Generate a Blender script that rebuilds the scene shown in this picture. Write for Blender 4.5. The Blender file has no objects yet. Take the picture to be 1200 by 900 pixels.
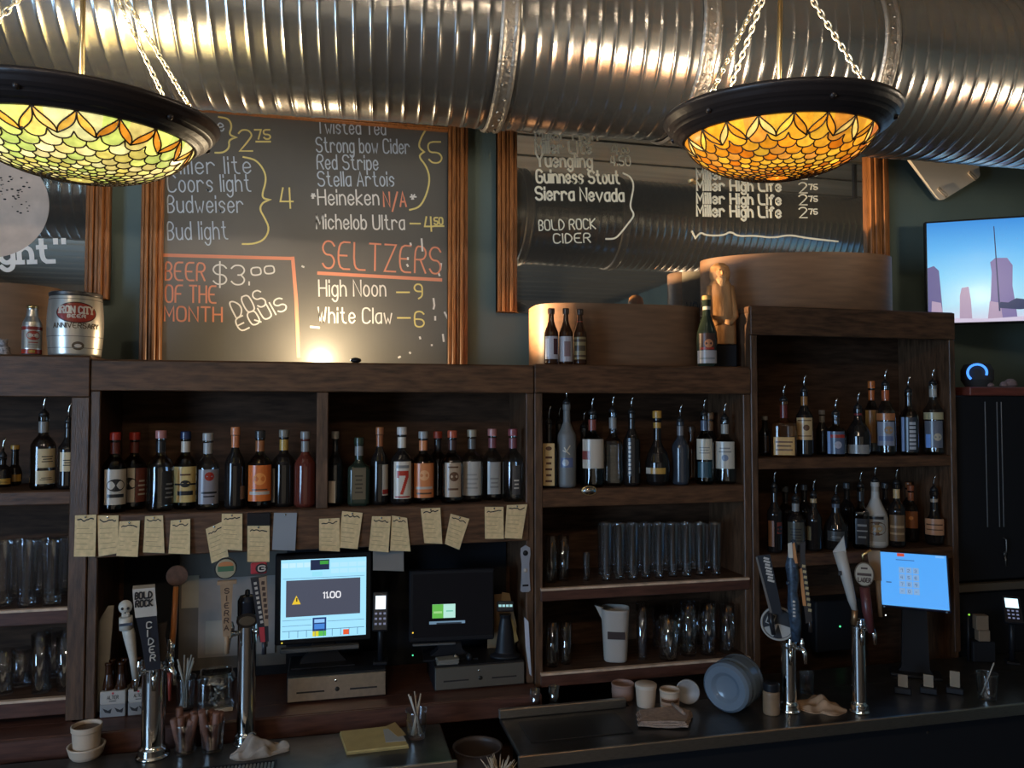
import bpy, math, random
from mathutils import Vector, Matrix
random.seed(7)
S = bpy.context.scene
COL = S.collection
PI = math.pi
# ------------------------------------------------------------------ camera, world, lights
CAMZ = 1.9; YAW = math.radians(13.2); PITCH = math.radians(2.04); F = 900.0
cam = bpy.data.cameras.new('camera'); cam.sensor_width = 36.0; cam.lens = 36.0 * F / 1200.0
cam.clip_start = 0.02
camo = bpy.data.objects.new('camera', cam); COL.objects.link(camo)
camo.location = (0, 0, CAMZ); camo.rotation_euler = (PI / 2 + PITCH, 0, -YAW)
S.camera = camo
w = bpy.data.worlds.new('world'); S.world = w; w.use_nodes = True
w.node_tree.nodes['Background'].inputs[0].default_value = (0.5, 0.6, 0.8, 1)
w.node_tree.nodes['Background'].inputs[1].default_value = 0.02
S.view_settings.view_transform = 'Standard'; S.view_settings.look = 'None'
S.view_settings.exposure = 0.12; S.view_settings.gamma = 1.0; S.view_settings.use_curve_mapping = False
try:
    S.cycles.use_denoising = True
    S.cycles.sample_clamp_indirect = 4.0
    S.cycles.max_bounces = 10; S.cycles.transparent_max_bounces = 64
    S.cycles.caustics_reflective = False; S.cycles.caustics_refractive = False
except Exception:
    pass

def area(name, loc, rot, sx, sy, power, col):
    l = bpy.data.lights.new(name, 'AREA'); l.shape = 'RECTANGLE'; l.size = sx; l.size_y = sy
    l.energy = power; l.color = col
    o = bpy.data.objects.new(name, l); COL.objects.link(o); o.location = loc; o.rotation_euler = rot
    return o
def point(name, loc, power, col, r=0.03, parent=None):
    l = bpy.data.lights.new(name, 'POINT'); l.energy = power; l.color = col; l.shadow_soft_size = r
    o = bpy.data.objects.new(name, l); COL.objects.link(o); o.location = loc
    if parent: o.parent = parent
    return o
# daylight through the street windows behind the guest and the tall side window on the left
area('street_window_light', (0.6, -4.9, 1.45), (PI / 2, 0, 0), 6.0, 1.7, 14, (1.0, 0.87, 0.68))
area('side_window_light', (-4.35, -1.2, 1.75), (PI / 2, 0, -PI / 2), 2.5, 1.5, 230, (0.40, 0.66, 1.0))
# added warm fill points for the bar front, unseen above and behind the guest
for lx, ly, le in ((-1.9, -1.1, 48), (-0.7, -1.3, 48), (0.6, -1.1, 26)):
    point('front_fill_light', (lx, ly, 3.45), le, (1.0, 0.80, 0.58), .07)

# ------------------------------------------------------------------ pixel -> place helpers
_c, _s, _cp, _sp = math.cos(YAW), math.sin(YAW), math.cos(PITCH), math.sin(PITCH)
_f = Vector((_s * _cp, _c * _cp, _sp)); _r = Vector((_c, -_s, 0)); _u = Vector((-_s * _sp, -_c * _sp, _cp))
def ray(px, py): return _f + _r * ((px - 600) / F) + _u * ((450 - py) / F)
def at(px, py, Y):
    d = ray(px, py); t = Y / d.y
    return Vector((d.x * t, Y, CAMZ + d.z * t))
def atz(px, py, Z):
    d = ray(px, py); t = (Z - CAMZ) / d.z
    return Vector((d.x * t, d.y * t, Z))
def depth(p): return (Vector(p) - Vector((0, 0, CAMZ))).dot(_f)
def pxm(p): return depth(p) / F            # metres per pixel at a place
def face_cam(p): return -math.atan2(p[0], p[1])

# ------------------------------------------------------------------ mesh builder
def rotm(rx=0, ry=0, rz=0):
    return Matrix.Rotation(rz, 3, 'Z') @ Matrix.Rotation(ry, 3, 'Y') @ Matrix.Rotation(rx, 3, 'X')
class MB:
    def __init__(s): s.v = []; s.f = []; s.m = []; s.sm = []; s.col = None
    def add(s, vs, fs, mi=0, smooth=False):
        b = len(s.v); s.v += [tuple(v) for v in vs]
        for f in fs: s.f.append(tuple(b + i for i in f)); s.m.append(mi); s.sm.append(smooth)
        return s
    def box(s, c, d, R=None, mi=0, bev=0.0):
        x, y, z = d[0] / 2, d[1] / 2, d[2] / 2; c = Vector(c)
        if bev > 0:
            b = min(bev, x * .9, y * .9, z * .9); pts = []
            for sx in (-1, 1):
                for sy in (-1, 1):
                    for sz in (-1, 1):
                        pts += [(sx * (x - b), sy * (y - b), sz * z), (sx * (x - b), sy * y, sz * (z - b)), (sx * x, sy * (y - b), sz * (z - b))]
            def I(sx, sy, sz, k): return ((sx > 0) * 4 + (sy > 0) * 2 + (sz > 0)) * 3 + k
            fs = []
            for q in (-1, 1):
                fs.append([I(-1, -1, q, 0), I(1, -1, q, 0), I(1, 1, q, 0), I(-1, 1, q, 0)])
                fs.append([I(-1, q, -1, 1), I(1, q, -1, 1), I(1, q, 1, 1), I(-1, q, 1, 1)])
                fs.append([I(q, -1, -1, 2), I(q, 1, -1, 2), I(q, 1, 1, 2), I(q, -1, 1, 2)])
            for a in (-1, 1):
                for b2 in (-1, 1):
                    fs.append([I(-1, a, b2, 0), I(1, a, b2, 0), I(1, a, b2, 1), I(-1, a, b2, 1)])
                    fs.append([I(a, -1, b2, 0), I(a, 1, b2, 0), I(a, 1, b2, 2), I(a, -1, b2, 2)])
                    fs.append([I(a, b2, -1, 1), I(a, b2, 1, 1), I(a, b2, 1, 2), I(a, b2, -1, 2)])
                    for e in (-1, 1): fs.append([I(a, b2, e, 0), I(a, b2, e, 1), I(a, b2, e, 2)])
        else:
            pts = [(sx * x, sy * y, sz * z) for sx in (-1, 1) for sy in (-1, 1) for sz in (-1, 1)]
            fs = [(0, 1, 3, 2), (4, 6, 7, 5), (0, 4, 5, 1), (2, 3, 7, 6), (0, 2, 6, 4), (1, 5, 7, 3)]
        vs = [c + (R @ Vector(p) if R else Vector(p)) for p in pts]
        return s.add(vs, fs, mi)
    def bb(s, a, b, mi=0, bev=0.0):
        a = Vector(a); b = Vector(b)
        return s.box((a + b) / 2, [abs(b[i] - a[i]) for i in range(3)], None, mi, bev)
    def lathe(s, prof, n=24, c=(0, 0, 0), R=None, mi=0, smooth=True, sx=1.0, sy=1.0, sq=2.0, a0=0.0, a1=2 * PI, caps=True):
        if smooth:                       # holding rings, so that smooth shading stays true along straight walls
            q = [prof[0]]
            for (r0, z0), (r1, z1) in zip(prof, prof[1:]):
                L = math.hypot(r1 - r0, z1 - z0)
                if L > .010 and min(r0, r1) > .002:
                    e = min(.06, .003 / L + .02); q += [(r0 + (r1 - r0) * e, z0 + (z1 - z0) * e), (r1 + (r0 - r1) * e, z1 + (z0 - z1) * e)]
                q.append((r1, z1))
            prof = q
        c = Vector(c); full = abs(a1 - a0 - 2 * PI) < 1e-6; k = n if full else n + 1; vs = []
        for (r, z) in prof:
            for i in range(k):
                a = a0 + (a1 - a0) * i / n; ca, sa = math.cos(a), math.sin(a)
                if sq != 2.0:
                    q = (abs(ca) ** sq + abs(sa) ** sq) ** (-1.0 / sq); ca *= q; sa *= q
                p = Vector((r * ca * sx, r * sa * sy, z)); vs.append(c + (R @ p if R else p))
        fs = []
        for j in range(len(prof) - 1):
            for i in range(n):
                i2 = (i + 1) % k if full else i + 1
                fs.append((j * k + i, j * k + i2, (j + 1) * k + i2, (j + 1) * k + i))
        s.add(vs, fs, mi, smooth)
        if caps and full:
            b = len(s.v) - len(vs)
            for j, flip in ((0, True), (len(prof) - 1, False)):
                if prof[j][0] > 1e-5:
                    l = [b + j * k + i for i in range(k)]
                    s.f.append(tuple(reversed(l)) if flip else tuple(l)); s.m.append(mi); s.sm.append(False)
        return s
    def cyl(s, c, r, h, n=20, R=None, mi=0, r2=None):
        return s.lathe([(r, 0), (r if r2 is None else r2, h)], n, c, R, mi)
    def ball(s, c, r, n=14, sc=(1, 1, 1), R=None, mi=0):
        k = max(6, n // 2); prof = [(max(1e-6, math.sin(PI * j / k)) * r, -math.cos(PI * j / k) * r * sc[2]) for j in range(k + 1)]
        return s.lathe(prof, n, c, R, mi, True, sc[0], sc[1], caps=False)
    def tube(s, pts, r, n=8, mi=0, closed=False, smooth=True):
        pts = [Vector(p) for p in pts]; m = len(pts); vs = []
        rr = r if isinstance(r, (list, tuple)) else [r] * m
        up = Vector((0, 0, 1)); prev = None
        for i, p in enumerate(pts):
            if closed: t = pts[(i + 1) % m] - pts[i - 1]
            else: t = pts[min(i + 1, m - 1)] - pts[max(i - 1, 0)]
            if t.length < 1e-9: t = Vector((0, 0, 1))
            t.normalize()
            if prev is None:
                a = t.cross(up)
                if a.length < .05: a = t.cross(Vector((1, 0, 0)))
            else: a = prev - t * prev.dot(t)
            if a.length < 1e-6: a = t.orthogonal()
            a.normalize(); b = t.cross(a); prev = a
            for k in range(n):
                q = 2 * PI * k / n; vs.append(p + (a * math.cos(q) + b * math.sin(q)) * rr[i])
        fs = []
        for i in range(m if closed else m - 1):
            j = (i + 1) % m
            for k in range(n): fs.append((i * n + k, i * n + (k + 1) % n, j * n + (k + 1) % n, j * n + k))
        s.add(vs, fs, mi, smooth)
        if not closed:
            b = len(s.v) - len(vs)
            for l in ([b + k for k in reversed(range(n))], [b + (m - 1) * n + k for k in range(n)]):
                s.f.append(tuple(l)); s.m.append(mi); s.sm.append(False)
        return s
    def prism(s, poly, fn, t, mi=0):
        """poly of (u,v) -> fn(u,v,d): front d=0, back d=t"""
        n = len(poly); vs = [fn(u, v, 0) for u, v in poly] + [fn(u, v, t) for u, v in poly]
        fs = [tuple(range(n)), tuple(reversed(range(n, 2 * n)))] + [(i, n + i, n + (i + 1) % n, (i + 1) % n) for i in range(n)]
        return s.add(vs, fs, mi)
    def grid(s, fn, nu, nv, mi=0, smooth=True):
        vs = [fn(i / nu, j / nv) for j in range(nv + 1) for i in range(nu + 1)]
        fs = [(j * (nu + 1) + i, j * (nu + 1) + i + 1, (j + 1) * (nu + 1) + i + 1, (j + 1) * (nu + 1) + i) for j in range(nv) for i in range(nu)]
        return s.add(vs, fs, mi, smooth)
    def build(s, name, mat, parent=None, loc=None, rz=0.0, fix=True):
        me = bpy.data.meshes.new(name); me.from_pydata(s.v, [], s.f)
        ms = mat if isinstance(mat, (list, tuple)) else [mat]
        for m in ms: me.materials.append(m)
        if len(ms) > 1: me.polygons.foreach_set('material_index', s.m)
        me.polygons.foreach_set('use_smooth', s.sm)
        if s.col:
            ca = me.color_attributes.new('tint', 'FLOAT_COLOR', 'CORNER'); i = 0
            for p, cc in zip(me.polygons, s.col):
                for k in range(p.loop_total): ca.data[i].color = (cc[0], cc[1], cc[2], 1); i += 1
        if fix:
            import bmesh
            bm = bmesh.new(); bm.from_mesh(me); bmesh.ops.recalc_face_normals(bm, faces=bm.faces); bm.to_mesh(me); bm.free()
        me.update()
        o = bpy.data.objects.new(name, me); COL.objects.link(o)
        if parent: o.parent = parent
        if loc is not None: o.location = loc
        o.rotation_euler.z = rz
        return o
def tag(o, label, cat, group=None):
    o['label'] = label; o['category'] = cat
    if group: o['group'] = group
    return o
def thing(name, label, cat, loc=(0, 0, 0), rz=0.0, group=None, rot=None):
    o = bpy.data.objects.new(name, None); COL.objects.link(o); o.empty_display_size = .05
    o.location = loc; o.rotation_euler = rot if rot else (0, 0, rz)
    return tag(o, label, cat, group)
def struct(o): o['kind'] = 'structure'; return o
def dup(root, loc, rz, label=None):
    r = root.copy(); COL.objects.link(r); r.location = loc; r.rotation_euler = (0, 0, rz)
    if label: r['label'] = label
    for ch in list(root.children):
        c = ch.copy(); COL.objects.link(c); c.parent = r
        for g in list(ch.children):
            d = g.copy(); COL.objects.link(d); d.parent = c
    return r

# ------------------------------------------------------------------ materials
_M = {}
def nt(name):
    m = bpy.data.materials.new(name); m.use_nodes = True
    t = m.node_tree; return m, t, t.nodes['Principled BSDF']
def mat(name, col, rough=.5, metal=0.0, trans=0.0, ior=1.45, emit=None, es=0.0, var=0.0, vs=30.0, bump=0.0, bs=60.0, stretch=(1, 1, 1), spec=None, coat=0.0):
    if name in _M: return _M[name]
    m, t, b = nt(name); col = tuple(col) + (1,)
    b.inputs['Base Color'].default_value = col; b.inputs['Roughness'].default_value = rough
    b.inputs['Metallic'].default_value = metal; b.inputs['IOR'].default_value = ior
    b.inputs['Transmission Weight'].default_value = trans
    if spec is not None: b.inputs['Specular IOR Level'].default_value = spec
    if coat: b.inputs['Coat Weight'].default_value = coat
    if emit: b.inputs['Emission Color'].default_value = tuple(emit) + (1,); b.inputs['Emission Strength'].default_value = es
    if var or bump:
        tc = t.nodes.new('ShaderNodeTexCoord'); mp = t.nodes.new('ShaderNodeMapping'); mp.inputs['Scale'].default_value = stretch
        t.links.new(tc.outputs['Object'], mp.inputs['Vector'])
    if var:
        n = t.nodes.new('ShaderNodeTexNoise'); n.inputs['Scale'].default_value = vs; n.inputs['Detail'].default_value = 5
        r = t.nodes.new('ShaderNodeValToRGB')
        r.color_ramp.elements[0].position = .3; r.color_ramp.elements[1].position = .72
        r.color_ramp.elements[0].color = tuple(max(0, x * (1 - var)) for x in col[:3]) + (1,)
        r.color_ramp.elements[1].color = tuple(min(1, x * (1 + var)) for x in col[:3]) + (1,)
        t.links.new(mp.outputs['Vector'], n.inputs['Vector']); t.links.new(n.outputs['Fac'], r.inputs['Fac'])
        t.links.new(r.outputs['Color'], b.inputs['Base Color'])
    if bump:
        n2 = t.nodes.new('ShaderNodeTexNoise'); n2.inputs['Scale'].default_value = bs; n2.inputs['Detail'].default_value = 4
        bp = t.nodes.new('ShaderNodeBump'); bp.inputs['Strength'].default_value = bump; bp.inputs['Distance'].default_value = .01
        t.links.new(mp.outputs['Vector'], n2.inputs['Vector']); t.links.new(n2.outputs['Fac'], bp.inputs['Height'])
        t.links.new(bp.outputs['Normal'], b.inputs['Normal'])
    _M[name] = m; return m
def glow(name, col, st=1.0):
    return mat(name, (0.01, 0.01, 0.01), .3, emit=col, es=st)
def paint(col, rough=.5):
    return mat('paint_%02x%02x%02x_%d' % (int(col[0] * 255), int(col[1] * 255), int(col[2] * 255), int(rough * 100)), col, rough)
def srgb(r, g, b):
    return tuple(((c / 255) / 12.92 if c / 255 <= .04045 else ((c / 255 + .055) / 1.055) ** 2.4) for c in (r, g, b))
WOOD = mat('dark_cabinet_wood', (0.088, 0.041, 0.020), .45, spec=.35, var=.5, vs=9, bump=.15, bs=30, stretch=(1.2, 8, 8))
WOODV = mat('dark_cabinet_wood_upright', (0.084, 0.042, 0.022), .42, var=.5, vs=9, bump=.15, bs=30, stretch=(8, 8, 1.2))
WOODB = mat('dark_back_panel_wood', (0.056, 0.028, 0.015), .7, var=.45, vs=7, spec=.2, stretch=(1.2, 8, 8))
LEDGE = mat('reddish_ledge_wood', (0.075, 0.030, 0.020), .4, var=.4, vs=9, stretch=(1, 8, 8))
RAW = mat('worn_shelf_edge', (0.55, 0.38, 0.26), .5, var=.3, vs=20)
FRAMEW = mat('oak_frame_wood', (0.30, 0.115, 0.035), .38, var=.45, vs=14, stretch=(9, 9, .8), bump=.1)
TAN = mat('bent_plywood', (0.155, 0.078, 0.038), .5, var=.22, vs=6, stretch=(1, 1, 7))
BLACK = mat('black_plastic', (0.010, 0.010, 0.012), .4, spec=.3)
BLACKM = mat('black_matte', (0.009, 0.009, 0.011), .7, spec=.25)
STEEL = mat('brushed_steel', (0.42, 0.39, 0.35), .35, 1.0, var=.15, vs=40, stretch=(1, 10, 10))
CHROME = mat('polished_chrome', (0.75, 0.74, 0.72), .09, 1.0)
BRONZE = mat('dark_bronze', (0.030, 0.022, 0.020), .38, .3, bump=.1, bs=40)
BRASS = mat('antique_brass', (0.62, 0.46, 0.22), .3, 1.0)
CHAIN = mat('pale_brass_chain', (0.80, 0.70, 0.50), .3, .85)
def thin_glass(name, tint, gl=.95, rough=.03, ior=1.5, streak=0.0):
    """thin-walled glass: sees through with a tint, mirrors by Fresnel"""
    m = bpy.data.materials.new(name); m.use_nodes = True; t = m.node_tree; t.nodes.remove(t.nodes['Principled BSDF'])
    o = t.nodes['Material Output']; mx = t.nodes.new('ShaderNodeMixShader'); tr = t.nodes.new('ShaderNodeBsdfTransparent'); g = t.nodes.new('ShaderNodeBsdfGlossy'); lw = t.nodes.new('ShaderNodeLayerWeight'); pw = t.nodes.new('ShaderNodeMath'); f = t.nodes.new('ShaderNodeMath')
    tr.inputs[0].default_value = tuple(tint) + (1,); g.inputs['Color'].default_value = (gl, gl, gl, 1); g.inputs['Roughness'].default_value = rough; lw.inputs['Blend'].default_value = .5; pw.operation = 'POWER'; pw.inputs[1].default_value = 3.2; f.operation = 'MULTIPLY_ADD'; f.inputs[1].default_value = .85; f.inputs[2].default_value = ((ior - 1) / (ior + 1)) ** 2
    t.links.new(lw.outputs['Facing'], pw.inputs[0]); t.links.new(pw.outputs[0], f.inputs[0])
    t.links.new(f.outputs[0], mx.inputs[0]); t.links.new(tr.outputs[0], mx.inputs[1]); t.links.new(g.outputs[0], mx.inputs[2]); t.links.new(mx.outputs[0], o.inputs[0])
    _M[name] = m; return m
CLEAR = thin_glass('clear_glass', (0.92, 0.93, 0.94), ior=2.1)
CLEARB = thin_glass('clear_spirit_bottle_glass', (0.66, 0.70, 0.72), ior=1.6)
SMOKE = thin_glass('smoky_liquor_glass', (0.42, 0.40, 0.38), ior=1.55)
AMBER = mat('amber_liquor_glass', (0.13, 0.045, 0.012), .04, trans=.7)
DARKG = mat('dark_bottle_glass', (0.012, 0.009, 0.008), .06)
GREENG = mat('green_bottle_glass', (0.02, 0.028, 0.018), .08)
REDLIQ = mat('red_brown_liquor_glass', (0.10, 0.022, 0.014), .08)
FROST = mat('frosted_glass', (0.13, 0.13, 0.125), .45)
WHITEB = mat('white_bottle_coating', (0.42, 0.39, 0.35), .45)
BROWNG = mat('brown_beer_glass', (0.035, 0.012, 0.005), .06)
PAPERY = mat('yellow_slip_paper', (0.66, 0.48, 0.25), .8, var=.14, vs=60)
PAPERW = mat('white_paper', (0.48, 0.43, 0.37), .8, var=.08, vs=40)
PAPERB = mat('blue_grey_paper', (0.25, 0.26, 0.28), .8)
INK = mat('black_ink', (0.015, 0.012, 0.012), .6)
CUP = mat('cream_plastic', (0.50, 0.38, 0.28), .45)

# ------------------------------------------------------------------ stroke lettering
G = {'A': '022842,1434', 'B': '02082837362505,2534332202', 'C': '4738180703123243', 'D': '02082846442202', 'E': '42020848,0535', 'F': '020848,0535',
 'G': '47381807031232434525', 'H': '0208,4248,0545', 'I': '2228', 'J': '4843321203', 'K': '0208,480542', 'L': '080242', 'M': '0208244842', 'N': '02084248',
 'O': '180703123243473818', 'P': '02083847463505', 'Q': '180703123243473818,2442', 'R': '02083847463505,2542', 'S': '473818070615354443321203', 'T': '0848,2822',
 'U': '080312324348', 'V': '082248', 'W': '0812263248', 'X': '0248,0842', 'Y': '082548,2522', 'Z': '08480242',
 'a': '36160503122233,3632', 'b': '0802,0516263533221203', 'c': '3526160503122233', 'd': '3832,3526160503122233', 'e': '04343526160503122233', 'f': '37281712,0626',
 'g': '3526160503122233,3631201001', 'h': '0802,0516263532', 'i': '1612,1718', 'j': '26211001,2728', 'k': '0802,360432', 'l': '1812', 'm': '0602,05162522,25364542',
 'n': '0602,0516263532', 'o': '160503122233352616', 'p': '0600,0516263533221203', 'q': '3630,3526160503122233', 'r': '0602,05162635', 's': '3526160514243322120312', 't': '18132232,0626',
 'u': '0603122233,3632', 'v': '062246', 'w': '0612243246', 'x': '0632,0236', 'y': '0622,4610', 'z': '06360232',
 '0': '180703123243473818', '1': '172822', '2': '07183847460242', '3': '07183847463525,354443321203', '4': '180444,3832', '5': '480805354443321203',
 '6': '4738180703123243443505', '7': '084822', '8': '180706153546473818,1504031232434435', '9': '45150607183847464322', '.': '1213', '-': '0545', '*': '0646,1824,3814',
 '/': '0048', '$': '473818070615354443321203,2921', '"': '0807,2827', "'": '1817', '!': '1814,1213', ':': '1213,1516', '{': '3827162504142332', '&': '4206173645130313'}
def glyph(ch):
    out = []; wd = 0
    for pl in G.get(ch, '').split(','):
        p = [(float(pl[i]), float(pl[i + 1]) - 2) for i in range(0, len(pl) - 1, 2)]
        if p: out.append(p); wd = max(wd, max(q[0] for q in p))
    return out, wd
def chaikin(p, it=2):
    for _ in range(it):
        q = [p[0]]
        for i in range(1, len(p) - 1):
            a, b, c = Vector(p[i - 1]), Vector(p[i]), Vector(p[i + 1]); d1, d2 = b - a, c - b
            if d1.length > 1e-9 and d2.length > 1e-9 and d1.angle(d2) < math.radians(100):
                q += [tuple(b - d1 * .25), tuple(b + d2 * .25)]
            else: q.append(p[i])
        q.append(p[-1]); p = q
    return p
def strokes(text, serif=False):
    """polylines in units of cap height (cap = 1), plus the total width"""
    x = 0; out = []
    for ch in text:
        if ch == ' ': x += 2.6; continue
        g, wd = glyph(ch); lo = min([q[0] for pl in g for q in pl] or [0])
        for pl in g: out.append(chaikin([((q[0] - lo + x) / 6.0, q[1] / 6.0) for q in pl]))
        if serif:
            for pl in g:
                for q in (pl[0], pl[-1]):
                    if q[1] in (0.0,) : out.append([((q[0] - lo + x - .9) / 6, 0), ((q[0] - lo + x + .9) / 6, 0)])
        x += (wd - lo) + 1.5
    return out, max(.1, (x - 1.5) / 6.0)
_rk = [0]
def dense(pl, step):
    o = [pl[0]]
    for a, b in zip(pl, pl[1:]):
        n = max(1, int(math.hypot(b[0] - a[0], b[1] - a[1]) / step))
        o += [(a[0] + (b[0] - a[0]) * i / n, a[1] + (b[1] - a[1]) * i / n) for i in range(1, n + 1)]
    return o
def ribbon(mb, pl, fn, wd, t, mi=0):
    """thin raised stroke with mitred corners: fn(u,v,d) maps the flat plane to the place"""
    P = [Vector(p) for p in pl]; Q = [P[0]]
    for p in P[1:]:
        if (p - Q[-1]).length > 1e-6: Q.append(p)
    if len(Q) == 1: Q.append(Q[0] + Vector((wd * .6, 0)))
    d0 = (Q[1] - Q[0]).normalized(); d1 = (Q[-1] - Q[-2]).normalized()
    Q[0] = Q[0] - d0 * wd * .3; Q[-1] = Q[-1] + d1 * wd * .3
    _rk[0] += 1; lift = t * .12 * (_rk[0] % 6); n = len(Q); vs = []
    for i, q in enumerate(Q):
        a = (Q[i] - Q[i - 1]).normalized() if i else (Q[1] - Q[0]).normalized()
        b = (Q[i + 1] - Q[i]).normalized() if i < n - 1 else a
        m = a + b
        m = m.normalized() if m.length > .35 else b
        o = Vector((-m.y, m.x)) * wd * .5 / max(.6, m.dot(b))
        for (w, dd) in ((q + o, -lift), (q - o, -lift), (q - o, t), (q + o, t)): vs.append(fn(w.x, w.y, dd))
    fs = [(0, 1, 2, 3), (4 * n - 1, 4 * n - 2, 4 * n - 3, 4 * n - 4)]
    for i in range(n - 1):
        for k in range(4): fs.append((4 * i + k, 4 * i + (k + 1) % 4, 4 * i + 4 + (k + 1) % 4, 4 * i + 4 + k))
    mb.add(vs, fs, mi)
def write(mb, text, p0, ux, uy, width, cap, wd, dn, t=.0008, mi=0, serif=False, wob=0.0):
    """p0 baseline start; ux,uy unit vectors on the surface; dn = outward normal"""
    st, tw = strokes(text, serif); k = width / tw
    p0 = Vector(p0)
    fn = lambda u, v, d: p0 + ux * u + uy * v + dn * (t - d)
    for pl in st: ribbon(mb, [(q[0] * k, q[1] * cap) for q in pl], fn, wd, t, mi)
def cyl_fn(R, z0, out=.0006, cx=0.0):
    """u along the arc (0 at the front, -Y), v height"""
    return lambda u, v, d: Vector(((R + out - d) * math.sin(u / R), -(R + out - d) * math.cos(u / R), z0 + v))
def write_cyl(mb, text, R, z, width, cap, wd, mi=0, u0=None, t=.0006, serif=False):
    st, tw = strokes(text, serif); k = width / tw; fn = cyl_fn(R, z, t)
    if u0 is None: u0 = -width / 2
    for pl in st: ribbon(mb, [(u0 + q[0] * k, q[1] * cap) for q in pl], fn, wd, t, mi)
# ================================================================== SETTING
GREEN = mat('dark_green_wall_paint', (0.125, 0.168, 0.150), .6, var=.12, vs=3, bump=.05, bs=120)
ROOMW = mat('far_room_wall_paint', (0.16, 0.13, 0.10), .8, var=.1, vs=2)
CEIL = mat('ceiling_boards', (0.14, 0.135, 0.12), .7, var=.25, vs=3, stretch=(.4, 6, 1))
FLOORM = mat('dark_floor_boards', (0.05, 0.03, 0.02), .5, var=.4, vs=4, stretch=(8, .8, 1))
RX0, RX1, RY0, RY1, RZ1 = -4.5, 4.7, -5.0, 3.7, 3.75
struct(MB().bb((RX0, RY1, 0), (RX1, RY1 + .1, RZ1)).build('wall_back', GREEN))
struct(MB().bb((RX0, RY0 - .1, -.1), (RX1, RY1 + .1, 0)).build('floor', FLOORM))
mb = MB().bb((RX0, RY0 - .1, RZ1), (RX1, RY1 + .1, RZ1 + .1))
for i in range(22):
    y = RY0 + .2 + i * .4; mb.bb((RX0, y - .012, RZ1 - .012), (RX1, y + .012, RZ1 + .01))
struct(mb.build('ceiling', CEIL))
struct(MB().bb((RX1, RY0, 0), (RX1 + .1, RY1, RZ1)).build('wall_right', GREEN))
# left wall with the tall window, front wall with the street windows
def wall_hole(name, x_is, pos, a0, a1, h0, h1, lo, hi, m):
    mb = MB()
    def bb(p, q, z0, z1):
        if x_is: mb.bb((pos, p, z0), (pos - .1, q, z1))
        else: mb.bb((p, pos, z0), (q, pos - .1, z1))
    bb(lo, a0, 0, RZ1); bb(a1, hi, 0, RZ1); bb(a0, a1, 0, h0); bb(a0, a1, h1, RZ1)
    return struct(mb.build(name, m))
wall_hole('wall_left', True, RX0, -3.4, 1.0, .7, 2.8, RY0, RY1, ROOMW)
wall_hole('wall_front', False, RY0, -2.5, 3.7, .5, 2.4, RX0, RX1, ROOMW)
def window(name, x_is, pos, a0, a1, h0, h1, nd):
    mb = MB(); g = MB(); t = .05
    def bb(b, p, q, z0, z1, th):
        if x_is: b.bb((pos - .05 - th, p, z0), (pos - .05 + th, q, z1))
        else: b.bb((p, pos - .05 - th, z0), (q, pos - .05 + th, z1))
    bb(mb, a0, a1, h0, h0 + t, .04); bb(mb, a0, a1, h1 - t, h1, .04)
    for i in range(nd + 1):
        p = a0 + (a1 - a0 - t) * i / nd; bb(mb, p, p + t, h0, h1, .04)
    o = struct(mb.build(name, BLACKM)); bb(g, a0, a1, h0, h1, .004); g.build('pane', CLEAR, o)
window('window_1', True, RX0, -3.4, 1.0, .7, 2.8, 4)
window('window_2', False, RY0, -2.5, 3.7, .5, 2.4, 4)

# ================================================================== DUCT
DUCTM = mat('painted_spiral_duct', (0.32, 0.315, 0.30), .24, .92, var=.12, vs=4, bump=.12, bs=14)
def make_duct():
    R = .30; L0, L1 = -3.4, 4.3; n = 64; P = .050
    offs = [0, .0022, .0048, .0075, .0100, .021, .032, .043]; hs = [0, .0014, .0020, .0014, 0, -.0002, -.0004, -.0002]; m_ = len(offs)
    turns = int((L1 - L0) / P); nx = turns * m_; mb = MB(); vs = []
    for i in range(nx + 1):
        x0 = L0 + (i // m_) * P + offs[i % m_]; w_ = math.sin((i // m_) * 12.9) * .0005
        for k in range(n):
            a = 2 * PI * k / n; x = x0 + P * k / n
            r = R + hs[i % m_] + w_ + .0015 * math.sin(x * 6.1 + 3 * a) + .0018 * math.sin(x * 2.3 + 1.7 * math.sin(a)) + .0007 * math.sin(x * 31 + 5 * a)
            vs.append((x, r * math.cos(a), r * math.sin(a)))
    fs = []
    for i in range(nx - m_):
        for k in range(n):
            if k < n - 1: fs.append((i * n + k, i * n + k + 1, (i + 1) * n + k + 1, (i + 1) * n + k))
            else: fs.append((i * n + k, (i + m_) * n, (i + 1 + m_) * n, (i + 1) * n + k))
    mb.add(vs, fs, 0, True)
    return mb
DUCT_Y = lambda x: 2.49 - .036 * (x - .88)
DUCT_Z = 3.168
t = thing('spiral_duct', 'long round grey spiral-ribbed air duct hung in front of the menu boards', 'duct', (.88, 2.49, DUCT_Z), -math.atan(.036))
make_duct().build('duct_pipe', DUCTM, t)
for px in (604, 836, 1040):
    p = at(px, 100, 2.2); x = (p.x - .88)
    mb = MB(); prof = [(.301, -.03), (.310, -.026), (.312, -.018), (.306, -.012), (.306, .012), (.312, .018), (.310, .026), (.301, .03)]
    mb.lathe(prof, 60, (x, 0, 0), rotm(0, PI / 2, 0), caps=False)
    for k in range(40):
        a = 2 * PI * k / 40 + .02 * math.sin(k * 5)
        mb.ball((x + .008 * math.sin(k * 3.1), .307 * math.cos(a), .307 * math.sin(a)), .005, 6)
    mb.build('joint_band', mat('duct_sealant', (.30, .275, .24), .42, .85, bump=.5, bs=60), t)
for x in (-2.2, 2.9):
    MB().bb((x - .012, -.012, .29), (x + .012, .012, RZ1 - DUCT_Z)).build('hanger_strap', BLACKM, t)

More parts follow.
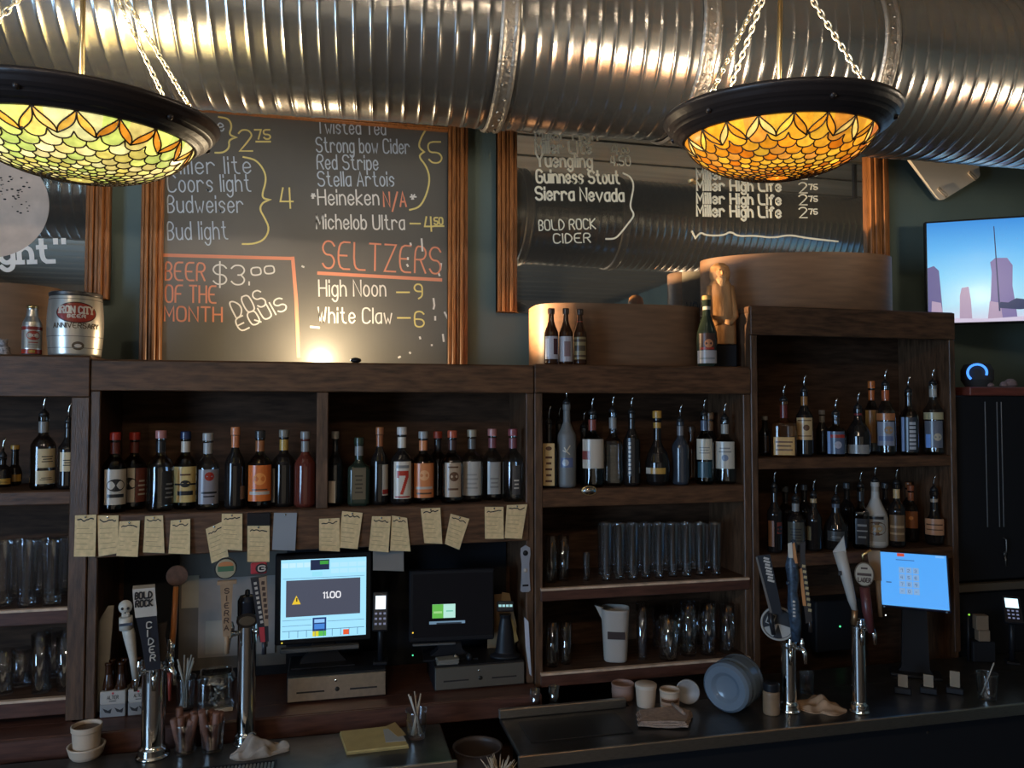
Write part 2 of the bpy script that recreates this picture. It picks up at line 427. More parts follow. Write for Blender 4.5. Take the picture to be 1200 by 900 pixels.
# ================================================================== MENU BOARDS
YB = 3.655
BLACKBOARD = mat('chalkboard_slate', (0.12, 0.112, 0.10), .33, var=.10, vs=3, bump=.03, bs=40)
MIRROR = mat('dusty_mirror', (0.74, 0.72, 0.66), .025, .95)
CH_BLUE = mat('chalk_pale_blue', (0.47, 0.53, 0.60), .9); CH_W = mat('chalk_white', (0.72, 0.69, 0.64), .9)
CH_Y = mat('chalk_yellow', (0.72, 0.60, 0.22), .9); CH_O = mat('chalk_orange', (0.72, 0.28, 0.17), .9)
PENC = mat('cream_paint_pen', (0.95, 0.92, 0.76), .6, emit=None); PENW = mat('white_paint_pen', (0.95, 0.90, 0.84), .6)
ux, uz = Vector((1, 0, 0)), Vector((0, 0, 1))
def moulding(a, b, z0, z1, name, parent, vertical=True):
    """ridged frame stick between two board coordinates, kept in parent's local space (= world)"""
    mb = MB(); k = 5; wdt = (b - a) if vertical else (z1 - z0)
    hs = [.030, .040, .030, .042, .024]
    for i in range(k):
        f0, f1 = i / k, (i + .86) / k
        if vertical: mb.bb((a + wdt * f0, YB + .02, z0), (a + wdt * f1, YB - hs[i], z1), bev=.003)
        else: mb.bb((a, YB + .02, z0 + wdt * f0), (b, YB - hs[i], z0 + wdt * f1), bev=.003)
    if vertical: mb.bb((a, YB + .02, z0), (b, YB - .02, z1))
    else: mb.bb((a, YB + .02, z0), (b, YB - .02, z1))
    mb.build(name, FRAMEW, parent)
def board(name, label, cat, xo0, xi0, xi1, xo1, zb, zt, surf, sname, bottom=True, top=True, ft=.09):
    t = thing(name, label, cat)
    MB().bb((xi0 - .02, YB + .004, zb), (xi1 + .02, YB + .02, zt)).build(sname, surf, t)
    if xo0 is not None: moulding(xo0, xi0, zb, zt, 'frame_stile', t)
    if xo1 is not None: moulding(xi1, xo1, zb, zt, 'frame_stile', t)
    if top: moulding(xi0, xi1, zt - ft, zt, 'frame_rail', t, False)
    if bottom: moulding(xi0, xi1, zb, zb + ft, 'frame_rail', t, False)
    return t
bx = lambda px, py=300: at(px, py, YB - .02).x
YS = YB + .004
def lettering(parent, items, m, wd, name='lettering', serif=False):
    """items: (text, x0, y0, x1, y1, cap px) baseline in photograph pixels of the board's plane"""
    for (txt, x0, y0, x1, y1, cap) in items:
        mb = MB(); p, q = at(x0, y0, YS), at(x1, y1, YS); k = pxm(p)
        d = (q - p); L = d.length; d.normalize(); up = Vector((-d.z, 0, d.x))
        write(mb, txt, p, d, up, L, cap * k, wd * k, Vector((0, -1, 0)), serif=serif)
        mb.build(name, m, parent)
def marks(parent, lines, m, wd, name='chalk_mark', smooth=True):
    for l in lines:
        mb = MB(); P = [at(x, y, YS) for x, y in l]; k = pxm(P[0])
        pl = [(p.x, p.z) for p in P]
        if smooth: pl = chaikin(pl)
        ribbon(mb, pl, lambda u, v, d: Vector((u, YS - .0008 + d, v)), wd * k, .0008)
        mb.build(name, m, parent)
zt = at(292, 128, YB).z
cb = board('chalkboard', 'black chalkboard of beer prices in an oak frame, between two mirrors', 'menu board', bx(165), bx(190), bx(525), bx(548), 2.10, zt, BLACKBOARD, 'slate', bottom=False, ft=.03)
lettering(cb, [('e', 257, 154, 263, 153, 14), ('Miller lite', 200, 204, 294, 203, 20), ('Coors light', 197, 225, 294, 224, 20), ('Budweiser', 197, 249, 285, 249, 20), ('Bud light', 197, 281, 267, 280, 21),
  ('Twisted Tea', 372, 156, 452, 158, 16), ('Strong bow Cider', 371, 178, 480, 180, 17), ('Red Stripe', 372, 198, 443, 199, 17), ('Stella Artois', 373, 218, 462, 218, 17)], CH_BLUE, 1.5)
lettering(cb, [('Heineken', 373, 240, 444, 240, 18), ('*', 365, 235, 370, 235, 8), ('*', 481, 236, 488, 236, 8), ('Michelob Ultra', 371, 268, 474, 269, 17), ('High Noon', 374, 347, 452, 347, 19),
  ('White Claw', 373, 378, 459, 379, 18), ('$3.', 250, 333, 292, 334, 23), ('00', 295, 323, 322, 320, 9), ('DOS', 277, 373, 313, 357, 20), ('EQUIS', 282, 389, 337, 362, 16)], CH_W, 1.7)
lettering(cb, [('2', 281, 177, 296, 177, 25), ('75', 299, 163, 317, 163, 11), ('4', 329, 244, 344, 244, 24), ('5', 503, 191, 518, 191, 25), ('-', 481, 270, 493, 270, 16), ('4', 498, 271, 508, 271, 17),
  ('50', 509, 263, 519, 263, 8), ('-', 465, 351, 480, 351, 17), ('9', 486, 350, 495, 350, 17), ('-', 466, 381, 481, 381, 17), ('6', 486, 383, 497, 383, 18)], CH_Y, 1.8)
lettering(cb, [('N/A', 450, 242, 476, 242, 17), ('SELTZERS', 378, 314, 516, 321, 32), ('BEER', 194, 328, 240, 329, 21), ('OF THE', 194, 354, 253, 355, 20), ('MONTH', 193, 376, 260, 377, 17)], CH_O, 2.0)
marks(cb, [[(256, 137), (268, 139), (272, 148), (268, 158), (277, 161), (268, 164), (269, 173), (262, 179), (252, 179)], [(300, 166), (317, 166)], [(508, 265), (520, 265)],
  [(285, 184), (300, 187), (310, 200), (312, 212), (307, 228), (309, 233), (317, 234), (308, 237), (304, 245), (310, 255), (316, 268), (310, 281), (297, 286), (284, 286)],
  [(501, 149), (494, 160), (490, 172), (497, 178), (490, 183), (500, 195), (504, 210), (500, 228), (492, 243), (480, 246)]], CH_Y, 2.0, 'chalk_brace')
marks(cb, [[(192, 299), (343, 303)], [(343, 302), (347, 350), (350, 418)], [(373, 320), (517, 328)]], CH_O, 4.0, 'chalk_rule', False)
marks(cb, [[(481, 285), (481.5, 287)], [(494, 280), (495, 294)], [(478, 302), (478, 304)], [(477, 310), (478, 312)], [(517, 309), (516, 316)], [(514, 320), (515, 323)], [(508, 350), (509, 358), (508, 362)], [(510, 371), (510, 375)],
  [(492, 395), (492.5, 397)], [(506, 404), (506, 405)], [(480, 413), (481, 414)], [(519, 392), (520, 400)], [(521, 366), (526, 376)], [(467, 419), (469, 418)], [(364, 383), (374, 384)], [(354, 312), (356, 313)]], CH_W, 2.2, 'chalk_drip', False)

zb_r = at(585, 366, YB).z
mr = board('menu_mirror', 'wide oak-framed mirror menu with cream beer names, reflecting the duct', 'mirror', bx(583), bx(606), bx(1020), bx(1043), zb_r, zt + .22, MIRROR, 'mirror_glass', bottom=False)
lettering(mr, [('Miller High', 628, 163, 700, 164, 14), ('Miller Lite', 628, 179, 693, 180, 14), ('Yuengling', 629, 195, 694, 196, 15), ('Guinness Stout', 629, 214, 726, 215, 15), ('Sierra Nevada', 628, 234, 731, 236, 15),
  ('Miller High Life', 817, 210, 915, 210, 12), ('Miller High Life', 817, 223, 915, 224, 12), ('Miller High Life', 817, 238, 915, 240, 12), ('Miller High Life', 817, 253, 915, 255, 13)], PENC, 2.5)
lettering(mr, [('4.', 717, 181, 728, 181, 11), ('00', 729, 179, 737, 179, 5), ('4.50', 716, 194, 739, 194, 11), ('BOLD ROCK', 632, 270, 698, 268, 12), ('CIDER', 649, 285, 692, 284, 11)] +
  [(a, x0, y, x1, y, c) for y in (210, 226, 240, 255) for (a, x0, x1, c) in (('2', 937, 946, 12), )] + [('75', 948, y - 4, 958, y - 4, 6) for y in (210, 226, 240, 255)], PENC, 1.5)
marks(mr, [[(730, 203), (739, 207), (743, 217), (740, 232), (738, 243), (744, 252), (736, 262), (726, 275), (720, 280), (710, 280)],
  [(811, 271), (815, 279), (821, 272), (828, 276), (848, 276), (856, 271), (865, 277), (885, 276), (905, 279), (925, 275), (945, 279), (982, 283)]], PENC, 2.0, 'pen_stroke')
zb_l = at(115, 351, YB).z
ml = board('moon_mirror', 'oak-framed mirror with a painted pale moon, behind the barrel tin', 'mirror', None, bx(-260), bx(100), bx(127), zb_l, zt, MIRROR, 'mirror_glass', ft=.03)
mb = MB(); c = at(-14, 238, YS); k = pxm(at(20, 240, YS)); rr = 64 * k
mb.prism([(rr * math.cos(a * PI / 40), rr * math.sin(a * PI / 40)) for a in range(80)], lambda u, v, d: Vector((c.x + u, YS - .0015 + d, c.z + v)), .001)
mo = mb.build('moon', mat('moon_paint', (.62, .50, .42), .8, var=.12, vs=14), ml)
mb = MB()
for i in range(46):
    x = random.uniform(-4, 40); y = random.uniform(206, 250)
    if (x + 14) ** 2 + (y - 238) ** 2 < 52 ** 2:
        p = at(x, y, YS); s_ = random.uniform(.7, 1.9) * k
        mb.prism([(s_ * math.cos(a * PI / 3), s_ * .6 * math.sin(a * PI / 3)) for a in range(6)], lambda u, v, d, p=p: Vector((p.x + u, YS - .002 + d, p.z + v)), .0004)
mb.build('crater_speckle', INK, mo)
lettering(ml, [('ght"', 1, 308, 76, 306, 26)], PENW, 5.2, serif=True)

# ================================================================== PENDANT LAMPS
def fish_cell(rho, th, NR=11, N=30):
    """which glass scale a bowl point belongs to: (row, index)"""
    return None
def tint_mat(name, strength):
    m, t, b = nt(name); a = t.nodes.new('ShaderNodeVertexColor'); a.layer_name = 'tint'
    tc = t.nodes.new('ShaderNodeTexCoord'); nz = t.nodes.new('ShaderNodeTexNoise'); nz.inputs['Scale'].default_value = 55; nz.inputs['Detail'].default_value = 3
    mrg = t.nodes.new('ShaderNodeMapRange'); mrg.inputs['From Min'].default_value = .3; mrg.inputs['From Max'].default_value = .7; mrg.inputs['To Min'].default_value = .72; mrg.inputs['To Max'].default_value = 1.3
    vm = t.nodes.new('ShaderNodeVectorMath'); vm.operation = 'SCALE'
    t.links.new(tc.outputs['Object'], nz.inputs['Vector']); t.links.new(nz.outputs['Fac'], mrg.inputs['Value']); t.links.new(a.outputs['Color'], vm.inputs[0]); t.links.new(mrg.outputs[0], vm.inputs['Scale'])
    t.links.new(vm.outputs[0], b.inputs['Emission Color']); b.inputs['Emission Strength'].default_value = strength
    t.links.new(a.outputs['Color'], b.inputs['Base Color']); b.inputs['Roughness'].default_value = .3
    return m
GLOWL = tint_mat('lit_stained_glass', 1.0)
LEAD = mat('dark_lead_came', (0.09, 0.05, 0.02), .5, .3)
BULB = 13
def pendant(label, cx, cy, cz, R, pal, pal2, tilt, power, seed, chains, apex):
    rnd = random.Random(seed)
    t = thing('pendant_lamp', label, 'lamp', (cx, cy, cz), 0, 'stained glass pendant lamps', rot=tilt)
    prof = [(R * .965, .016), (R * .985, .022), (R * 1.0, .015), (R * 1.0, .004), (R * .985, -.004), (R * .975, -.010), (R * .965, -.022), (R * .94, -.034), (R * .925, -.036), (R * .915, -.048), (R * .88, -.060),
            (R * .85, -.066), (R * .835, -.076), (R * .81, -.080), (R * .79, -.074), (R * .80, -.062), (R * .86, -.045), (R * .92, -.02), (R * .95, .01)]
    prof = [(r_, z_ * .62) for r_, z_ in prof]
    MB().lathe(prof + [prof[0]], 96, caps=False).build('rim', BRONZE, t)
    Rg = R * .805; H = .122; z0 = -.026
    rows = 10; N = 28; NV = 19
    def S_(rho, a):   # bowl surface
        q = rho; z = z0 - H * math.sqrt(max(0, 1 - (q * .985) ** 2)) if q < 1 else z0 - H * math.sqrt(max(0, 1 - .97))
        return Vector((Rg * q * math.cos(a), Rg * q * math.sin(a), z))
    edges = [1.0, .86, .76, .665, .575, .49, .41, .335, .265, .20, .14]
    cnt = [N, N, N, N, N, N, N, N, N // 2, N // 2, N // 2]
    def drop(r): return (edges[r] - edges[r + 1]) * .55 if r + 1 < len(edges) else .05
    # scale r: between edge r and r+1, lower lip bulges inward (towards the centre) by a half-circle arc
    def bound(r, th):  # inner boundary of row r at angle th
        n = cnt[r]; ph = (th * n / (2 * PI) + (.5 if r % 2 else 0)) % 1.0
        return edges[r + 1] - drop(r) * (math.sqrt(max(0, 1 - (2 * ph - 1) ** 2)) - .4) if r + 1 < len(edges) else 0
    cols = {}
    def cell(q, th):
        for r in range(len(edges) - 1):
            if q >= bound(r, th):
                n = cnt[r]; i = int((th * n / (2 * PI) + (.5 if r % 2 else 0)) % n); return (r, i)
        return ('c', 0)
    mb = MB(); nu = 336; nv = 60; vs = []; fs = []; col = []
    for j in range(nv + 1):
        q = 1 - j / nv * .985
        for i in range(nu): vs.append(S_(q, 2 * PI * i / nu))
    def ves(q, th):   # overlapping ovals below the rim
        ph = (th * NV / (2 * PI)) % 1.0; y = (1 - q) / .14
        if y > 1: return False
        a = .15 * math.sin(PI * y); return abs(ph - .5 * y) < a or abs(ph - 1 + .5 * y) < a
    for j in range(nv):
        for i in range(nu):
            q = 1 - (j + .5) / nv * .985; th = 2 * PI * (i + .5) / nu
            k = ('v', int(th * NV * 2 / (2 * PI))) if ves(q, th) else cell(q, th)
            if k not in cols:
                cc = rnd.choice(pal2 if k[0] == 'v' else pal); f = rnd.uniform(.75, 1.2)
                if rnd.random() < .06: f *= 1.5
                cols[k] = tuple(x * f for x in cc)
            fs.append((j * nu + i, j * nu + (i + 1) % nu, (j + 1) * nu + (i + 1) % nu, (j + 1) * nu + i)); col.append(cols[k])
    mb.add(vs, fs, 0, True); mb.col = col
    g = mb.build('glass_bowl', GLOWL, t, fix=False)
    ld = MB()
    out = lambda p: p + Vector((p.x, p.y, p.z + .02)).normalized() * .0012
    for r in range(len(edges) - 1):
        n = cnt[r]
        for i in range(n):
            pts = []
            for k in range(9):
                th = (i + k / 8 * .998 + .001 - (.5 if r % 2 else 0)) * 2 * PI / n; pts.append(out(S_(bound(r, th), th)))
            ld.tube(pts, .0019, 5)
            if r > 0 and True:
                th = (i - (.5 if r % 2 else 0)) * 2 * PI / n
                ld.tube([out(S_(bound(r - 1, th + 1e-4), th)), out(S_(bound(r, th + 1e-4), th))], .0017, 5)
    for i in range(NV):
        for sg in (-1, 1):
            for dr in (0, 1):
                ld.tube([out(S_(1 - .14 * k / 8, (i + (.5 * k / 8 if dr else 1 - .5 * k / 8) + sg * .15 * math.sin(PI * k / 8)) * 2 * PI / NV)) for k in range(9)], .0019, 5)
    ld.build('lead_came', LEAD, g)
    for k in range(6):
        a = k * PI / 3 + .4
        MB().ball((R * .93 * math.cos(a), R * .93 * math.sin(a), -.022), .008, 8).build('rim_screw', BRONZE, t)
    # chains: real links from the rim to the hook
    ap = Vector(apex)
    for a in chains:
        p = Vector((R * .95 * math.cos(a), R * .95 * math.sin(a), .014)); d = ap - p; L = d.length; d.normalize(); n = int(L / .0165)
        mb = MB(); a1 = d.orthogonal().normalized(); a2 = d.cross(a1)
        for i in range(n):
            c = p + d * (L * (i + .5) / n); e = a1 if i % 2 else a2
            mb.tube([c + d * (.0125 * math.cos(q * PI / 4)) + e * (.0062 * math.sin(q * PI / 4)) for q in range(8)], .0021, 5, closed=True)
        mb.build('chain', CHAIN, t)
    MB().tube([(0, 0, -.02), (0, 0, ap.z)], .0065, 8).build('rod', BRASS, t)
    MB().lathe([(.001, -.05), (.02, -.045), (.028, -.02), (.02, 0), (.012, .05), (.012, RZ1 - cz - ap.z - .03), (.05, RZ1 - cz - ap.z - .02), (.06, RZ1 - cz - ap.z)], 20, (0, 0, ap.z)).build('ceiling_mount', BRASS, t)
    # the bulbs and the spokes that carry the rim
    sp = MB()
    for k in range(3):
        a = k * 2 * PI / 3; sp.tube([(0, 0, -.01), (R * .95 * math.cos(a), R * .95 * math.sin(a), .008)], .004, 6)
    sp.build('spoke', BRONZE, t)
    for k in range(2):
        a = k * PI + .6; MB().ball((.09 * math.cos(a), .09 * math.sin(a), -.03), .028, 12).build('bulb', glow('warm_bulb', (1, .72, .38), 6), t)
        point('pendant_bulb', (.09 * math.cos(a), .09 * math.sin(a), .03), power, (1.0, .85, .64), .05, t)
    return t
pr = Vector((0, 0, 0))
def lamp_place(px, py, d):
    r = ray(px, py); return Vector((0, 0, CAMZ)) + r * d
GRN = [(.80, .72, .20), (.66, .66, .14), (.88, .78, .32), (.74, .58, .12), (.56, .62, .13), (.90, .72, .28), (.80, .62, .18)]
ORG = [(.82, .36, .035), (.86, .45, .06), (.72, .25, .02), (.90, .52, .12)]
AMB = [(.78, .27, .012), (.72, .19, .008), (.82, .34, .02), (.78, .28, .03), (.62, .15, .006), (.86, .42, .03)]
AMB2 = [(.90, .48, .05), (.80, .28, .015), (.95, .62, .16)]
def tilt_of(deg, roll):
    return (Matrix.Rotation(math.radians(deg), 3, _r) @ Matrix.Rotation(math.radians(roll), 3, _f)).to_euler()
p = lamp_place(912, 141, 1.99)
pendant('amber stained-glass bowl pendant in a dark rim, in front of the wide mirror', p.x, p.y, p.z, .293, AMB, AMB2, tilt_of(5, 0), BULB, 3, [math.radians(a) for a in (205, 100, -12)], (0, 0, .43))
p = lamp_place(95, 139, 1.86)
pendant('green-yellow stained-glass bowl pendant with orange ovals, nearest the moon mirror', p.x, p.y, p.z, .316, GRN, ORG, tilt_of(4, 2), BULB, 5, [math.radians(a) for a in (25, 48, 190)], (0, 0, .45))
pendant('amber stained-glass bowl pendant at the right end of the row, beyond the television', 2.82, 1.72, 2.64, .293, AMB, AMB2, (0, 0, 0), BULB, 8, [math.radians(a) for a in (205, 100, -12)], (0, 0, .43))
# ================================================================== BACK BAR CABINETS
YF = 3.05; YBK = 3.40
fx = lambda px: at(px, 482, YF).x
UX = [-1.95, fx(105.5), fx(626), fx(880), fx(1121)]
ZT1 = 2.090; ZT4 = at(1000, 362, YF).z
Z1 = [1.617, 1.200, .885]; Z2 = 1.529; Z3 = [1.580, 1.178, .838]; Z4 = [1.694, 1.267]
LEDGE_Z = .800; CT = .75
def cabinet(name, label, x0, x1, zt, shelves, rail_h, lipz, stile=.045, worn=()):
    t = thing(name, label, 'cabinet', (0, 0, 0), 0, 'back bar shelf cabinets')
    g = .002
    for x in (x0 + g, x1 - g - .02):
        MB().bb((x, YF + .015, 0), (x + .02, RY1 - .06, zt - .03)).build('side_panel', WOODV, t)
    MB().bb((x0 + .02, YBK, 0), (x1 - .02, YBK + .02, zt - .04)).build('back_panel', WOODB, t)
    MB().bb((x0 + g, YF + .004, zt - .03), (x1 - g, RY1 - .06, zt), bev=.004).build('top_board', WOOD, t)
    MB().bb((x0 + g, YF - .004, zt - rail_h), (x1 - g, YF + .018, zt - .004), bev=.003).build('top_rail', WOOD, t)
    for x in (x0 + g, x1 - g - stile):
        MB().bb((x, YF, LEDGE_Z + .002 if lipz is None else lipz), (x + stile, YF + .02, zt - rail_h - .001), bev=.003).build('stile', WOODV, t)
    for i, (z, h, y0) in enumerate(shelves):
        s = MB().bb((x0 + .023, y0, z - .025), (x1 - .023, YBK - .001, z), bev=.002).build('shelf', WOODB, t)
        MB().bb((x0 + .024, y0 - .016, z - h), (x1 - .024, y0 - .001, z - .002), bev=.003).build('shelf_lip', LEDGE if i in worn else WOOD, s)
        if i in worn:
            MB().bb((x0 + .024, y0 - .0175, z - .008), (x1 - .024, y0 + .004, z + .0015), bev=.001).build('worn_edge', RAW, s)
    return t
c1 = cabinet('shelf_cabinet', 'leftmost dark wood shelf cabinet, with mugs and tall glasses below', UX[0], UX[1], ZT1 + .012, [(Z1[0], .05, YF + .02), (Z1[1], .055, YF + .02), (Z1[2], .06, YF + .02)], .15, None, .06, (1, 2))
c2 = cabinet('shelf_cabinet', 'wide dark wood cabinet under the chalkboard, with paper slips on its shelf', UX[1], UX[2], ZT1, [(Z2, .155, YF + .01)], .115, None, .032, ())
xm = fx(378)
MB().bb((xm - .022, YF, Z2 - .002), (xm + .022, YF + .02, ZT1 - .116), bev=.003).build('stile', WOODV, c2)
MB().bb((xm - .012, YF + .021, Z2 + .001), (xm + .012, YBK - .001, ZT1 - .04)).build('divider', WOODV, c2)
c3 = cabinet('shelf_cabinet', 'dark wood shelf cabinet with two worn pale shelf edges, left of the tall cabinet', UX[2], UX[3], ZT1 + .006, [(Z3[0], .075, YF + .02), (Z3[1], .05, YF + .0), (Z3[2], .055, YF - .0)], .12, .78, .034, (1, 2))
c4 = cabinet('shelf_cabinet', 'tallest dark wood cabinet at right, under the lit plywood hoop', UX[3], UX[4], ZT4, [(Z4[0], .05, YF + .02), (Z4[1], .055, YF + .02)], .13, .78, .032, ())
# black lining of the register bay and of the bay behind the taps
# reddish ledge under the two left cabinets
t = thing('bar_ledge', 'long reddish-brown wooden ledge carrying the cash registers', 'ledge')
MB().bb((UX[0], YF - .12, LEDGE_Z - .02), (UX[2] - .004, YF - .001, LEDGE_Z), bev=.003).bb((UX[0] + .04, YF - .0015, LEDGE_Z - .02), (UX[1] - .04, YBK - .002, LEDGE_Z)).bb((UX[1] + .04, YF - .0015, LEDGE_Z - .02), (UX[2] - .04, YBK - .002, LEDGE_Z)).build('ledge_board', LEDGE, t)
MB().bb((UX[0], YF - .132, LEDGE_Z - .075), (UX[2] - .004, YF - .1205, LEDGE_Z - .001), bev=.003).build('ledge_lip', LEDGE, t)
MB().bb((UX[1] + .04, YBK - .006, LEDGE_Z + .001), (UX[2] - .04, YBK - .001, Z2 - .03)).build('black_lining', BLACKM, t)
# --- underbar worktops
WTOP = mat('dark_worktop_steel', (0.12, 0.11, 0.10), .30, .85, var=.25, vs=12, bump=.06, bs=30)
xl1 = atz(528, 882, CT).x
t = thing('left_worktop', 'dark steel worktop at left holding the notepad and drip tray', 'worktop')
MB().bb((-1.95, 2.55, CT - .02), (xl1, 2.86, CT), bev=.004).build('worktop', WTOP, t)
MB().bb((-1.95, 2.535, CT - .045), (xl1 + .012, 2.5495, CT + .004), bev=.003).build('front_edge', STEEL, t)
MB().bb((-1.95, 2.62, 0), (xl1 - .05, 2.84, CT - .021)).build('base', BLACKM, t)
xr0 = .622
t = thing('right_worktop', 'long dark steel worktop with a raised drainboard, holding the cups and blue jug', 'worktop')
MB().bb((xr0, 2.53, CT - .02), (4.3, 2.862, CT), bev=.004).bb((xr0 + .52, 2.8625, CT - .02), (4.3, YF + .012, CT)).build('worktop', WTOP, t)
MB().bb((xr0 - .01, 2.515, CT - .04), (4.3, 2.5295, CT + .005), bev=.003).build('front_edge', STEEL, t)
MB().bb((xr0 + .05, 2.60, 0), (4.3, 2.85, CT - .021)).build('base', BLACKM, t)
MB().bb((xr0 - .004, 2.842, CT + .0005), (xr0 + .50, 2.862, CT + .035), bev=.003).build('back_rim', STEEL, t)
MB().bb((xr0 + .06, 2.62, CT + .0005), (xr0 + .44, 2.80, CT + .004), bev=.001).build('drain_panel', mat('dark_drain_steel', (.04, .038, .036), .35, .6), t)
p = atz(640, 880, CT); MB().bb((p.x - .08, 2.596, .69), (p.x + .09, 2.5995, .722)).build('maker_plate', mat('plate_grey', (.12, .12, .12), .4, .5), t)
for px, py in ((862, 872), (903, 869), (1086, 858)):
    q = at(px, py, 2.598); MB().lathe([(.001, 0), (.005, .002), (.005, .004)], 10, q, rotm(PI / 2, 0, 0)).build('screw_head', CHROME, t)
# --- things on the cabinet tops: plywood hoops
def hoop(label, c, a, b, rz, z0, h, sq=3.6):
    def ce(q):
        x, y = math.cos(q), math.sin(q); f = (abs(x) ** sq + abs(y) ** sq) ** (-1 / sq); return x * f, y * f
    t = thing('plywood_hoop', label, 'wooden hoop', (c[0], c[1], z0), rz, 'bent plywood hoops on the cabinets')
    MB().lathe([(1, 0), (1, h)], 80, sx=a, sy=b, sq=sq, caps=False).lathe([(1, 0), (1, h)], 80, sx=a - .012, sy=b - .012, sq=sq, caps=False).lathe([(1, 0), (1.0, 0.0001)], 80, sx=a, sy=b, sq=sq).build('hoop_wall', TAN, t)
    m2 = MB()
    for zz in (h,):
        for i in range(80):
            q0, q1 = 2 * PI * i / 80, 2 * PI * (i + 1) / 80
            (c0, s0), (c1_, s1) = ce(q0), ce(q1)
            m2.add([(a * c0, b * s0, zz), (a * c1_, b * s1, zz), ((a - .012) * c1_, (b - .012) * s1, zz), ((a - .012) * c0, (b - .012) * s0, zz)], [(0, 1, 2, 3)])
    m2.build('hoop_edge', RAW, t)
    return t
hoop('dark bent plywood hoop behind the three beer bottles', (1.30, 3.425), .40, .195, math.radians(-3), ZT1 + .0065, .287)
h2 = hoop('lit bent plywood hoop on the tallest cabinet, beside the carved figure', (2.225, 3.36), .46, .20, math.radians(-17), ZT4 + .0005, at(935, 293, 3.14).z - ZT4, 2.0)
mb = MB(); hh = at(935, 293, 3.14).z - ZT4
def hf(u, v, d): a = PI * .62 + u; return Vector(((.46 + .0012 - d) * math.cos(a), (.20 + .0012 - d) * math.sin(a), v))
mb.grid(lambda u, v: hf(u * .9, .002 + v * (hh - .004), 0), 16, 1)
wp = mb.build('white_print', PAPERW, h2)
mb = MB(); st, tw = strokes('WOR LINC')
for pl in st: ribbon(mb, [(.80 - q[0] * .75 / tw, .03 + q[1] * .08) for q in pl], lambda u, v, d: hf(u, v, -.001 + d), .014, .0006)
mb.build('printed_letters', mat('navy_print', (.02, .03, .08), .6), wp)
hoop('dark bent plywood hoop behind the barrel tin', (-1.60, 3.42), .54, .20, math.radians(3), ZT1 + .0125, .285)
# uplight lying on the cabinet top at the foot of the chalkboard
p = at(374, 421, 3.52)
t = thing('puck_light', 'small lit puck light on the cabinet top at the foot of the chalkboard', 'light', (p.x, 3.54, ZT1 + .0005))
MB().lathe([(.03, 0), (.034, .004), (.034, .014), (.028, .016)], 20).build('housing', BLACK, t)
MB().lathe([(.027, .0165), (.02, .022), (.001, .024)], 20).build('lens', glow('puck_glow', (1, .86, .6), 10), t)
point('puck_lamp', (0, -.09, .06), 15, (1.0, .80, .50), .02, t)
sp_ = bpy.data.lights.new('added_hoop_spot', 'SPOT'); sp_.energy = 750; sp_.color = (1.0, .70, .38); sp_.spot_size = math.radians(34); sp_.spot_blend = 1.0; sp_.shadow_soft_size = .025  # extra spot added at the puck to light the right-hand hoop and figure
so = bpy.data.objects.new('added_hoop_spot', sp_); COL.objects.link(so); so.parent = t; so.location = (0.02, -.09, .06)
so.rotation_euler = (Vector((2.05, 3.25, ZT4 + .36)) - Vector((p.x, 3.46, ZT1 + .06))).to_track_quat('-Z', 'Y').to_euler()
q = at(416, 420, 3.2); tag(MB().ball((q.x, 3.10, ZT1 + .012), .016, 10, (1.4, 1, .7)).build('drawer_knob', BLACK), 'small dark round knob lying on the cabinet top right of the glare', 'knob')
q = at(691, 575, YF - .004)
t = thing('metal_knob', 'small shiny oval metal knob on the shelf lip below the broad white label', 'knob', (q.x, YF + .0035, q.z))
MB().lathe([(.030, 0), (.028, .006), (.018, .012), (.001, .014)], 24, (0, 0, 0), rotm(PI / 2, 0, 0), sy=.62).build('knob_dome', CHROME, t)
MB().lathe([(.033, 0), (.033, .003), (.030, .004)], 24, (0, 0, 0), rotm(PI / 2, 0, 0), sy=.62).build('knob_base', BRASS, t)
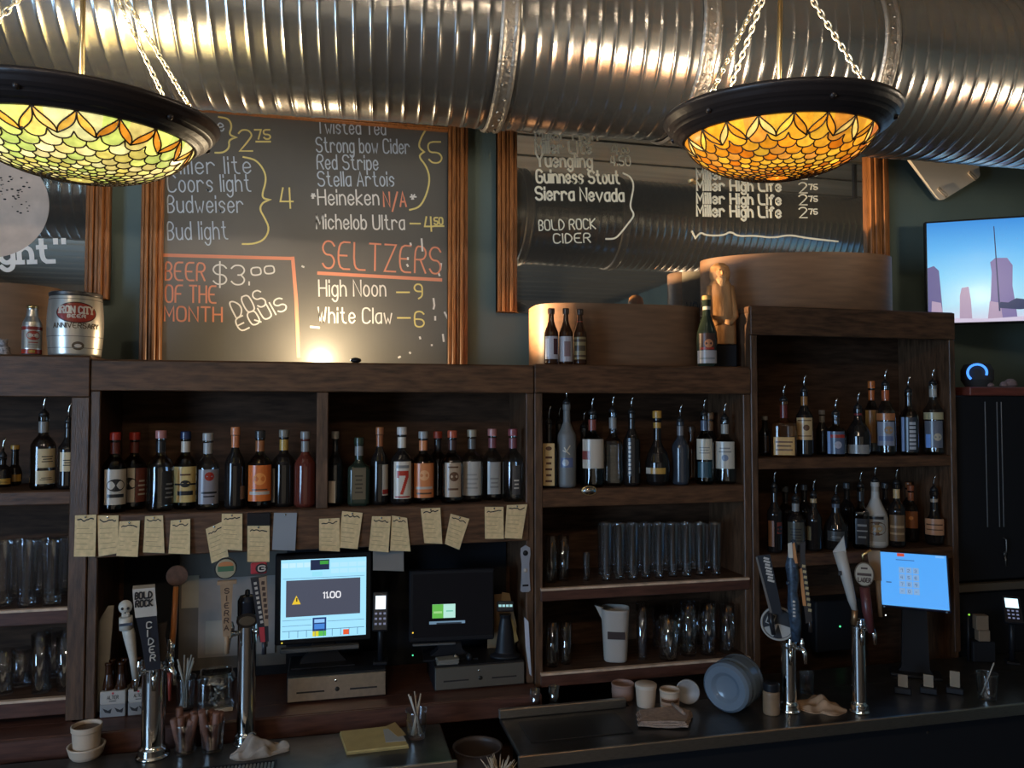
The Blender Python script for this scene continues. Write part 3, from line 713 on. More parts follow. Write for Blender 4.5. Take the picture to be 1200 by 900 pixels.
# ================================================================== BOTTLES
def sm(prof, it=1):
    """soften a lathe profile a little"""
    return prof
POUR = mat('black_pourer_stopper', (.015, .014, .014), .4)
SPOUT = mat('pourer_spout_metal', (.72, .70, .66), .18, 1.0)
def lab_mat(c): return mat('label_%02x%02x%02x' % tuple(int(min(1, x) * 255) for x in c), c, .26)
def bottle_profile(style, R, h):
    rn = max(.0115, min(.0155, R * .36)); b = R * .06
    if style == 'wine': P = [(.001, .004), (R * .8, 0), (R, .008), (R, .56 * h), (R * .97, .60 * h), (R * .80, .665 * h), (rn * 1.35, .74 * h), (rn, .79 * h), (rn * .95, .955 * h), (rn * 1.12, .957 * h), (rn * 1.12, h)]
    elif style == 'beer': P = [(.001, .004), (R * .85, 0), (R, .006), (R, .56 * h), (R * .95, .62 * h), (R * .62, .73 * h), (rn * 1.1, .82 * h), (rn * .92, .955 * h), (rn * 1.1, .957 * h), (rn * 1.1, h)]
    elif style == 'round': P = [(.001, .004), (R * .6, 0), (R * .88, .05 * h), (R, .20 * h), (R * .98, .33 * h), (R * .8, .46 * h), (R * .5, .55 * h), (rn * 1.1, .64 * h), (rn, .92 * h), (rn * 1.2, .925 * h), (rn * 1.2, h)]
    elif style == 'tall': P = [(.001, .004), (R * .85, 0), (R, .008), (R, .60 * h), (R * .94, .64 * h), (R * .66, .70 * h), (rn * 1.1, .78 * h), (rn, .93 * h), (rn * 1.18, .935 * h), (rn * 1.18, h)]
    elif style == 'jug': P = [(.001, .004), (R * .85, 0), (R, .01), (R, .44 * h), (R * .9, .52 * h), (R * .6, .64 * h), (rn * 1.2, .75 * h), (rn, .93 * h), (rn * 1.2, .935 * h), (rn * 1.2, h)]
    elif style == 'champ': P = [(.001, .004), (R * .85, 0), (R, .01), (R, .42 * h), (R * .93, .52 * h), (R * .68, .65 * h), (rn * 1.25, .76 * h), (rn, .90 * h), (rn * 1.3, .905 * h), (rn * 1.3, h)]
    elif style == 'square': P = [(.001, .004), (R * .85, 0), (R, .008), (R, .57 * h), (R * .92, .61 * h), (rn * 1.5, .66 * h), (rn, .71 * h), (rn, .93 * h), (rn * 1.2, .935 * h), (rn * 1.2, h)]
    else: P = [(.001, .004), (R * .85, 0), (R, .008), (R, .585 * h), (R * .95, .625 * h), (R * .72, .685 * h), (rn * 1.25, .735 * h), (rn, .77 * h), (rn, .935 * h), (rn * 1.18, .94 * h), (rn * 1.18, h)]
    return P, rn
def add_pourer(t, z, rn, lean=1):
    p = MB().lathe([(rn * .9, 0), (rn * 1.15, .003), (rn * 1.1, .012), (rn * .6, .020), (rn * .45, .024)], 14, (0, 0, z)).build('pourer', POUR, t)
    MB().tube([(0, 0, z + .022), (0, 0, z + .045), (lean * .003, -.003, z + .062), (lean * .009, -.008, z + .076)], [.0042, .004, .0036, .003], 8).build('spout', SPOUT, p)
def label_on(t, R, z0, z1, c, ang=1.9, a0=0.0, deco=(), name='label', sq=2.0, parent=None):
    """paper label hugging the glass; deco: list of (kind, ...) drawn as raised print on the same label"""
    mats = [lab_mat(c)]; mb = MB(); n = 16
    def wrap(u, v, out):
        a = a0 + u; x, y = math.sin(a), -math.cos(a); r = R + out
        if sq != 2.0:
            q = (abs(x) ** sq + abs(y) ** sq) ** (-1 / sq); r = R * q + out
        return Vector((r * x, r * y, v))
    h = z1 - z0; e = .0007
    mb.grid(lambda u, v: wrap((u - .5) * ang, z0 + v * h, e), n, 1)
    for d in deco:
        if d[0] == 'bar': _, v0, v1, w_, cc = d; u0, u1 = -w_ / 2, w_ / 2
        elif d[0] == 'box': _, u0, u1, v0, v1, cc = d
        elif d[0] in ('disc', 'oval'):
            _, uc, vc, rad, cc = d; mats.append(lab_mat(cc)); mi = len(mats) - 1; k = 18
            vs = [wrap((uc) * ang, z0 + vc * h, e * 2)] + [wrap(uc * ang + rad * h * math.cos(2 * PI * i / k) / R * (1.35 if d[0] == 'oval' else 1), z0 + vc * h + rad * h * math.sin(2 * PI * i / k), e * 2) for i in range(k)]
            mb.add(vs, [(0, 1 + i, 1 + (i + 1) % k) for i in range(k)], mi); continue
        elif d[0] == 'text':
            _, txt, uc, v0, wid, cap, sw, cc = d; mats.append(lab_mat(cc)); mi = len(mats) - 1
            st, tw = strokes(txt)
            for pl in st: ribbon(mb, dense([((uc - wid / 2 + q[0] / tw * wid) * ang * R, h * (v0 + q[1] * cap)) for q in pl], .003), lambda u, v, dd: wrap(u / R, z0 + v, e * 2 - dd), sw * h, e * .8, mi)
            continue
        else: continue
        mats.append(lab_mat(cc)); mi = len(mats) - 1
        mb.grid(lambda u, v, u0=u0, u1=u1, v0=v0, v1=v1: wrap((u0 + (u1 - u0) * u) * ang, z0 + (v0 + (v1 - v0) * v) * h, e * 2), 8, 1, mi)
    return mb.build(name, mats, parent or t, fix=False)
def L_lines(c, v0=.15, n=3, w=.6, st=.13):
    return [('bar', v0 + i * st, v0 + i * st + st * .38, w - .12 * (i % 2), c) for i in range(n)]
_placed = []
def bottle(label, px, top, Y, zs, hw, style, glass, cap=None, labels=(), neck=None, pour=False, group=None, cat='bottle', name='liquor_bottle', sq=None, rot=0.0, lean=1, flat=1.0, capname='cap', neckv=(.78, .93)):
    hw *= .955
    for _try in range(26):                       # step back until the bottle clears its neighbours
        p = at(px, top, Y); zt = p.z; base = Vector((p.x, Y, zs + .0006)); h = zt - zs
        R = hw * pxm(base + Vector((0, 0, h * .3)))
        if style == 'square': R *= 1.0
        if zs < 2:
            for ci in range(4):
                if UX[ci] <= base.x <= UX[ci + 1]: base.x = max(UX[ci] + .026 + R, min(UX[ci + 1] - .026 - R, base.x))
            if abs(zs - Z2) < .01 and abs(base.x - xm) < R + .015: base.x = xm + (R + .015) * (1 if base.x > xm else -1)
        if Y + R > YBK - .006 and zs < 2: Y = YBK - .006 - R; continue
        if all((base - q).length > (R + r) * (1.06 if style == 'square' else 1.0) + .0015 for q, r in _placed if abs(q.z - base.z) < .05): break
        Y += .008
    _placed.append((base.copy(), R))
    if pour: h -= .076
    t = thing(name, label, cat, base, face_cam(base) + rot, group)
    P, rn = bottle_profile(style, R, h * (.94 if cap else 1.0) if cap else h)
    sqv = sq or (4.5 if style == 'square' else 2.0)
    b = MB(); k = [i for i, q in enumerate(P) if q[0] <= rn * 1.6 and q[1] > .3 * h]; k0 = k[0] if k else len(P) - 1
    if sqv != 2.0:
        b.lathe(P[:k0 + 1], 32, sq=sqv, sy=flat, caps=False); b.lathe([(P[k0][0], P[k0][1] - .0005)] + P[k0 + 1:], 20)
    else: b.lathe(P, 28, sy=flat)
    b.build('glass_body', glass, t)
    if cap:
        z0 = h * .94; q = h * .065
        MB().lathe([(rn * 1.24, -q * .55), (rn * 1.28, -q * .5), (rn * 1.28, q * .85), (rn * 1.15, q), (.001, q)], 18, (0, 0, z0)).build(capname, lab_mat(cap) if isinstance(cap, tuple) else cap, t)
    if neck:
        hh = h * (.94 if cap else 1); label_on(t, rn * 1.05, hh * neckv[0], hh * neckv[1], neck, 2 * PI * .98, 0, name='neck_label')
    for (v0, v1, c, ang, a0, deco) in labels:
        label_on(t, R * (flat if flat < 1 and False else 1.0), h * v0, h * v1, c, ang, a0, deco, sq=sqv if sqv != 2.0 else 2.0)
    if pour: add_pourer(t, h, rn, lean)
    return t
CR = srgb(196, 176, 140); WH = srgb(182, 170, 155); DK = (.02, .018, .018); RD = srgb(150, 45, 35); OR = srgb(205, 105, 45); GO = srgb(170, 130, 60); BL = srgb(60, 90, 150); GY = srgb(125, 122, 118)
SILV = srgb(150, 148, 146); PINK = srgb(165, 110, 105); BRN = srgb(90, 60, 40)
g1 = 'spirits on the leftmost shelf'; YB1 = 3.125
bottle('tall pourer bottle with two stacked cream labels, leftmost cabinet', 52, 464, YB1, Z1[0], 14, 'liquor', SMOKE, None, [(.30, .56, CR, 1.5, .35, L_lines(DK, .3)), (.08, .26, CR, 1.7, .3, L_lines(DK, .3, 2))], GY, True, g1)
bottle('narrow pourer bottle with one cream label, against the right post of the leftmost cabinet', 81, 472, YB1, Z1[0], 11, 'tall', DARKG, None, [(.27, .56, CR, 1.9, .1, L_lines(DK, .3))], None, True, g1)
bottle('small dark bottle with yellow label at the left edge of the photo', 4, 513, 3.25, Z1[0], 10, 'liquor', DARKG, None, [(.1, .3, GO, 1.9, 0, L_lines(DK, .3, 2))], None, True, g1)
bottle('small dark bottle with a round gold stopper, leftmost cabinet', 18, 522, 3.25, Z1[0], 8, 'round', DARKG, GO, [(.1, .28, GO, 1.9, 0, ())], None, False, g1, capname='stopper')
g2 = 'sealed spirits left of the centre post'; Y2 = 3.115
bottle('red-capped clear bottle with white oval-print label, first from the left post', 131, 507, Y2, Z2, 14.3, 'liquor', SMOKE, RD, [(.10, .54, WH, 1.9, .1, [('oval', 0, .55, .18, DK), ('bar', .2, .3, .7, DK)])], srgb(90, 40, 30), False, g2)
bottle('red-capped clear bottle with half-turned dark label, second from the left post', 158, 507, Y2, Z2, 14.3, 'liquor', SMOKE, RD, [(.10, .54, WH, 1.2, -.55, [('oval', .1, .55, .18, DK)]), (.10, .54, srgb(110, 60, 50), 1.1, .65, L_lines(WH, .2, 4))], srgb(90, 40, 30), False, g2)
bottle('clear bottle with pinkish cap and dark side label, third from the left post', 189, 505, Y2, Z2, 15.5, 'liquor', CLEARB, PINK, [(.08, .50, srgb(45, 42, 40), 1.2, .7, L_lines(GY, .2, 4))], srgb(40, 38, 38), False, g2)
bottle('blue-capped bottle with a large cream label, fourth from the left post', 218, 506, Y2, Z2, 13.8, 'liquor', SMOKE, srgb(35, 45, 75), [(.09, .55, srgb(200, 172, 112), 2.2, 0, [('oval', 0, .52, .1, DK), ('bar', .48, .53, .9, DK), ('bar', .2, .32, .6, DK), ('bar', .75, .8, .4, BRN)])], WH, False, g2)
bottle('clear bottle with silver cap and red-spotted pale label, fifth from the left post', 244, 508, Y2, Z2, 14, 'liquor', CLEARB, SILV, [(.08, .53, srgb(135, 130, 135), 1.9, .15, [('disc', 0, .8, .13, RD), ('bar', .3, .36, .7, DK), ('bar', .2, .24, .5, DK)])], SILV, False, g2)
bottle('black wine-shaped bottle with orange foil neck, left of the big orange label', 276, 501, Y2, Z2, 12, 'wine', DARKG, srgb(190, 120, 80), [(.12, .28, srgb(120, 95, 80), .7, .9, ())], srgb(190, 115, 75), False, g2, neckv=(.80, 1.0))
bottle('black-capped bottle with a big orange label, left of the centre post', 305, 505, Y2, Z2, 15, 'liquor', SMOKE, (.03, .028, .028), [(.10, .56, OR, 2.1, 0, [('disc', 0, .62, .17, srgb(225, 140, 70)), ('bar', .18, .27, .8, WH), ('bar', .3, .34, .6, BRN)])], srgb(150, 95, 60), False, g2)
bottle('dark bottle with pale yellow neck wrap and white side stripe, near the centre post', 333, 504, Y2, Z2, 14.5, 'liquor', DARKG, srgb(120, 115, 105), [(.06, .50, WH, .35, -.95, ())], srgb(175, 140, 70), False, g2)
bottle('red-brown liquor bottle touching the left side of the centre post', 358, 506, Y2, Z2, 13, 'liquor', REDLIQ, GY, [], GY, False, g2)
g3 = 'sealed spirits right of the centre post'
bottle('dim clear bottle with a low pale label, touching the right side of the centre post', 393, 506, Y2, Z2, 10, 'liquor', SMOKE, GY, [(.05, .34, WH, .9, -.4, ())], None, False, g3)
bottle('short greenish bottle with an olive-brown square label, right of the centre post', 421, 513, Y2, Z2, 13.5, 'square', GREENG, srgb(45, 55, 40), [(.10, .56, srgb(95, 82, 62), 1.1, 0, L_lines(srgb(60, 52, 40), .2, 5))], GY, False, g3)
bottle('black wine-shaped bottle with copper foil neck, right of the centre post', 445, 501, Y2, Z2, 11, 'wine', DARKG, srgb(150, 95, 60), [(.12, .52, WH, .9, .75, [('bar', .05, .2, .9, RD)])], srgb(150, 90, 55), False, g3, neckv=(.80, 1.0))
bottle('black bottle with white label printed with a large red 7', 471, 501, Y2, Z2, 13.5, 'liquor', DARKG, srgb(185, 180, 175), [(.08, .56, srgb(205, 192, 175), 1.7, .1, [('box', -.30, .32, .62, .75, srgb(175, 50, 35)), ('box', -.30, -.20, .56, .62, srgb(175, 50, 35))] + [('box', .14 - .033 * i, .32 - .036 * i, .62 - .056 * (i + 1), .62 - .056 * i + .002, srgb(175, 50, 35)) for i in range(9)] + [('bar', .82, .9, .7, GY), ('bar', .03, .07, .8, RD)])], srgb(200, 190, 175), False, g3)
bottle('orange-labelled bottle with orange neck wrap, right of the red 7 bottle', 496, 506, Y2, Z2, 14.5, 'liquor', SMOKE, SILV, [(.08, .56, srgb(205, 125, 75), 1.9, .1, [('bar', .25, .32, .8, WH), ('disc', 0, .65, .15, srgb(220, 160, 110)), ('bar', .1, .15, .7, BRN)])], srgb(205, 130, 85), False, g3)
bottle('red-capped bottle standing behind, between the orange label and the cream label', 513, 506, 3.27, Z2, 12, 'liquor', SMOKE, srgb(160, 65, 45), [], None, False, g3)
bottle('bottle with cream label and brown round seal, right of the orange-labelled bottle', 530, 505, Y2, Z2, 14, 'liquor', SMOKE, srgb(170, 80, 55), [(.09, .56, srgb(165, 140, 115), 1.5, .1, [('disc', .05, .6, .14, BRN), ('bar', .2, .26, .6, BRN), ('bar', .85, .9, .6, BRN)])], srgb(70, 45, 40), False, g3)
bottle('silver-capped clear bottle with wide white label, third from the right post', 553, 504, Y2, Z2, 14, 'liquor', CLEARB, srgb(150, 140, 120), [(.09, .56, srgb(165, 160, 152), 1.8, 0, L_lines(srgb(140, 135, 130), .2, 4))], srgb(90, 85, 80), False, g3)
bottle('pink-capped clear bottle with narrow grey label, second from the right post', 577, 503, Y2, Z2, 13.2, 'liquor', CLEARB, PINK, [(.09, .54, srgb(150, 145, 138), 1.3, .2, L_lines(srgb(120, 115, 110), .2, 3))], srgb(120, 70, 75), False, g3)
bottle('pink-capped clear bottle with dark printing, against the right post', 601, 503, Y2, Z2, 13, 'liquor', CLEARB, srgb(140, 75, 80), [(.1, .5, srgb(70, 66, 64), .8, .35, L_lines(WH, .2, 3))], srgb(120, 70, 75), False, g3)
g4 = 'pourer bottles under the dark hoop'; Y3 = 3.118; z = Z3[0]
bottle('slim bottle with a full-height cream label, leftmost under the dark hoop', 643, 476, Y3, z, 9.5, 'square', DARKG, None, [(.04, .70, srgb(190, 160, 110), 1.3, 0, [('oval', 0, .88, .05, BRN)] + L_lines(BRN, .08, 5, .6, .14))], None, True, g4, name='pourer_bottle')
bottle('tall frosted grey bottle with a flying bird print', 664, 453, Y3, z, 11.5, 'tall', FROST, None, [], None, True, g4, name='pourer_bottle')
bottle('clear pourer bottle with a broad white label, right of the frosted bottle', 694, 465, Y3, z, 15, 'liquor', SMOKE, None, [(.26, .66, WH, 2.0, .1, [('box', -.5, -.15, .3, .6, srgb(120, 60, 55))])], srgb(120, 60, 50), True, g4, name='pourer_bottle')
bottle('clear ribbed pourer bottle without label, middle of the shelf', 718, 463, Y3, z, 11.8, 'square', CLEARB, None, [], GY, True, g4, name='pourer_bottle')
bottle('black pourer bottle with white lettering running up it', 740, 464, Y3, z, 10.5, 'tall', DARKG, None, [(.14, .66, DK, .9, -.1, [('box', -.3, .0, .05 + .11 * i, .05 + .11 * i + .07, WH) for i in range(8)])], None, True, g4, name='pourer_bottle')
bottle('squat round black bottle with gold stopper and gold belt', 770, 482, Y3, z, 15, 'round', DARKG, GO, [(.16, .24, GO, 1.8, -.2, [('box', -.5, -.2, 0, 1, WH)])], GO, False, g4, name='pourer_bottle', capname='stopper', neckv=(.82, .90))
bottle('dark bluish pourer bottle between the gold-belted one and the labelled pair', 797, 474, Y3, z, 10.5, 'liquor', mat('blue_black_glass', (.03, .035, .045), .12), None, [], srgb(110, 105, 105), True, g4, name='pourer_bottle')
bottle('pourer bottle with white label over a teal patch', 825, 467, Y3, z, 11, 'liquor', SMOKE, None, [(.36, .66, srgb(190, 180, 160), 1.9, 0, L_lines(GY, .3)), (.10, .33, srgb(45, 70, 80), 1.6, 0, ())], srgb(80, 90, 110), True, g4, name='pourer_bottle')
bottle('pourer bottle with a square white label, rightmost under the dark hoop', 849, 472, Y3, z, 13.5, 'liquor', CLEARB, None, [(.24, .66, srgb(185, 178, 165), 1.9, 0, [('disc', 0, .4, .12, srgb(110, 120, 140))] + L_lines(GY, .6, 2))], srgb(150, 145, 135), True, g4, name='pourer_bottle')
bottle('dim clear bottle standing behind the slim cream-labelled bottle', 655, 477, 3.30, z, 11, 'liquor', SMOKE, None, [], None, True, g4, name='pourer_bottle')
bottle('dim bottle behind the broad white label, left of its neck', 684, 482, 3.30, z, 11, 'liquor', SMOKE, None, [], None, True, g4, name='pourer_bottle')
bottle('corked dark bottle standing behind the labelled pair', 837, 484, 3.30, z, 11, 'liquor', DARKG, srgb(120, 90, 65), [], srgb(120, 90, 65), False, g4, name='pourer_bottle', capname='cork')
bottle('amber bottle half hidden behind the dark bluish bottle', 810, 500, 3.30, z, 11, 'liquor', AMBER, (.05, .03, .02), [], None, False, g4, name='pourer_bottle')
g5 = 'pourer bottles on the upper shelf of the tall cabinet'; Y4 = 3.115; z = Z4[0]
bottle('square bottle with red wax neck and cream label', 918, 451, Y4, z, 14.5, 'square', AMBER, None, [(.04, .36, srgb(190, 150, 95), 1.5, 0, L_lines(BRN, .25, 3, .8, .22))], srgb(95, 35, 30), True, g5, name='pourer_bottle', neckv=(.62, .96))
bottle('dark bottle with tall cream label and gold neck, right of the red wax bottle', 942, 440, Y4, z, 10.2, 'tall', DARKG, None, [(.26, .60, srgb(185, 155, 110), 2.1, 0, [('disc', .1, .55, .14, BRN), ('bar', .15, .2, .8, BRN), ('bar', .85, .9, .8, BRN)])], srgb(140, 95, 50), True, g5, name='pourer_bottle')
bottle('thin dark bottle with bands on its neck, behind the two cream labels', 963, 481, 3.24, z, 7, 'wine', DARKG, GY, [], GY, False, g5, name='pourer_bottle')
bottle('short clear pourer bottle with blue-red label, middle of the upper shelf', 979, 467, Y4, z, 11.5, 'liquor', CLEARB, None, [(.06, .60, srgb(75, 85, 105), 1.9, 0, [('bar', .72, .86, 1.0, RD), ('box', -.5, -.3, 0, 1, srgb(150, 175, 215)), ('disc', .1, .4, .16, srgb(150, 150, 160))])], None, True, g5, name='pourer_bottle')
bottle('dark bottle with red neck bands and grey foot label', 1005, 460, Y4, z, 14, 'champ', DARKG, None, [(.05, .24, GY, 2.0, 0, ())], srgb(120, 45, 45), True, g5, name='pourer_bottle', neckv=(.86, .98))
bottle('orange-capped bottle with thin gold label, behind the orange-necked bottle', 1021, 447, 3.25, z, 9, 'tall', SMOKE, srgb(190, 105, 50), [(.15, .6, srgb(150, 105, 50), 1.8, 0, ())], srgb(180, 95, 45), False, g5, name='pourer_bottle')
bottle('orange-necked pourer bottle with blue-grey label', 1037, 433, Y4, z, 11.3, 'tall', CLEARB, None, [(.50, .60, srgb(160, 100, 60), 2.2, 0, ()), (.14, .48, srgb(125, 128, 140), 1.9, 0, [('disc', .15, .65, .17, srgb(150, 120, 90)), ('bar', .2, .4, .8, srgb(90, 100, 130))])], srgb(170, 85, 45), True, g5, name='pourer_bottle')
bottle('clear pourer bottle with big white lettering up its side', 1064, 441, Y4, z, 10.8, 'liquor', SMOKE, None, [(.06, .60, srgb(42, 46, 54), 1.9, 0, [('box', .02, .38, .06 + .12 * i, .06 + .12 * i + .08, srgb(160, 165, 172)) for i in range(7)] + [('box', -.42, -.25, 0, 1, srgb(140, 165, 205))])], None, True, g5, name='pourer_bottle')
bottle('tall clear pourer bottle with white neck and gold-topped label, rightmost upper shelf', 1094, 432, Y4, z, 11.6, 'tall', CLEARB, None, [(.50, .60, srgb(165, 155, 120), 2.3, 0, ()), (.10, .48, srgb(95, 98, 108), 1.9, 0, [('box', -.42, -.15, 0, .5, srgb(120, 160, 225)), ('disc', .2, .4, .14, srgb(170, 160, 140))])], srgb(165, 160, 150), True, g5, name='pourer_bottle', neckv=(.82, .98))
bottle('thin dark bottle against the left side of the tall cabinet, upper shelf', 896, 488, 3.24, z, 7, 'tall', DARKG, GY, [(.1, .5, srgb(70, 55, 40), .8, .3, ())], None, False, g5, name='pourer_bottle')
g6 = 'pourer bottles on the lower shelf of the tall cabinet'; z = Z4[1]
bottle('dark pourer bottle with orange-brown side label, far left lower shelf', 907, 552, Y4, z, 9, 'tall', DARKG, None, [(.1, .5, srgb(115, 70, 40), .9, -.5, ()), (.3, .48, srgb(110, 50, 40), .8, .7, [('disc', 0, .4, .3, DK)])], None, True, g6, name='pourer_bottle')
bottle('dark pourer bottle with a patterned grey label, lower shelf behind the tap handles', 932, 566, Y4, z, 11, 'liquor', DARKG, None, [(.15, .58, srgb(72, 68, 58), 2.0, 0, L_lines(DK, .15, 5)), ], GY, True, g6, name='pourer_bottle')
bottle('dark pourer bottle with pale gold collar, lower shelf', 953, 562, Y4, z, 9.5, 'wine', DARKG, None, [(.2, .45, srgb(105, 92, 66), .9, -.8, ())], srgb(165, 140, 105), True, g6, name='pourer_bottle', neckv=(.88, .98))
bottle('wide-shouldered dark pourer bottle with a glint on its chest, lower shelf', 979, 567, Y4, z, 14, 'jug', DARKG, None, [(.2, .4, srgb(60, 58, 56), 1.5, 0, L_lines(GY, .3, 2))], srgb(80, 85, 95), True, g6, name='pourer_bottle')
bottle('pourer bottle with a black printed label, left of the white bottle', 1008, 552, Y4, z, 9.5, 'square', SMOKE, None, [(.08, .5, DK, 1.4, .1, [('bar', .7, .78, .7, GY), ('bar', .5, .55, .8, GY), ('bar', .25, .32, .6, GY)])], DK, True, g6, name='pourer_bottle')
bottle('opaque white pourer bottle with a brown oval print', 1025, 546, 3.14, z, 14, 'jug', WHITEB, None, [(.10, .50, srgb(150, 143, 132), 1.7, 0, [('oval', .05, .5, .27, srgb(85, 62, 45)), ('oval', .05, .5, .15, srgb(150, 120, 80)), ('bar', .85, .96, .8, DK)])], srgb(150, 143, 132), True, g6, name='pourer_bottle')
bottle('dark pourer bottle with cream neck and slanted brown label, right of the white bottle', 1050, 549, Y4, z, 9.6, 'liquor', DARKG, None, [(.10, .52, srgb(110, 84, 58), 2.0, 0, [('bar', .5, .6, .9, srgb(160, 130, 95)), ('bar', .25, .33, .9, srgb(160, 130, 95))])], srgb(180, 150, 105), True, g6, name='pourer_bottle')
bottle('small copper-capped bottle with orange label, lower shelf', 1067, 569, 3.22, z, 8.5, 'liquor', DARKG, srgb(150, 85, 55), [(.25, .55, srgb(140, 85, 50), 2.0, 0, [('disc', 0, .6, .12, srgb(220, 150, 90))])], srgb(150, 90, 60), False, g6, name='pourer_bottle')
bottle('small brass-capped bottle just right of the copper-capped one', 1076, 565, 3.30, z, 8.5, 'liquor', DARKG, srgb(130, 85, 55), [], srgb(120, 80, 55), False, g6, name='pourer_bottle')
bottle('black pourer bottle with peach label, rightmost on the lower shelf', 1094, 557, Y4, z, 11.5, 'round', DARKG, None, [(.20, .50, srgb(180, 130, 95), 2.1, 0, [('bar', .6, .68, .8, BRN), ('bar', .3, .36, .8, BRN)])], srgb(150, 130, 110), True, g6, name='pourer_bottle', neckv=(.80, .86))
for i, (px, tp, hw, lb) in enumerate([(920, 570, 9, 'dim dark bottle behind the orange-brown label, lower shelf of tall cabinet'), (942, 568, 9, 'dim dark bottle with grey cap between the patterned and gold-collared bottles'), (992, 566, 9, 'dim dark bottle behind the wide-shouldered one'), (1037, 566, 8, 'dim dark bottle peeking from behind the white bottle')]):
    bottle(lb, px, tp, 3.32, z, hw, 'liquor', DARKG, (.05, .05, .05), [], None, False, g6, name='pourer_bottle')
# bird print on the frosted bottle
fb = [o for o in bpy.data.objects if o.get('label', '').startswith('tall frosted')][0]
R_ = 11.5 * pxm(fb.location); mb = MB(); hB = 0.27
for pl in ([(-.016, .155), (-.004, .150), (.004, .160), (.014, .176)], [(-.002, .152), (.006, .146), (.012, .140)], [(-.010, .168), (-.001, .152)]):
    ribbon(mb, pl, cyl_fn(R_, 0), .0045, .0006)
pr_ = mb.build('bird_print', lab_mat(srgb(190, 175, 150)), fb)
label_on(fb, R_, .085, .125, srgb(85, 95, 125), 1.3, 0, [('disc', -.1, .5, .35, srgb(150, 150, 150))], name='label')
# beer bottles and sparkling wine on the cabinet tops
g7 = 'beer bottles on the cabinet top'
bottle('brown beer bottle with a blue-white label, leftmost of three by the dark hoop', 646, 362, 3.13, ZT1 + .006, 8.8, 'beer', BROWNG, srgb(50, 35, 30), [(.10, .50, srgb(170, 165, 170), 2.2, .1, [('box', .1, .4, .2, .9, srgb(70, 40, 45)), ('box', -.45, -.2, .1, .9, srgb(200, 200, 210))])], srgb(150, 130, 125), False, g7, name='beer_bottle', neckv=(.74, .82))
bottle('brown beer bottle with a plain pale label, middle of three by the dark hoop', 663, 362, 3.13, ZT1 + .006, 8.8, 'beer', BROWNG, srgb(50, 35, 30), [(.06, .50, srgb(165, 158, 160), 2.2, 0, [('box', -.1, .3, .2, .8, srgb(120, 95, 95))])], srgb(150, 140, 140), False, g7, name='beer_bottle', neckv=(.74, .82))
bottle('brown beer bottle with a tan barrel label, rightmost of three by the dark hoop', 679.5, 363, 3.13, ZT1 + .006, 8.2, 'beer', BROWNG, srgb(45, 32, 28), [(.10, .50, srgb(130, 110, 75), 2.2, 0, [('bar', .78, .9, .9, srgb(70, 50, 35)), ('bar', .38, .62, .8, srgb(70, 55, 40)), ('bar', .1, .2, .9, srgb(75, 55, 38))])], srgb(130, 50, 40), False, g7, name='beer_bottle', neckv=(.72, .84))
bottle('green sparkling wine bottle with pale foil neck, in front of the carved figure', 828, 347, 3.085, ZT1 + .006, 12.5, 'champ', GREENG, srgb(165, 135, 80), [(.04, .22, srgb(165, 155, 150), 2.2, 0, [('bar', .3, .45, .7, GY)]), (.22, .46, srgb(75, 50, 40), 1.7, 0, [('disc', .1, .4, .25, srgb(190, 120, 80)), ('bar', .05, .18, .8, RD)])], srgb(190, 180, 160), False, g7, name='wine_bottle', neckv=(.62, 1.0))
# aluminium bottle, barrel tin and figurine on the leftmost cabinet
ALU = mat('brushed_aluminium', (.62, .60, .56), .32, .9)
p = at(37, 413, 3.12); base = Vector((p.x, 3.12, ZT1 + .0125)); k = pxm(base)
t = thing('aluminium_bottle', 'silver aluminium beer bottle with red bands, left of the barrel tin', 'bottle', base, face_cam(base))
R_ = 10.3 * k; H_ = 59 * k
MB().lathe([(R_ * .85, 0), (R_, .006), (R_, .58 * H_), (R_ * .93, .66 * H_), (R_ * .62, .78 * H_), (R_ * .52, .92 * H_), (R_ * .55, .93 * H_), (R_ * .55, .94 * H_)], 28).build('bottle_body', ALU, t)
MB().lathe([(R_ * .60, .935 * H_), (R_ * .60, .985 * H_), (R_ * .5, H_), (.001, H_)], 20).build('crown_cap', BRASS, t)
label_on(t, R_, .03 * H_, .12 * H_, srgb(160, 50, 35), 2 * PI * .99, 0, [('bar', .2, .8, .1, GO)], name='red_band')
label_on(t, R_, .50 * H_, .57 * H_, srgb(130, 45, 40), 2 * PI * .99, 0, (), name='red_band')
label_on(t, R_, .14 * H_, .49 * H_, srgb(165, 155, 140), 1.9, .15, [('oval', 0, .72, .26, srgb(150, 50, 38)), ('text', 'IRON', 0, .66, .4, .13, .03, srgb(210, 190, 170)), ('bar', .3, .35, .5, RD), ('bar', .18, .22, .5, GY)], name='label')
p = at(88, 414, 3.15); base = Vector((p.x, 3.15, ZT1 + .0125)); k = pxm(base); R_ = 29.5 * k; H_ = 74 * k
t = thing('barrel_tin', 'silver barrel-shaped beer tin with a red oval emblem, on the leftmost cabinet', 'beer keg', base, face_cam(base) + .06)
prof = [(R_ * .90, 0), (R_ * .93, .006)] + [(R_ * (.93 + .07 * math.sin(PI * i / 12)), .012 + (H_ - .03) * i / 12) for i in range(13)] + [(R_ * .92, H_ - .012)]
MB().lathe(prof, 48).build('tin_body', mat('tin_silver', (.55, .50, .43), .33, .75, var=.08, vs=8), t)
MB().lathe([(R_ * .93, H_ - .016), (R_ * .95, H_ - .012), (R_ * .95, H_ - .002), (R_ * .92, H_), (R_ * .90, H_ - .004), (R_ * .88, H_ - .014), (.001, H_ - .014)], 48).build('top_rim', mat('tin_rim', (.10, .09, .085), .35, .8), t)
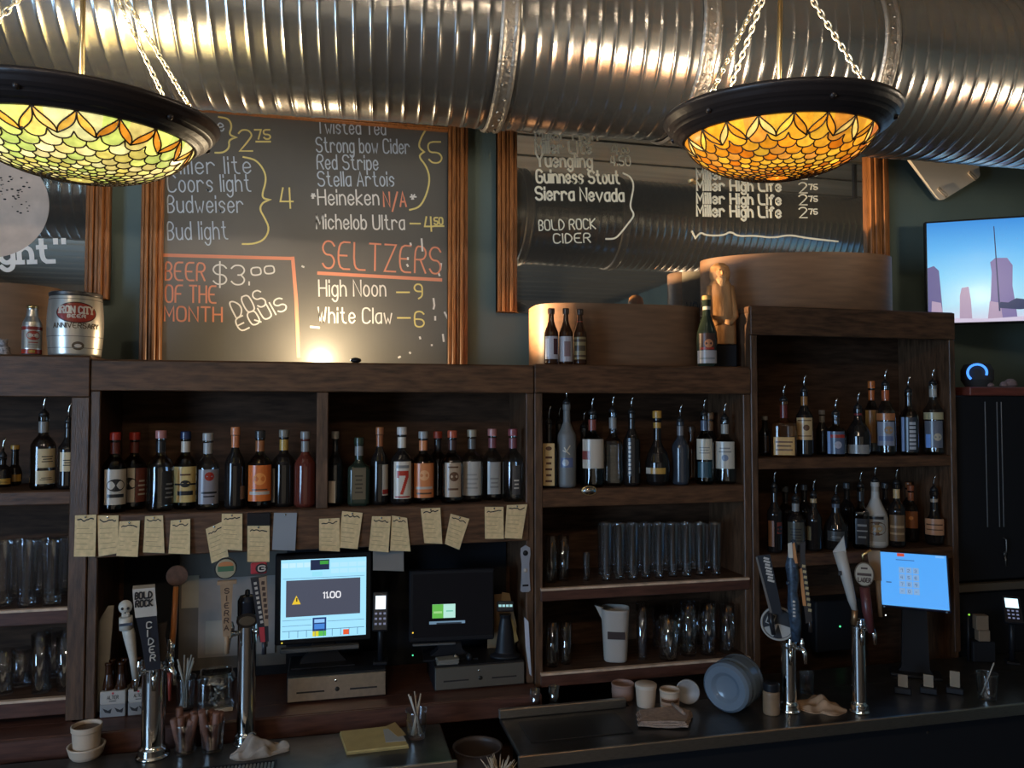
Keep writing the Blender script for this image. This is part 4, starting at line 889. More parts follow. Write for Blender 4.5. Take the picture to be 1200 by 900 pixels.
for zz in (.12, .30, .88):
    MB().lathe([(R_ * 1.0 * (.93 + .07 * math.sin(PI * zz)) + .0004, zz * H_ - .0012), (R_ * (.93 + .07 * math.sin(PI * zz)) + .0012, zz * H_), (R_ * (.93 + .07 * math.sin(PI * zz)) + .0004, zz * H_ + .0012)], 48, caps=False).build('hoop_line', mat('tin_line', (.16, .14, .12), .5, .5), t)
mb = MB(); mats = [lab_mat(srgb(70, 30, 26)), lab_mat(srgb(210, 190, 170)), lab_mat(srgb(90, 72, 55)), lab_mat(srgb(150, 135, 110))]
Rf = lambda v: R_ * (.93 + .07 * math.sin(PI * min(1, max(0, (v - .012) / (H_ - .03)))))
tin = lambda out: (lambda u, v, d: Vector(((Rf(v) + out - d) * math.sin(u / R_), -(Rf(v) + out - d) * math.cos(u / R_), v)))
def oval(mb, uc, vc, a, b, out, mi, n=40):
    f = tin(out); rings = 6
    vs = [f(uc, vc, 0)]
    for r in range(1, rings + 1):
        vs += [f(uc + a * r / rings * math.cos(2 * PI * i / n), vc + b * r / rings * math.sin(2 * PI * i / n), 0) for i in range(n)]
    fs = [(0, 1 + i, 1 + (i + 1) % n) for i in range(n)]
    for r in range(rings - 1):
        for i in range(n): fs.append((1 + r * n + i, 1 + r * n + (i + 1) % n, 1 + (r + 1) * n + (i + 1) % n, 1 + (r + 1) * n + i))
    mb.add(vs, fs, mi)
uo = -1 * k
mats.append(lab_mat(srgb(150, 48, 36)))
oval(mb, uo, .665 * H_, 22 * k, 12.3 * k, .0012, 0); oval(mb, uo, .665 * H_, 20.6 * k, 11 * k, .0018, 4)
def tw(txt, uc, v, width, cap, wd, mi, serif=False, out=.0026):
    st, w_ = strokes(txt, serif)
    for pl in st: ribbon(mb, dense([(uc - width / 2 + q[0] / w_ * width, v + q[1] * cap) for q in pl], .003), tin(out), wd, .0006, mi)
tw('IRON CITY', uo, .655 * H_, 36 * k, 7.6 * k, 1.7 * k, 1, True)
tw('BEER', uo, .585 * H_, 18 * k, 3.4 * k, .9 * k, 1)
tw('ANNIVERSARY', uo, .425 * H_, 50 * k, 5.5 * k, .9 * k, 2, out=.0012)
mb.build('printed_emblem', mats, t, fix=False)
mb = MB(); oval(mb, 1 * k, .15 * H_, 6.5 * k, 5 * k, .0012, 2, 24); oval(mb, 1 * k, .15 * H_, 4 * k, 2 * k, .0018, 1, 24)
mb.build('tap_medallion', mats, t, fix=False)
p = at(5, 413, 3.12); base = Vector((p.x, 3.12, ZT1 + .0125)); k = pxm(base)
t = thing('figurine', 'small pale mottled figurine at the left end of the leftmost cabinet top', 'figurine', base, face_cam(base))
MB().lathe([(6 * k, 0), (7 * k, .004), (5.5 * k, 6 * k), (6 * k, 9 * k), (3 * k, 12 * k)], 16).build('figure_body', mat('mottled_ceramic', (.32, .28, .27), .35, var=.8, vs=140), t)
MB().ball((-1 * k, -1 * k, 14.5 * k), 4.4 * k, 12).ball((-4 * k, 0, 18 * k), 1.6 * k, 8).ball((2.4 * k, 0, 18 * k), 1.6 * k, 8).build('figure_head', mat('mottled_ceramic', (.3, .3, .3)), t)
# carved wooden figure
p = at(846, 387, 3.27); base = Vector((1.712, 3.165, ZT1 + .0065)); k = pxm(base); CARV = mat('carved_wood', (.42, .20, .075), .55, var=.3, vs=30, bump=.4, bs=25, stretch=(1, 1, .25))
t = thing('carved_figure', 'carved wooden hooded figure between the sparkling wine bottle and the lit hoop', 'carving', base, face_cam(base) + .25)
zt_ = at(846, 308, 3.165).z - base.z
MB().box((0, 0, .052), (.13, .09, .104), bev=.006).build('plinth', BLACKM, t)
body = [(17.5 * k, .105), (18 * k, .11), (18 * k, .16), (17.5 * k, .22), (16 * k, .262), (13 * k, zt_ - .105), (10.5 * k, zt_ - .085)]
MB().lathe(body, 20, sy=.72, sq=3.2).build('robe', CARV, t)
MB().lathe([(9.5 * k, zt_ - .092), (11.8 * k, zt_ - .07), (12.3 * k, zt_ - .045), (10.5 * k, zt_ - .02), (6 * k, zt_ - .005), (.001, zt_)], 18, sy=.85).build('hood', CARV, t)
h_ = MB().ball((0, -7.2 * k, zt_ - .05), 7.0 * k, 14, (1, .62, 1.2))
h_.ball((0, -11.6 * k, zt_ - .052), 1.8 * k, 8, (1, 1, 1.6)); h_.ball((-3 * k, -10.6 * k, zt_ - .042), 1.2 * k, 8).ball((3 * k, -10.6 * k, zt_ - .042), 1.2 * k, 8)
h_.build('face', CARV, t)
MB().lathe([(.001, zt_ - .135), (4 * k, zt_ - .11), (6.4 * k, zt_ - .08), (5 * k, zt_ - .066)], 14, (0, -7.5 * k, 0), sy=.6).build('beard', mat('carved_beard', (.50, .27, .12), .6, bump=.6, bs=60), t)
for sx in (-1, 1):
    MB().tube([(sx * 12 * k, -3 * k, zt_ - .11), (sx * 15.5 * k, -7 * k, .23), (sx * 8 * k, -13 * k, .20), (sx * 1.5 * k, -14 * k, .205)], [4 * k, 4.6 * k, 4 * k, 2.6 * k], 10).build('sleeve', CARV, t)
# ================================================================== GLASSWARE
def pint(name, label, cat, px, top, Y, zs, hw, group, taper=.80, ribs=0, mug=False, proto=None):
    p = at(px, top, Y); base = Vector((p.x, Y, zs + .0006)); h = p.z - zs; R = hw * pxm(base)
    if zs > CT + .02:
        for ci in range(4):
            if UX[ci] <= base.x <= UX[ci + 1]: base.x = max(UX[ci] + .026 + R, min(UX[ci + 1] - .026 - R * (1.6 if mug else 1), base.x))
        for _try in range(14):
            if all((base - q).length > R + r + .001 for q, r in _placed if abs(q.z - base.z) < .05): break
            base.y += .008
        _placed.append((base.copy(), R))
    t = thing(name, label, cat, base, face_cam(base) - (1.1 if mug else 0), group); r0 = R * taper; w_ = .003
    prof = [(.001, .0), (r0 * .96, 0), (r0, .003), (R, h), (R - w_ * .6, h + .0006), (R - w_, h), (r0 - w_ + .0005, .014), (.001, .012)]
    n = 28
    if ribs:
        mb = MB(); vs = []; k = n * 2
        for (r, z) in prof:
            for i in range(k):
                a = 2 * PI * i / k; f = 1 + (.035 * math.cos(a * ribs + z * 60 * (1 if not mug else 0)) if .003 <= z < h * .8 and r > r0 * .9 else 0); vs.append((r * f * math.cos(a), r * f * math.sin(a), z))
        fs = [(j * k + i, j * k + (i + 1) % k, (j + 1) * k + (i + 1) % k, (j + 1) * k + i) for j in range(len(prof) - 1) for i in range(k)]
        mb.add(vs, fs, 0, True)
    else: mb = MB().lathe(prof, n, caps=False)
    mb.build('glass_wall', CLEAR, t)
    if mug:
        MB().tube([(R * .95, 0, h * .82), (R * 1.35, 0, h * .84), (R * 1.65, 0, h * .66), (R * 1.62, 0, h * .40), (R * 1.3, 0, h * .20), (R * .92, 0, h * .20)], .0055, 8).build('handle', CLEAR, t)
    return t
gA = 'tall glasses on the middle shelf of the leftmost cabinet'
for i, (px, tp, Y, lb) in enumerate([(5, 634, 3.14, 'tall clear glass at the left photo edge, middle shelf of leftmost cabinet'), (33, 634, 3.12, 'tall clear glass second from the left photo edge, middle shelf of leftmost cabinet'), (62, 634, 3.12, 'tall clear glass third from the left photo edge, middle shelf of leftmost cabinet'),
      (91, 634, 3.14, 'tall clear glass against the right post of the leftmost cabinet, middle shelf'), (20, 632, 3.27, 'tall glass in the back row, between the first and second glasses, leftmost cabinet'), (50, 631, 3.27, 'tall glass in the back row, between the second and third glasses, leftmost cabinet'), (76, 630, 3.27, 'tall glass in the back row, nearest the right post, leftmost cabinet')]):
    pint('pint_glass', lb, 'glass', px, tp, Y, Z1[1], 12, gA)
gB = 'cut glasses on the bottom shelf of the leftmost cabinet'
for px, tp, Y, lb in [(6, 762, 3.14, 'cut-glass tumbler at the left photo edge, bottom shelf of leftmost cabinet'), (26, 760, 3.22, 'cut-glass tumbler second from left, bottom shelf of leftmost cabinet'), (49, 743, 3.13, 'taller cut glass in the middle of the bottom shelf, leftmost cabinet'), (78, 744, 3.14, 'cut glass nearest the right post, bottom shelf of leftmost cabinet'), (64, 738, 3.30, 'cut glass behind the two taller ones, bottom shelf of leftmost cabinet')]:
    pint('cut_glass', lb, 'glass', px, tp, Y, Z1[2], 11, gB, .85, 9)
gC = 'pint glasses on the middle shelf under the dark hoop'
xs = [710, 725.5, 741, 756.5, 772, 788, 804, 820, 838]
words_ = ['first', 'second', 'third', 'fourth', 'fifth', 'sixth', 'seventh', 'eighth', 'last']
for i, x in enumerate(xs):
    pint('pint_glass', 'clear pint glass, %s from the left in the front row of pints' % words_[i], 'glass', x, 612, 3.13 + .01 * (i % 2), Z3[1], 7.2, gC)
for i, x in enumerate([706, 721, 736, 751, 766, 781, 797, 813, 829]):
    pint('pint_glass', 'clear pint glass, %s from the left in the back row of pints' % words_[i], 'glass', x, 614, 3.24 + .01 * (i % 2), Z3[1], 6.8, gC)
pint('tumbler', 'small tumbler at the left end of the pint glass shelf', 'glass', 646, 628, 3.15, Z3[1], 7, 'small glasses left of the pints', .85, 8)
pint('tumbler', 'small tumbler, second from the left on the pint glass shelf', 'glass', 660, 627, 3.17, Z3[1], 7, 'small glasses left of the pints', .85, 8)
pint('shot_glass', 'tiny shot glass alone, left of the front row of pints', 'glass', 687, 648, 3.15, Z3[1], 4.5, None, .8)
gD = 'mugs on the lowest shelf under the dark hoop'
pint('tumbler', 'cut tumbler at the left end of the lowest shelf, left of the white pitcher', 'glass', 647, 728, 3.12, Z3[2], 8, gD, .9, 8)
pint('tumbler', 'cut tumbler beside the leftmost one, nearer the white pitcher', 'glass', 663, 728, 3.14, Z3[2], 7, gD, .9, 8)
pint('twisted_glass', 'slim twisted-stem glass just right of the white pitcher', 'glass', 752, 706, 3.12, Z3[2], 7, gD, .75, 6)
for px, tp, Y, hw, lb in [(783, 724, 3.10, 11.5, 'short glass mug, leftmost mug of the lowest shelf'), (806, 704, 3.13, 9.5, 'tall cut mug, second mug from the twisted glass'), (829, 705, 3.12, 9.5, 'tall cut mug, third mug from the twisted glass'), (852, 708, 3.12, 9, 'tall cut mug at the right end of the lowest shelf'),
                        (774, 712, 3.26, 10, 'tall mug in the back row behind the short mug'), (819, 708, 3.27, 9.5, 'tall mug in the back row between the second and third mugs'), (797, 710, 3.27, 9, 'tall mug in the back row, right of the short mug')]:
    pint('beer_mug', lb, 'mug', px, tp, Y, Z3[2], hw, gD, .95, 10, hw > 11 or True)
# white pitcher
p = at(721, 712, 3.14); base = Vector((p.x, 3.14, Z3[2] + .0006)); k = pxm(base); h = p.z - base.z
t = thing('pitcher', 'white plastic pitcher with a dark label, on the lowest mug shelf', 'pitcher', base, face_cam(base))
PW = mat('cloudy_white_plastic', (.36, .32, .28), .5)
MB().lathe([(12.5 * k, 0), (13.5 * k, .004), (16.5 * k, h), (15.6 * k, h), (13 * k, .008), (.001, .006)], 28, sq=3.4).build('jug_body', PW, t)
MB().prism([(-14 * k, h * .72), (-14 * k, h), (-24 * k, h * 1.05), (-20 * k, h * .93)], lambda u, v, d: Vector((u, -4 * k + d, v)), 8 * k).build('spout', PW, t)
MB().bb((-9 * k, -16.2 * k, h * .46), (11 * k, -14.2 * k, h * .60)).build('dark_label', mat('brownish_label', (.03, .015, .012), .5), t)
# ================================================================== PAPER SLIPS pinned along the shelf lip
def slip(label, corners, m=PAPERY, Y=YF - .0115, name='paper_slip', cat='paper slip', group='paper slips pinned on the shelf lip', clip=False, tone=None):
    (x0, y0), (x1, y1), (x2, y2), (x3, y3) = corners    # tl tr br bl, photo pixels
    P = [at(x, y, Y) for x, y in corners]; c = (P[0] + P[1]) / 2
    t = thing(name, label, cat, c, 0, group); L = [q - c for q in P]; sd = random.uniform(-1, 1); cr = random.uniform(.003, .010)
    def f(u, v, off=0):
        a = L[0].lerp(L[1], u); b = L[3].lerp(L[2], u); q = a.lerp(b, v)
        return Vector((q.x, q.y - cr * v * v - .0025 * math.sin(PI * u) * sd * v - .0006 - off, q.z))
    mb = MB(); mb.grid(lambda u, v: f(u, v), 6, 8); mb.grid(lambda u, v: f(1 - u, v, -.0005), 6, 8); mb.build('paper', m, t)
    if m is PAPERY:
        mb = MB(); s0 = random.uniform(.10, .16)
        pl = [(.12 + .76 * i / 9, s0 + random.uniform(-.035, .035)) for i in range(10)]
        ribbon(mb, chaikin(pl), lambda u, v, d: f(u, v, .0006 - d), .032, .0004)
        mb.build('handwriting', INK, t)
        mb = MB()
        for i in range(5):
            v = .32 + i * .125; ribbon(mb, [(.1, v), (random.uniform(.6, .92), v + .01)], lambda u, v, d: f(u, v, .0006 - d), .012, .0003)
        mb.build('ruled_lines', mat('faint_print', (.33, .24, .12), .8), t)
    MB().lathe([(.003, 0), (.0042, .002), (.003, .004), (.001, .0045)], 10, f(.5, .045, .0015), rotm(PI / 2, 0, 0)).build('pin', SPOUT, t)
    return t
SL = [((88, 604), (113, 603), (112, 652), (87, 652), 'yellow paper slip at the far left end of the row, overlapping the left post'),
 ((114, 604), (139, 604), (138, 648), (116, 652), 'yellow paper slip second in the row, between the far-left slip and a lower one'),
 ((140, 611), (164, 610), (162, 652), (137, 651), 'yellow paper slip third in the row, hanging a little lower'),
 ((170, 605), (191, 604), (193, 648), (168, 647), 'yellow paper slip fourth in the row, under the clear bottle with dark side label'),
 ((200, 610), (223, 608), (223, 649), (198, 648), 'yellow paper slip fifth in the row, alone under the blue-capped bottle'),
 ((241, 620), (261, 611), (268, 652), (248, 660), 'tilted yellow slip half under its neighbour, above the round green tap badge'),
 ((260, 602), (284, 602), (284, 645), (259, 643), 'yellow paper slip overlapping the tilted one, left of the black clip'),
 ((290, 616), (316, 616), (316, 658), (290, 658), 'yellow paper slip held by a black clip, above the red tap handle'),
 ((374, 608), (398, 607), (398, 646), (374, 645), 'yellow paper slip just right of the centre post, lower of a touching pair'),
 ((401, 599), (425, 601), (419, 643), (396, 641), 'yellow paper slip leaning right, upper of the pair near the centre post'),
 ((436, 605), (458, 605), (455, 647), (432, 645), 'yellow paper slip under the red 7 bottle, left of a torn one'),
 ((459, 604), (477, 607), (481, 646), (457, 645), 'torn-cornered yellow slip above the grey receipt'),
 ((493, 596), (516, 595), (518, 637), (497, 636), 'yellow paper slip alone, under the orange-labelled bottle'),
 ((528, 602), (550, 608), (538, 644), (521, 637), 'strongly tilted yellow slip right of centre, under the brown round seal'),
 ((568, 594), (590, 594), (590, 631), (568, 631), 'yellow paper slip second from the right end of the row'),
 ((594, 592), (618, 591), (611, 631), (591, 630), 'yellow paper slip at the right end of the row, against the post')]
for i, (a, b, c, d, lb) in enumerate(SL): slip(lb, (a, b, c, d), Y=YF - (.0115 if i % 2 else .0175))
slip('blue-grey paper slip right of the black clip, under the red-brown bottle', ((321, 601), (348, 601), (346, 645), (319, 644)), PAPERB)
o = MB(); a, b = at(290, 601, YF - .012), at(317, 615, YF - .012)
tag(o.bb((a.x, YF - .022, b.z), (b.x, YF - .0118, a.z), bev=.002).build('paper_clip', BLACK), 'flat black clip above the yellow slip over the red tap handle', 'clip')
YW = YBK - .0075
slip('dim grey receipt hanging below the torn yellow slip', ((437, 645), (473, 645), (473, 669), (437, 668)), mat('dim_receipt', (.20, .18, .16), .8), Y=YF + .02, group=None, name='receipt', cat='receipt')
def sheet(label, x0, y0, x1, y1, m, Y=YW, name='paper_sheet', extra=None, rot=0):
    a, b = at(x0, y0, Y), at(x1, y1, Y); c = (a + b) / 2
    t = thing(name, label, 'paper', c, 0, None)
    MB().box((0, 0, 0), (abs(b.x - a.x), .0012, abs(a.z - b.z)), rotm(0, rot, 0)).build('sheet', m, t)
    return t, abs(b.x - a.x), abs(a.z - b.z)
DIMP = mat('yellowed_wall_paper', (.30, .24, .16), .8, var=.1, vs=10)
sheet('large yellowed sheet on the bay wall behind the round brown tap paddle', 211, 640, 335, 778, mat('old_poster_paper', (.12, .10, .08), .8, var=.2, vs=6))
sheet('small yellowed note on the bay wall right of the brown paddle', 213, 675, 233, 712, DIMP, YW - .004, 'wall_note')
t, w_, h_ = sheet('pale poster with a red maple leaf shape, behind the green-badged tap', 233, 678, 322, 765, mat('pale_poster', (.26, .22, .19), .8, var=.15, vs=8), YW - .0075, 'poster')
leaf = [(0, .5), (.10, .28), (.2, .36), (.17, .1), (.34, .22), (.38, .12), (.5, .14), (.42, -.05), (.47, -.1), (.26, -.26), (.28, -.36), (.04, -.32), (.03, -.5)]
leaf = leaf + [(-x, y) for x, y in reversed(leaf[1:])]
for cx in (.0, .34): 
    m = MB().prism([(x * .055 + (cx - .12) * w_, y * .06 - .23 * h_) for x, y in leaf], lambda u, v, d: Vector((u, -.0012 + d, v)), .0005).build('maple_leaf', mat('faded_red_print', (.22, .035, .03), .8), t)
sheet('white card with small print, low on the bay wall by the pretzel jar', 241, 728, 268, 765, mat('ivory_card', (.34, .29, .23), .8), YW - .011, 'wall_card')
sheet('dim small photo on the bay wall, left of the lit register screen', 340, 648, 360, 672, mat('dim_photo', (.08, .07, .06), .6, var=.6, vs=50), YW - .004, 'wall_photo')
# white panel standing against the left side of the bay, white paper on the right post
p0 = at(106, 826, 3.2)
t = thing('white_panel', 'tall off-white board leaning at the left end of the tap bay', 'board', (at(112, 820, 3.12).x + .055, 3.12, LEDGE_Z + .0006))
hh = at(118, 708, 3.16).z - LEDGE_Z
MB().prism([(-.03, 0), (.0, 0), (.02, hh), (.0, hh), (-.03, hh * .86)], lambda u, v, d: Vector((u - .02, d, v)), .012).build('panel_sheet', mat('off_white_board', (.30, .27, .235), .7, var=.12, vs=12), t)
a, b = at(617, 726, 3.0), at(628, 796, 3.0)
t = thing('hanging_paper', 'narrow white paper hanging on the post right of the second cash drawer', 'paper', (a.x, YF - .012, a.z))
MB().prism([(0, 0), (.018, -.02), (.030, b.z - a.z), (.022, b.z - a.z + .01), (.006, (b.z - a.z) * .5)], lambda u, v, d: Vector((u, d, v)), .0015).build('sheet', mat('bluish_white_paper', (.45, .47, .52), .7), t)
# bottle opener on the post
p = at(616, 639, YF - .01); q = at(616, 694, YF - .01); k = pxm(p); hh = p.z - q.z
t = thing('bottle_opener', 'flat steel bottle opener hanging on the post beside the second register', 'bottle opener', (p.x, YF - .004, q.z))
mb = MB(); OP = [(-6 * k, .006), (-4 * k, 0), (4 * k, 0), (6 * k, .006), (5 * k, hh * .3), (4.6 * k, hh * .6), (6 * k, hh * .8), (5.6 * k, hh * .94), (0, hh), (-5.6 * k, hh * .94), (-6 * k, hh * .8), (-4.6 * k, hh * .6), (-5 * k, hh * .3)]
OPM = mat('blue_steel', (.42, .46, .55), .42, .7)
mb.prism(OP, lambda u, v, d: Vector((u, -.003 + d, v)), .003).build('opener_blade', OPM, t)
MB().lathe([(3.2 * k, -.0005), (3.2 * k, .0006), (.001, .0006)], 18, (0, -.003, hh * .83), rotm(PI / 2, 0, 0)).build('cap_hole', BLACK, t)
MB().lathe([(2.6 * k, -.0005), (2.6 * k, .0008), (.001, .0008)], 16, (0, -.003, hh * .46), rotm(PI / 2, 0, 0)).build('round_mark', PAPERW, t)
MB().bb((-3.6 * k, -.0036, hh * .12), (3.6 * k, -.0029, hh * .16)).build('slot', BLACK, t)

# ================================================================== BEER TAPS
def column(t, R, h, foot=True):
    MB().lathe([(R * 1.45, 0), (R * 1.45, .006), (R * 1.25, .010), (R * 1.22, .030), (R, .034), (R, h - .02), (R * 1.12, h - .016), (R * 1.12, h - .004), (R * .9, h), (.001, h + .006)], 36).build('column', CHROME, t)
def faucet(t, x, y, z, a, R):
    d = Vector((math.sin(a), -math.cos(a), 0))
    p = Vector((x, y, z)) + d * R * .9
    f = MB().tube([p, p + d * .022], .009, 12).tube([p + d * .018, p + d * .034 + Vector((0, 0, .002)), p + d * .043 + Vector((0, 0, -.012)), p + d * .046 + Vector((0, 0, -.050))], [.010, .011, .009, .0065], 12)
    f.lathe([(.009, 0), (.010, .012), (.007, .020), (.005, .03)], 12, p + d * .032 + Vector((0, 0, .012))).build('faucet', CHROME, t)
    return p + d * .048 + Vector((0, 0, .040))
def tower(name, label, px, yb, yt, w_px, loc=None):
    p = atz(px, yb, CT); base = Vector((p.x, p.y, CT + .001)); k = pxm(base)
    t = thing(name, label, 'beer tap', base, face_cam(base), 'beer tap towers on the worktops')
    h = (yb - yt) * k; R = w_px * k / 2
    column(t, R, h); return t, k, h, R
EMB = lambda r, th=.004, n=32: [(r, 0), (r, th * .6), (r * .95, th), (.001, th)]
def plate(mb, c, r, th, R=None, sx=1, sy=1, mi=0): return mb.lathe([(.001, 0), (r, 0), (r, th * .7), (r * .96, th), (.001, th)], 36, c, R, mi, False, sx, sy)
FR = rotm(PI / 2, 0, 0)          # lathe axis towards the guest
HB = mat('blackened_handle', (.014, .014, .017), .3)
# --- tower 1 (left): skeleton-like, white/black cider, paddle
t, k, h, R = tower('tap_tower', 'leftmost chrome tap tower with white figure, black-and-white and round paddle handles', 179, 886, 772, 26)
q = faucet(t, 0, 0, h - .035, -.75, R); q2 = faucet(t, 0, 0, h - .035, 0.0, R); q3 = faucet(t, 0, 0, h - .035, .9, R)
X = lambda px: (px - 179) * k
Zp = lambda py: (886 - py) * k
BONE = mat('bone_white_resin', (.48, .43, .36), .45, var=.15, vs=40)
y1 = -R - .05
hd = MB().tube([(X(160), y1, Zp(785)), (X(157), y1, Zp(760)), (X(153), y1, Zp(735)), (X(150), y1, Zp(722))], [3.2 * k, 4.2 * k, 6.5 * k, 6 * k], 14).tube([(X(150), y1, Zp(728)), (X(149), y1, Zp(714))], [7.5 * k, 7 * k], 14)
hd = hd.build('tap_handle', BONE, t)
m = MB().ball((X(148.5), y1, Zp(703)), 7.2 * k, 18, (1, 1, 1.05)).box((X(149), y1 - 3.5 * k, Zp(711)), (8 * k, 6 * k, 6 * k), bev=1.5 * k); m.build('skull_head', BONE, hd)
e = MB()
for dx in (-2.8, 2.8): e.ball((X(148.5 + dx), y1 - 6.2 * k, Zp(703.5)), 1.7 * k, 8)
e.ball((X(148.5), y1 - 7.2 * k, Zp(708)), .9 * k, 6); e.build('eye_socket', INK, hd)
MB().bb((X(143), y1 - 8.0 * k, Zp(722.5)), (X(156), y1 - 7.2 * k, Zp(719.5))).build('dark_band', mat('slate_print', (.05, .06, .09), .5), hd)
# cider handle: four-sided
mb = MB(); y2 = -R - .052; lean = lambda z: (168 + (179 - 168) * max(0, min(1, (z - Zp(682)) / (Zp(775) - Zp(682)))))
def box_taper(mb, pts, mi=0):     # pts: (px centre, py, half width px, half depth px)
    vs = []
    for (cx, py, a, b) in pts:
        for sx, sy in ((-1, -1), (1, -1), (1, 1), (-1, 1)): vs.append((X(cx) + sx * a * k, y2 + sy * b * k, Zp(py)))
    fs = [tuple(reversed(range(4))), tuple(range(4 * len(pts) - 4, 4 * len(pts)))]
    for i in range(len(pts) - 1):
        for j in range(4): fs.append((4 * i + j, 4 * i + (j + 1) % 4, 4 * i + 4 + (j + 1) % 4, 4 * i + 4 + j))
    return mb.add(vs, fs, mi)
hd = box_taper(MB(), [(178, 775, 7.5, 7), (174, 740, 9, 8), (170, 714, 10.5, 9)]).build('tap_handle', mat('navy_black_handle', (.018, .02, .028), .35), t)
wp = box_taper(MB(), [(170, 714, 11, 9.6), (167.5, 690, 11.4, 9.8), (167, 682, 11.4, 9.8)]).build('white_top', PAPERW, hd)
fr = lambda px, py, hy: Vector((X(px), y2 - hy * k - .0004, Zp(py)))
mb = MB(); write(mb, 'BOLD', fr(158.5, 693, 10), Vector((1, 0, 0)), Vector((0, 0, 1)), 17 * k, 7 * k, 1.7 * k, Vector((0, -1, 0)))
write(mb, 'ROCK', fr(159, 702, 10), Vector((1, 0, 0)), Vector((0, 0, 1)), 17 * k, 7 * k, 1.7 * k, Vector((0, -1, 0))); mb.build('lettering', INK, wp)
mb = MB()
for i, ch in enumerate('CIDER'): write(mb, ch, fr(170.5 + i * 1.1, 727 + i * 9.3, 9.4 - i * .2), Vector((1, 0, 0)), Vector((0, 0, 1)), (1.2 if ch == 'I' else 5) * k, 7 * k, 1.3 * k, Vector((0, -1, 0)))
mb.build('lettering', PAPERW, hd)
# dark figured handle and paddle
y3 = -R * .2
mb = MB().prism([(X(181), Zp(772)), (X(181), Zp(730)), (X(192), Zp(728)), (X(190), Zp(745)), (X(193), Zp(760)), (X(190), Zp(772))], lambda u, v, d: Vector((u, -R - .02 + d, v)), .016); mb.build('tap_handle', mat('dark_bronze_handle', (.05, .035, .028), .4, .3), t)
OST = mat('amber_varnished_stick', (.36, .13, .035), .3)
hd = MB().tube([(X(196), -R * .6, Zp(772)), (X(199), -R * .6, Zp(740)), (X(201), -R * .6, Zp(690))], [4 * k, 3.4 * k, 3 * k], 12).build('tap_handle', OST, t)
plate(MB(), (X(202), -R * .6, Zp(677)), 12 * k, .008, FR).build('round_paddle', mat('brown_paddle', (.09, .045, .03), .5, var=.3, vs=60), hd)
mb = MB(); mb.tube([(X(196), -R * .7, Zp(772)), (X(197), -R * .7, Zp(758)), (X(195), -R * .7, Zp(750))], [5 * k, 4 * k, 2 * k], 10).build('faucet_collar', CHROME, t)
MB().tube([(X(195), -R - .02, Zp(786)), (X(196), -R - .02, Zp(818))], [2.4 * k, 1.6 * k], 8).build('red_spout_plug', mat('red_plug', (.20, .03, .02), .4), t)
# --- tower 2
t, k, h, R = tower('tap_tower', 'chrome tap tower with a black oval badge, left of the lit register', 288, 870, 722, 21)
X = lambda px: (px - 288) * k
Zp = lambda py: (870 - py) * k
MB().lathe([(R * 1.02, 0), (R * 1.05, .005), (R * 1.05, .05), (R * .8, .066), (R * .3, .07), (R * .25, .085), (.001, .088)], 28, (0, 0, h)).build('black_cap', mat('gloss_black', (.012, .014, .02), .12), t)
plate(MB(), (0, -R * 1.06, h - .012), 10.5 * k, .006, FR, 1.15, .8).build('oval_badge', mat('badge_bronze', (.03, .022, .018), .35, .5), t)
plate(MB(), (0, -R * 1.06 - .0062, h - .012), 7 * k, .002, FR, 1.3, .75).build('badge_relief', mat('badge_relief_m', (.12, .09, .06), .4, .6), t)
q = faucet(t, 0, 0, h - .055, -1.0, R); q3 = faucet(t, 0, 0, h - .055, 1.0, R)
ya = -R - .02
WP = mat('pale_wood_tap', (.30, .19, .11), .5, var=.2, vs=20)
hd = MB().prism([(X(262), Zp(740)), (X(258), Zp(680)), (X(272), Zp(680)), (X(270), Zp(740))], lambda u, v, d: Vector((u, ya - .008 + d, v)), .016).tube([(X(266), ya, Zp(760)), (X(266), ya, Zp(739))], 2.8 * k, 10).build('tap_handle', WP, t)
MB().bb((X(255), ya - .01, Zp(681)), (X(276), ya + .01, Zp(677)), bev=.001).build('crossbar', WP, hd)
dd = plate(MB(), (X(264), ya + .004, Zp(663)), 12.3 * k, .010, FR).build('round_badge', mat('badge_rim', (.02, .02, .022), .4), hd)
plate(MB(), (X(264), ya - .0062, Zp(663)), 10.8 * k, .002, FR).build('badge_face', mat('badge_cream', (.32, .28, .18), .5), hd)
plate(MB(), (X(264), ya - .0084, Zp(659)), 8.2 * k, .0008, FR, 1, .5).build('orange_arc', mat('badge_orange', (.45, .16, .06), .5), hd)
MB().bb((X(255.5), ya - .0098, Zp(666)), (X(272.5), ya - .0090, Zp(660))).build('green_band', mat('badge_green', (.06, .14, .07), .5), hd)
mb = MB()
for i, ch in enumerate('SIERRA'): write(mb, ch, Vector((X(263.2 + (2 if ch == 'I' else 0)), ya - .0085, Zp(691 + i * 8.4))), Vector((1, 0, 0)), Vector((0, 0, 1)), (.8 if ch == 'I' else 4.6) * k, 5.6 * k, 1.1 * k, Vector((0, -1, 0)))
mb.build('lettering', mat('brown_lettering', (.06, .03, .02), .6), hd)
hd = MB().prism([(X(302), Zp(750)), (X(291), Zp(676)), (X(309), Zp(674)), (X(312), Zp(750))], lambda u, v, d: Vector((u, ya - .008 + d, v)), .016).tube([(X(307), ya, Zp(765)), (X(307), ya, Zp(749))], 2.8 * k, 10).build('tap_handle', mat('handle_black', (.02, .02, .026), .4), t)
MB().prism([(X(307), Zp(732)), (X(300), Zp(676)), (X(308.6), Zp(674.5)), (X(311.5), Zp(732))], lambda u, v, d: Vector((u, ya - .0092 + d, v)), .0012).build('tan_panel', mat('tan_print', (.33, .22, .14), .5), hd)
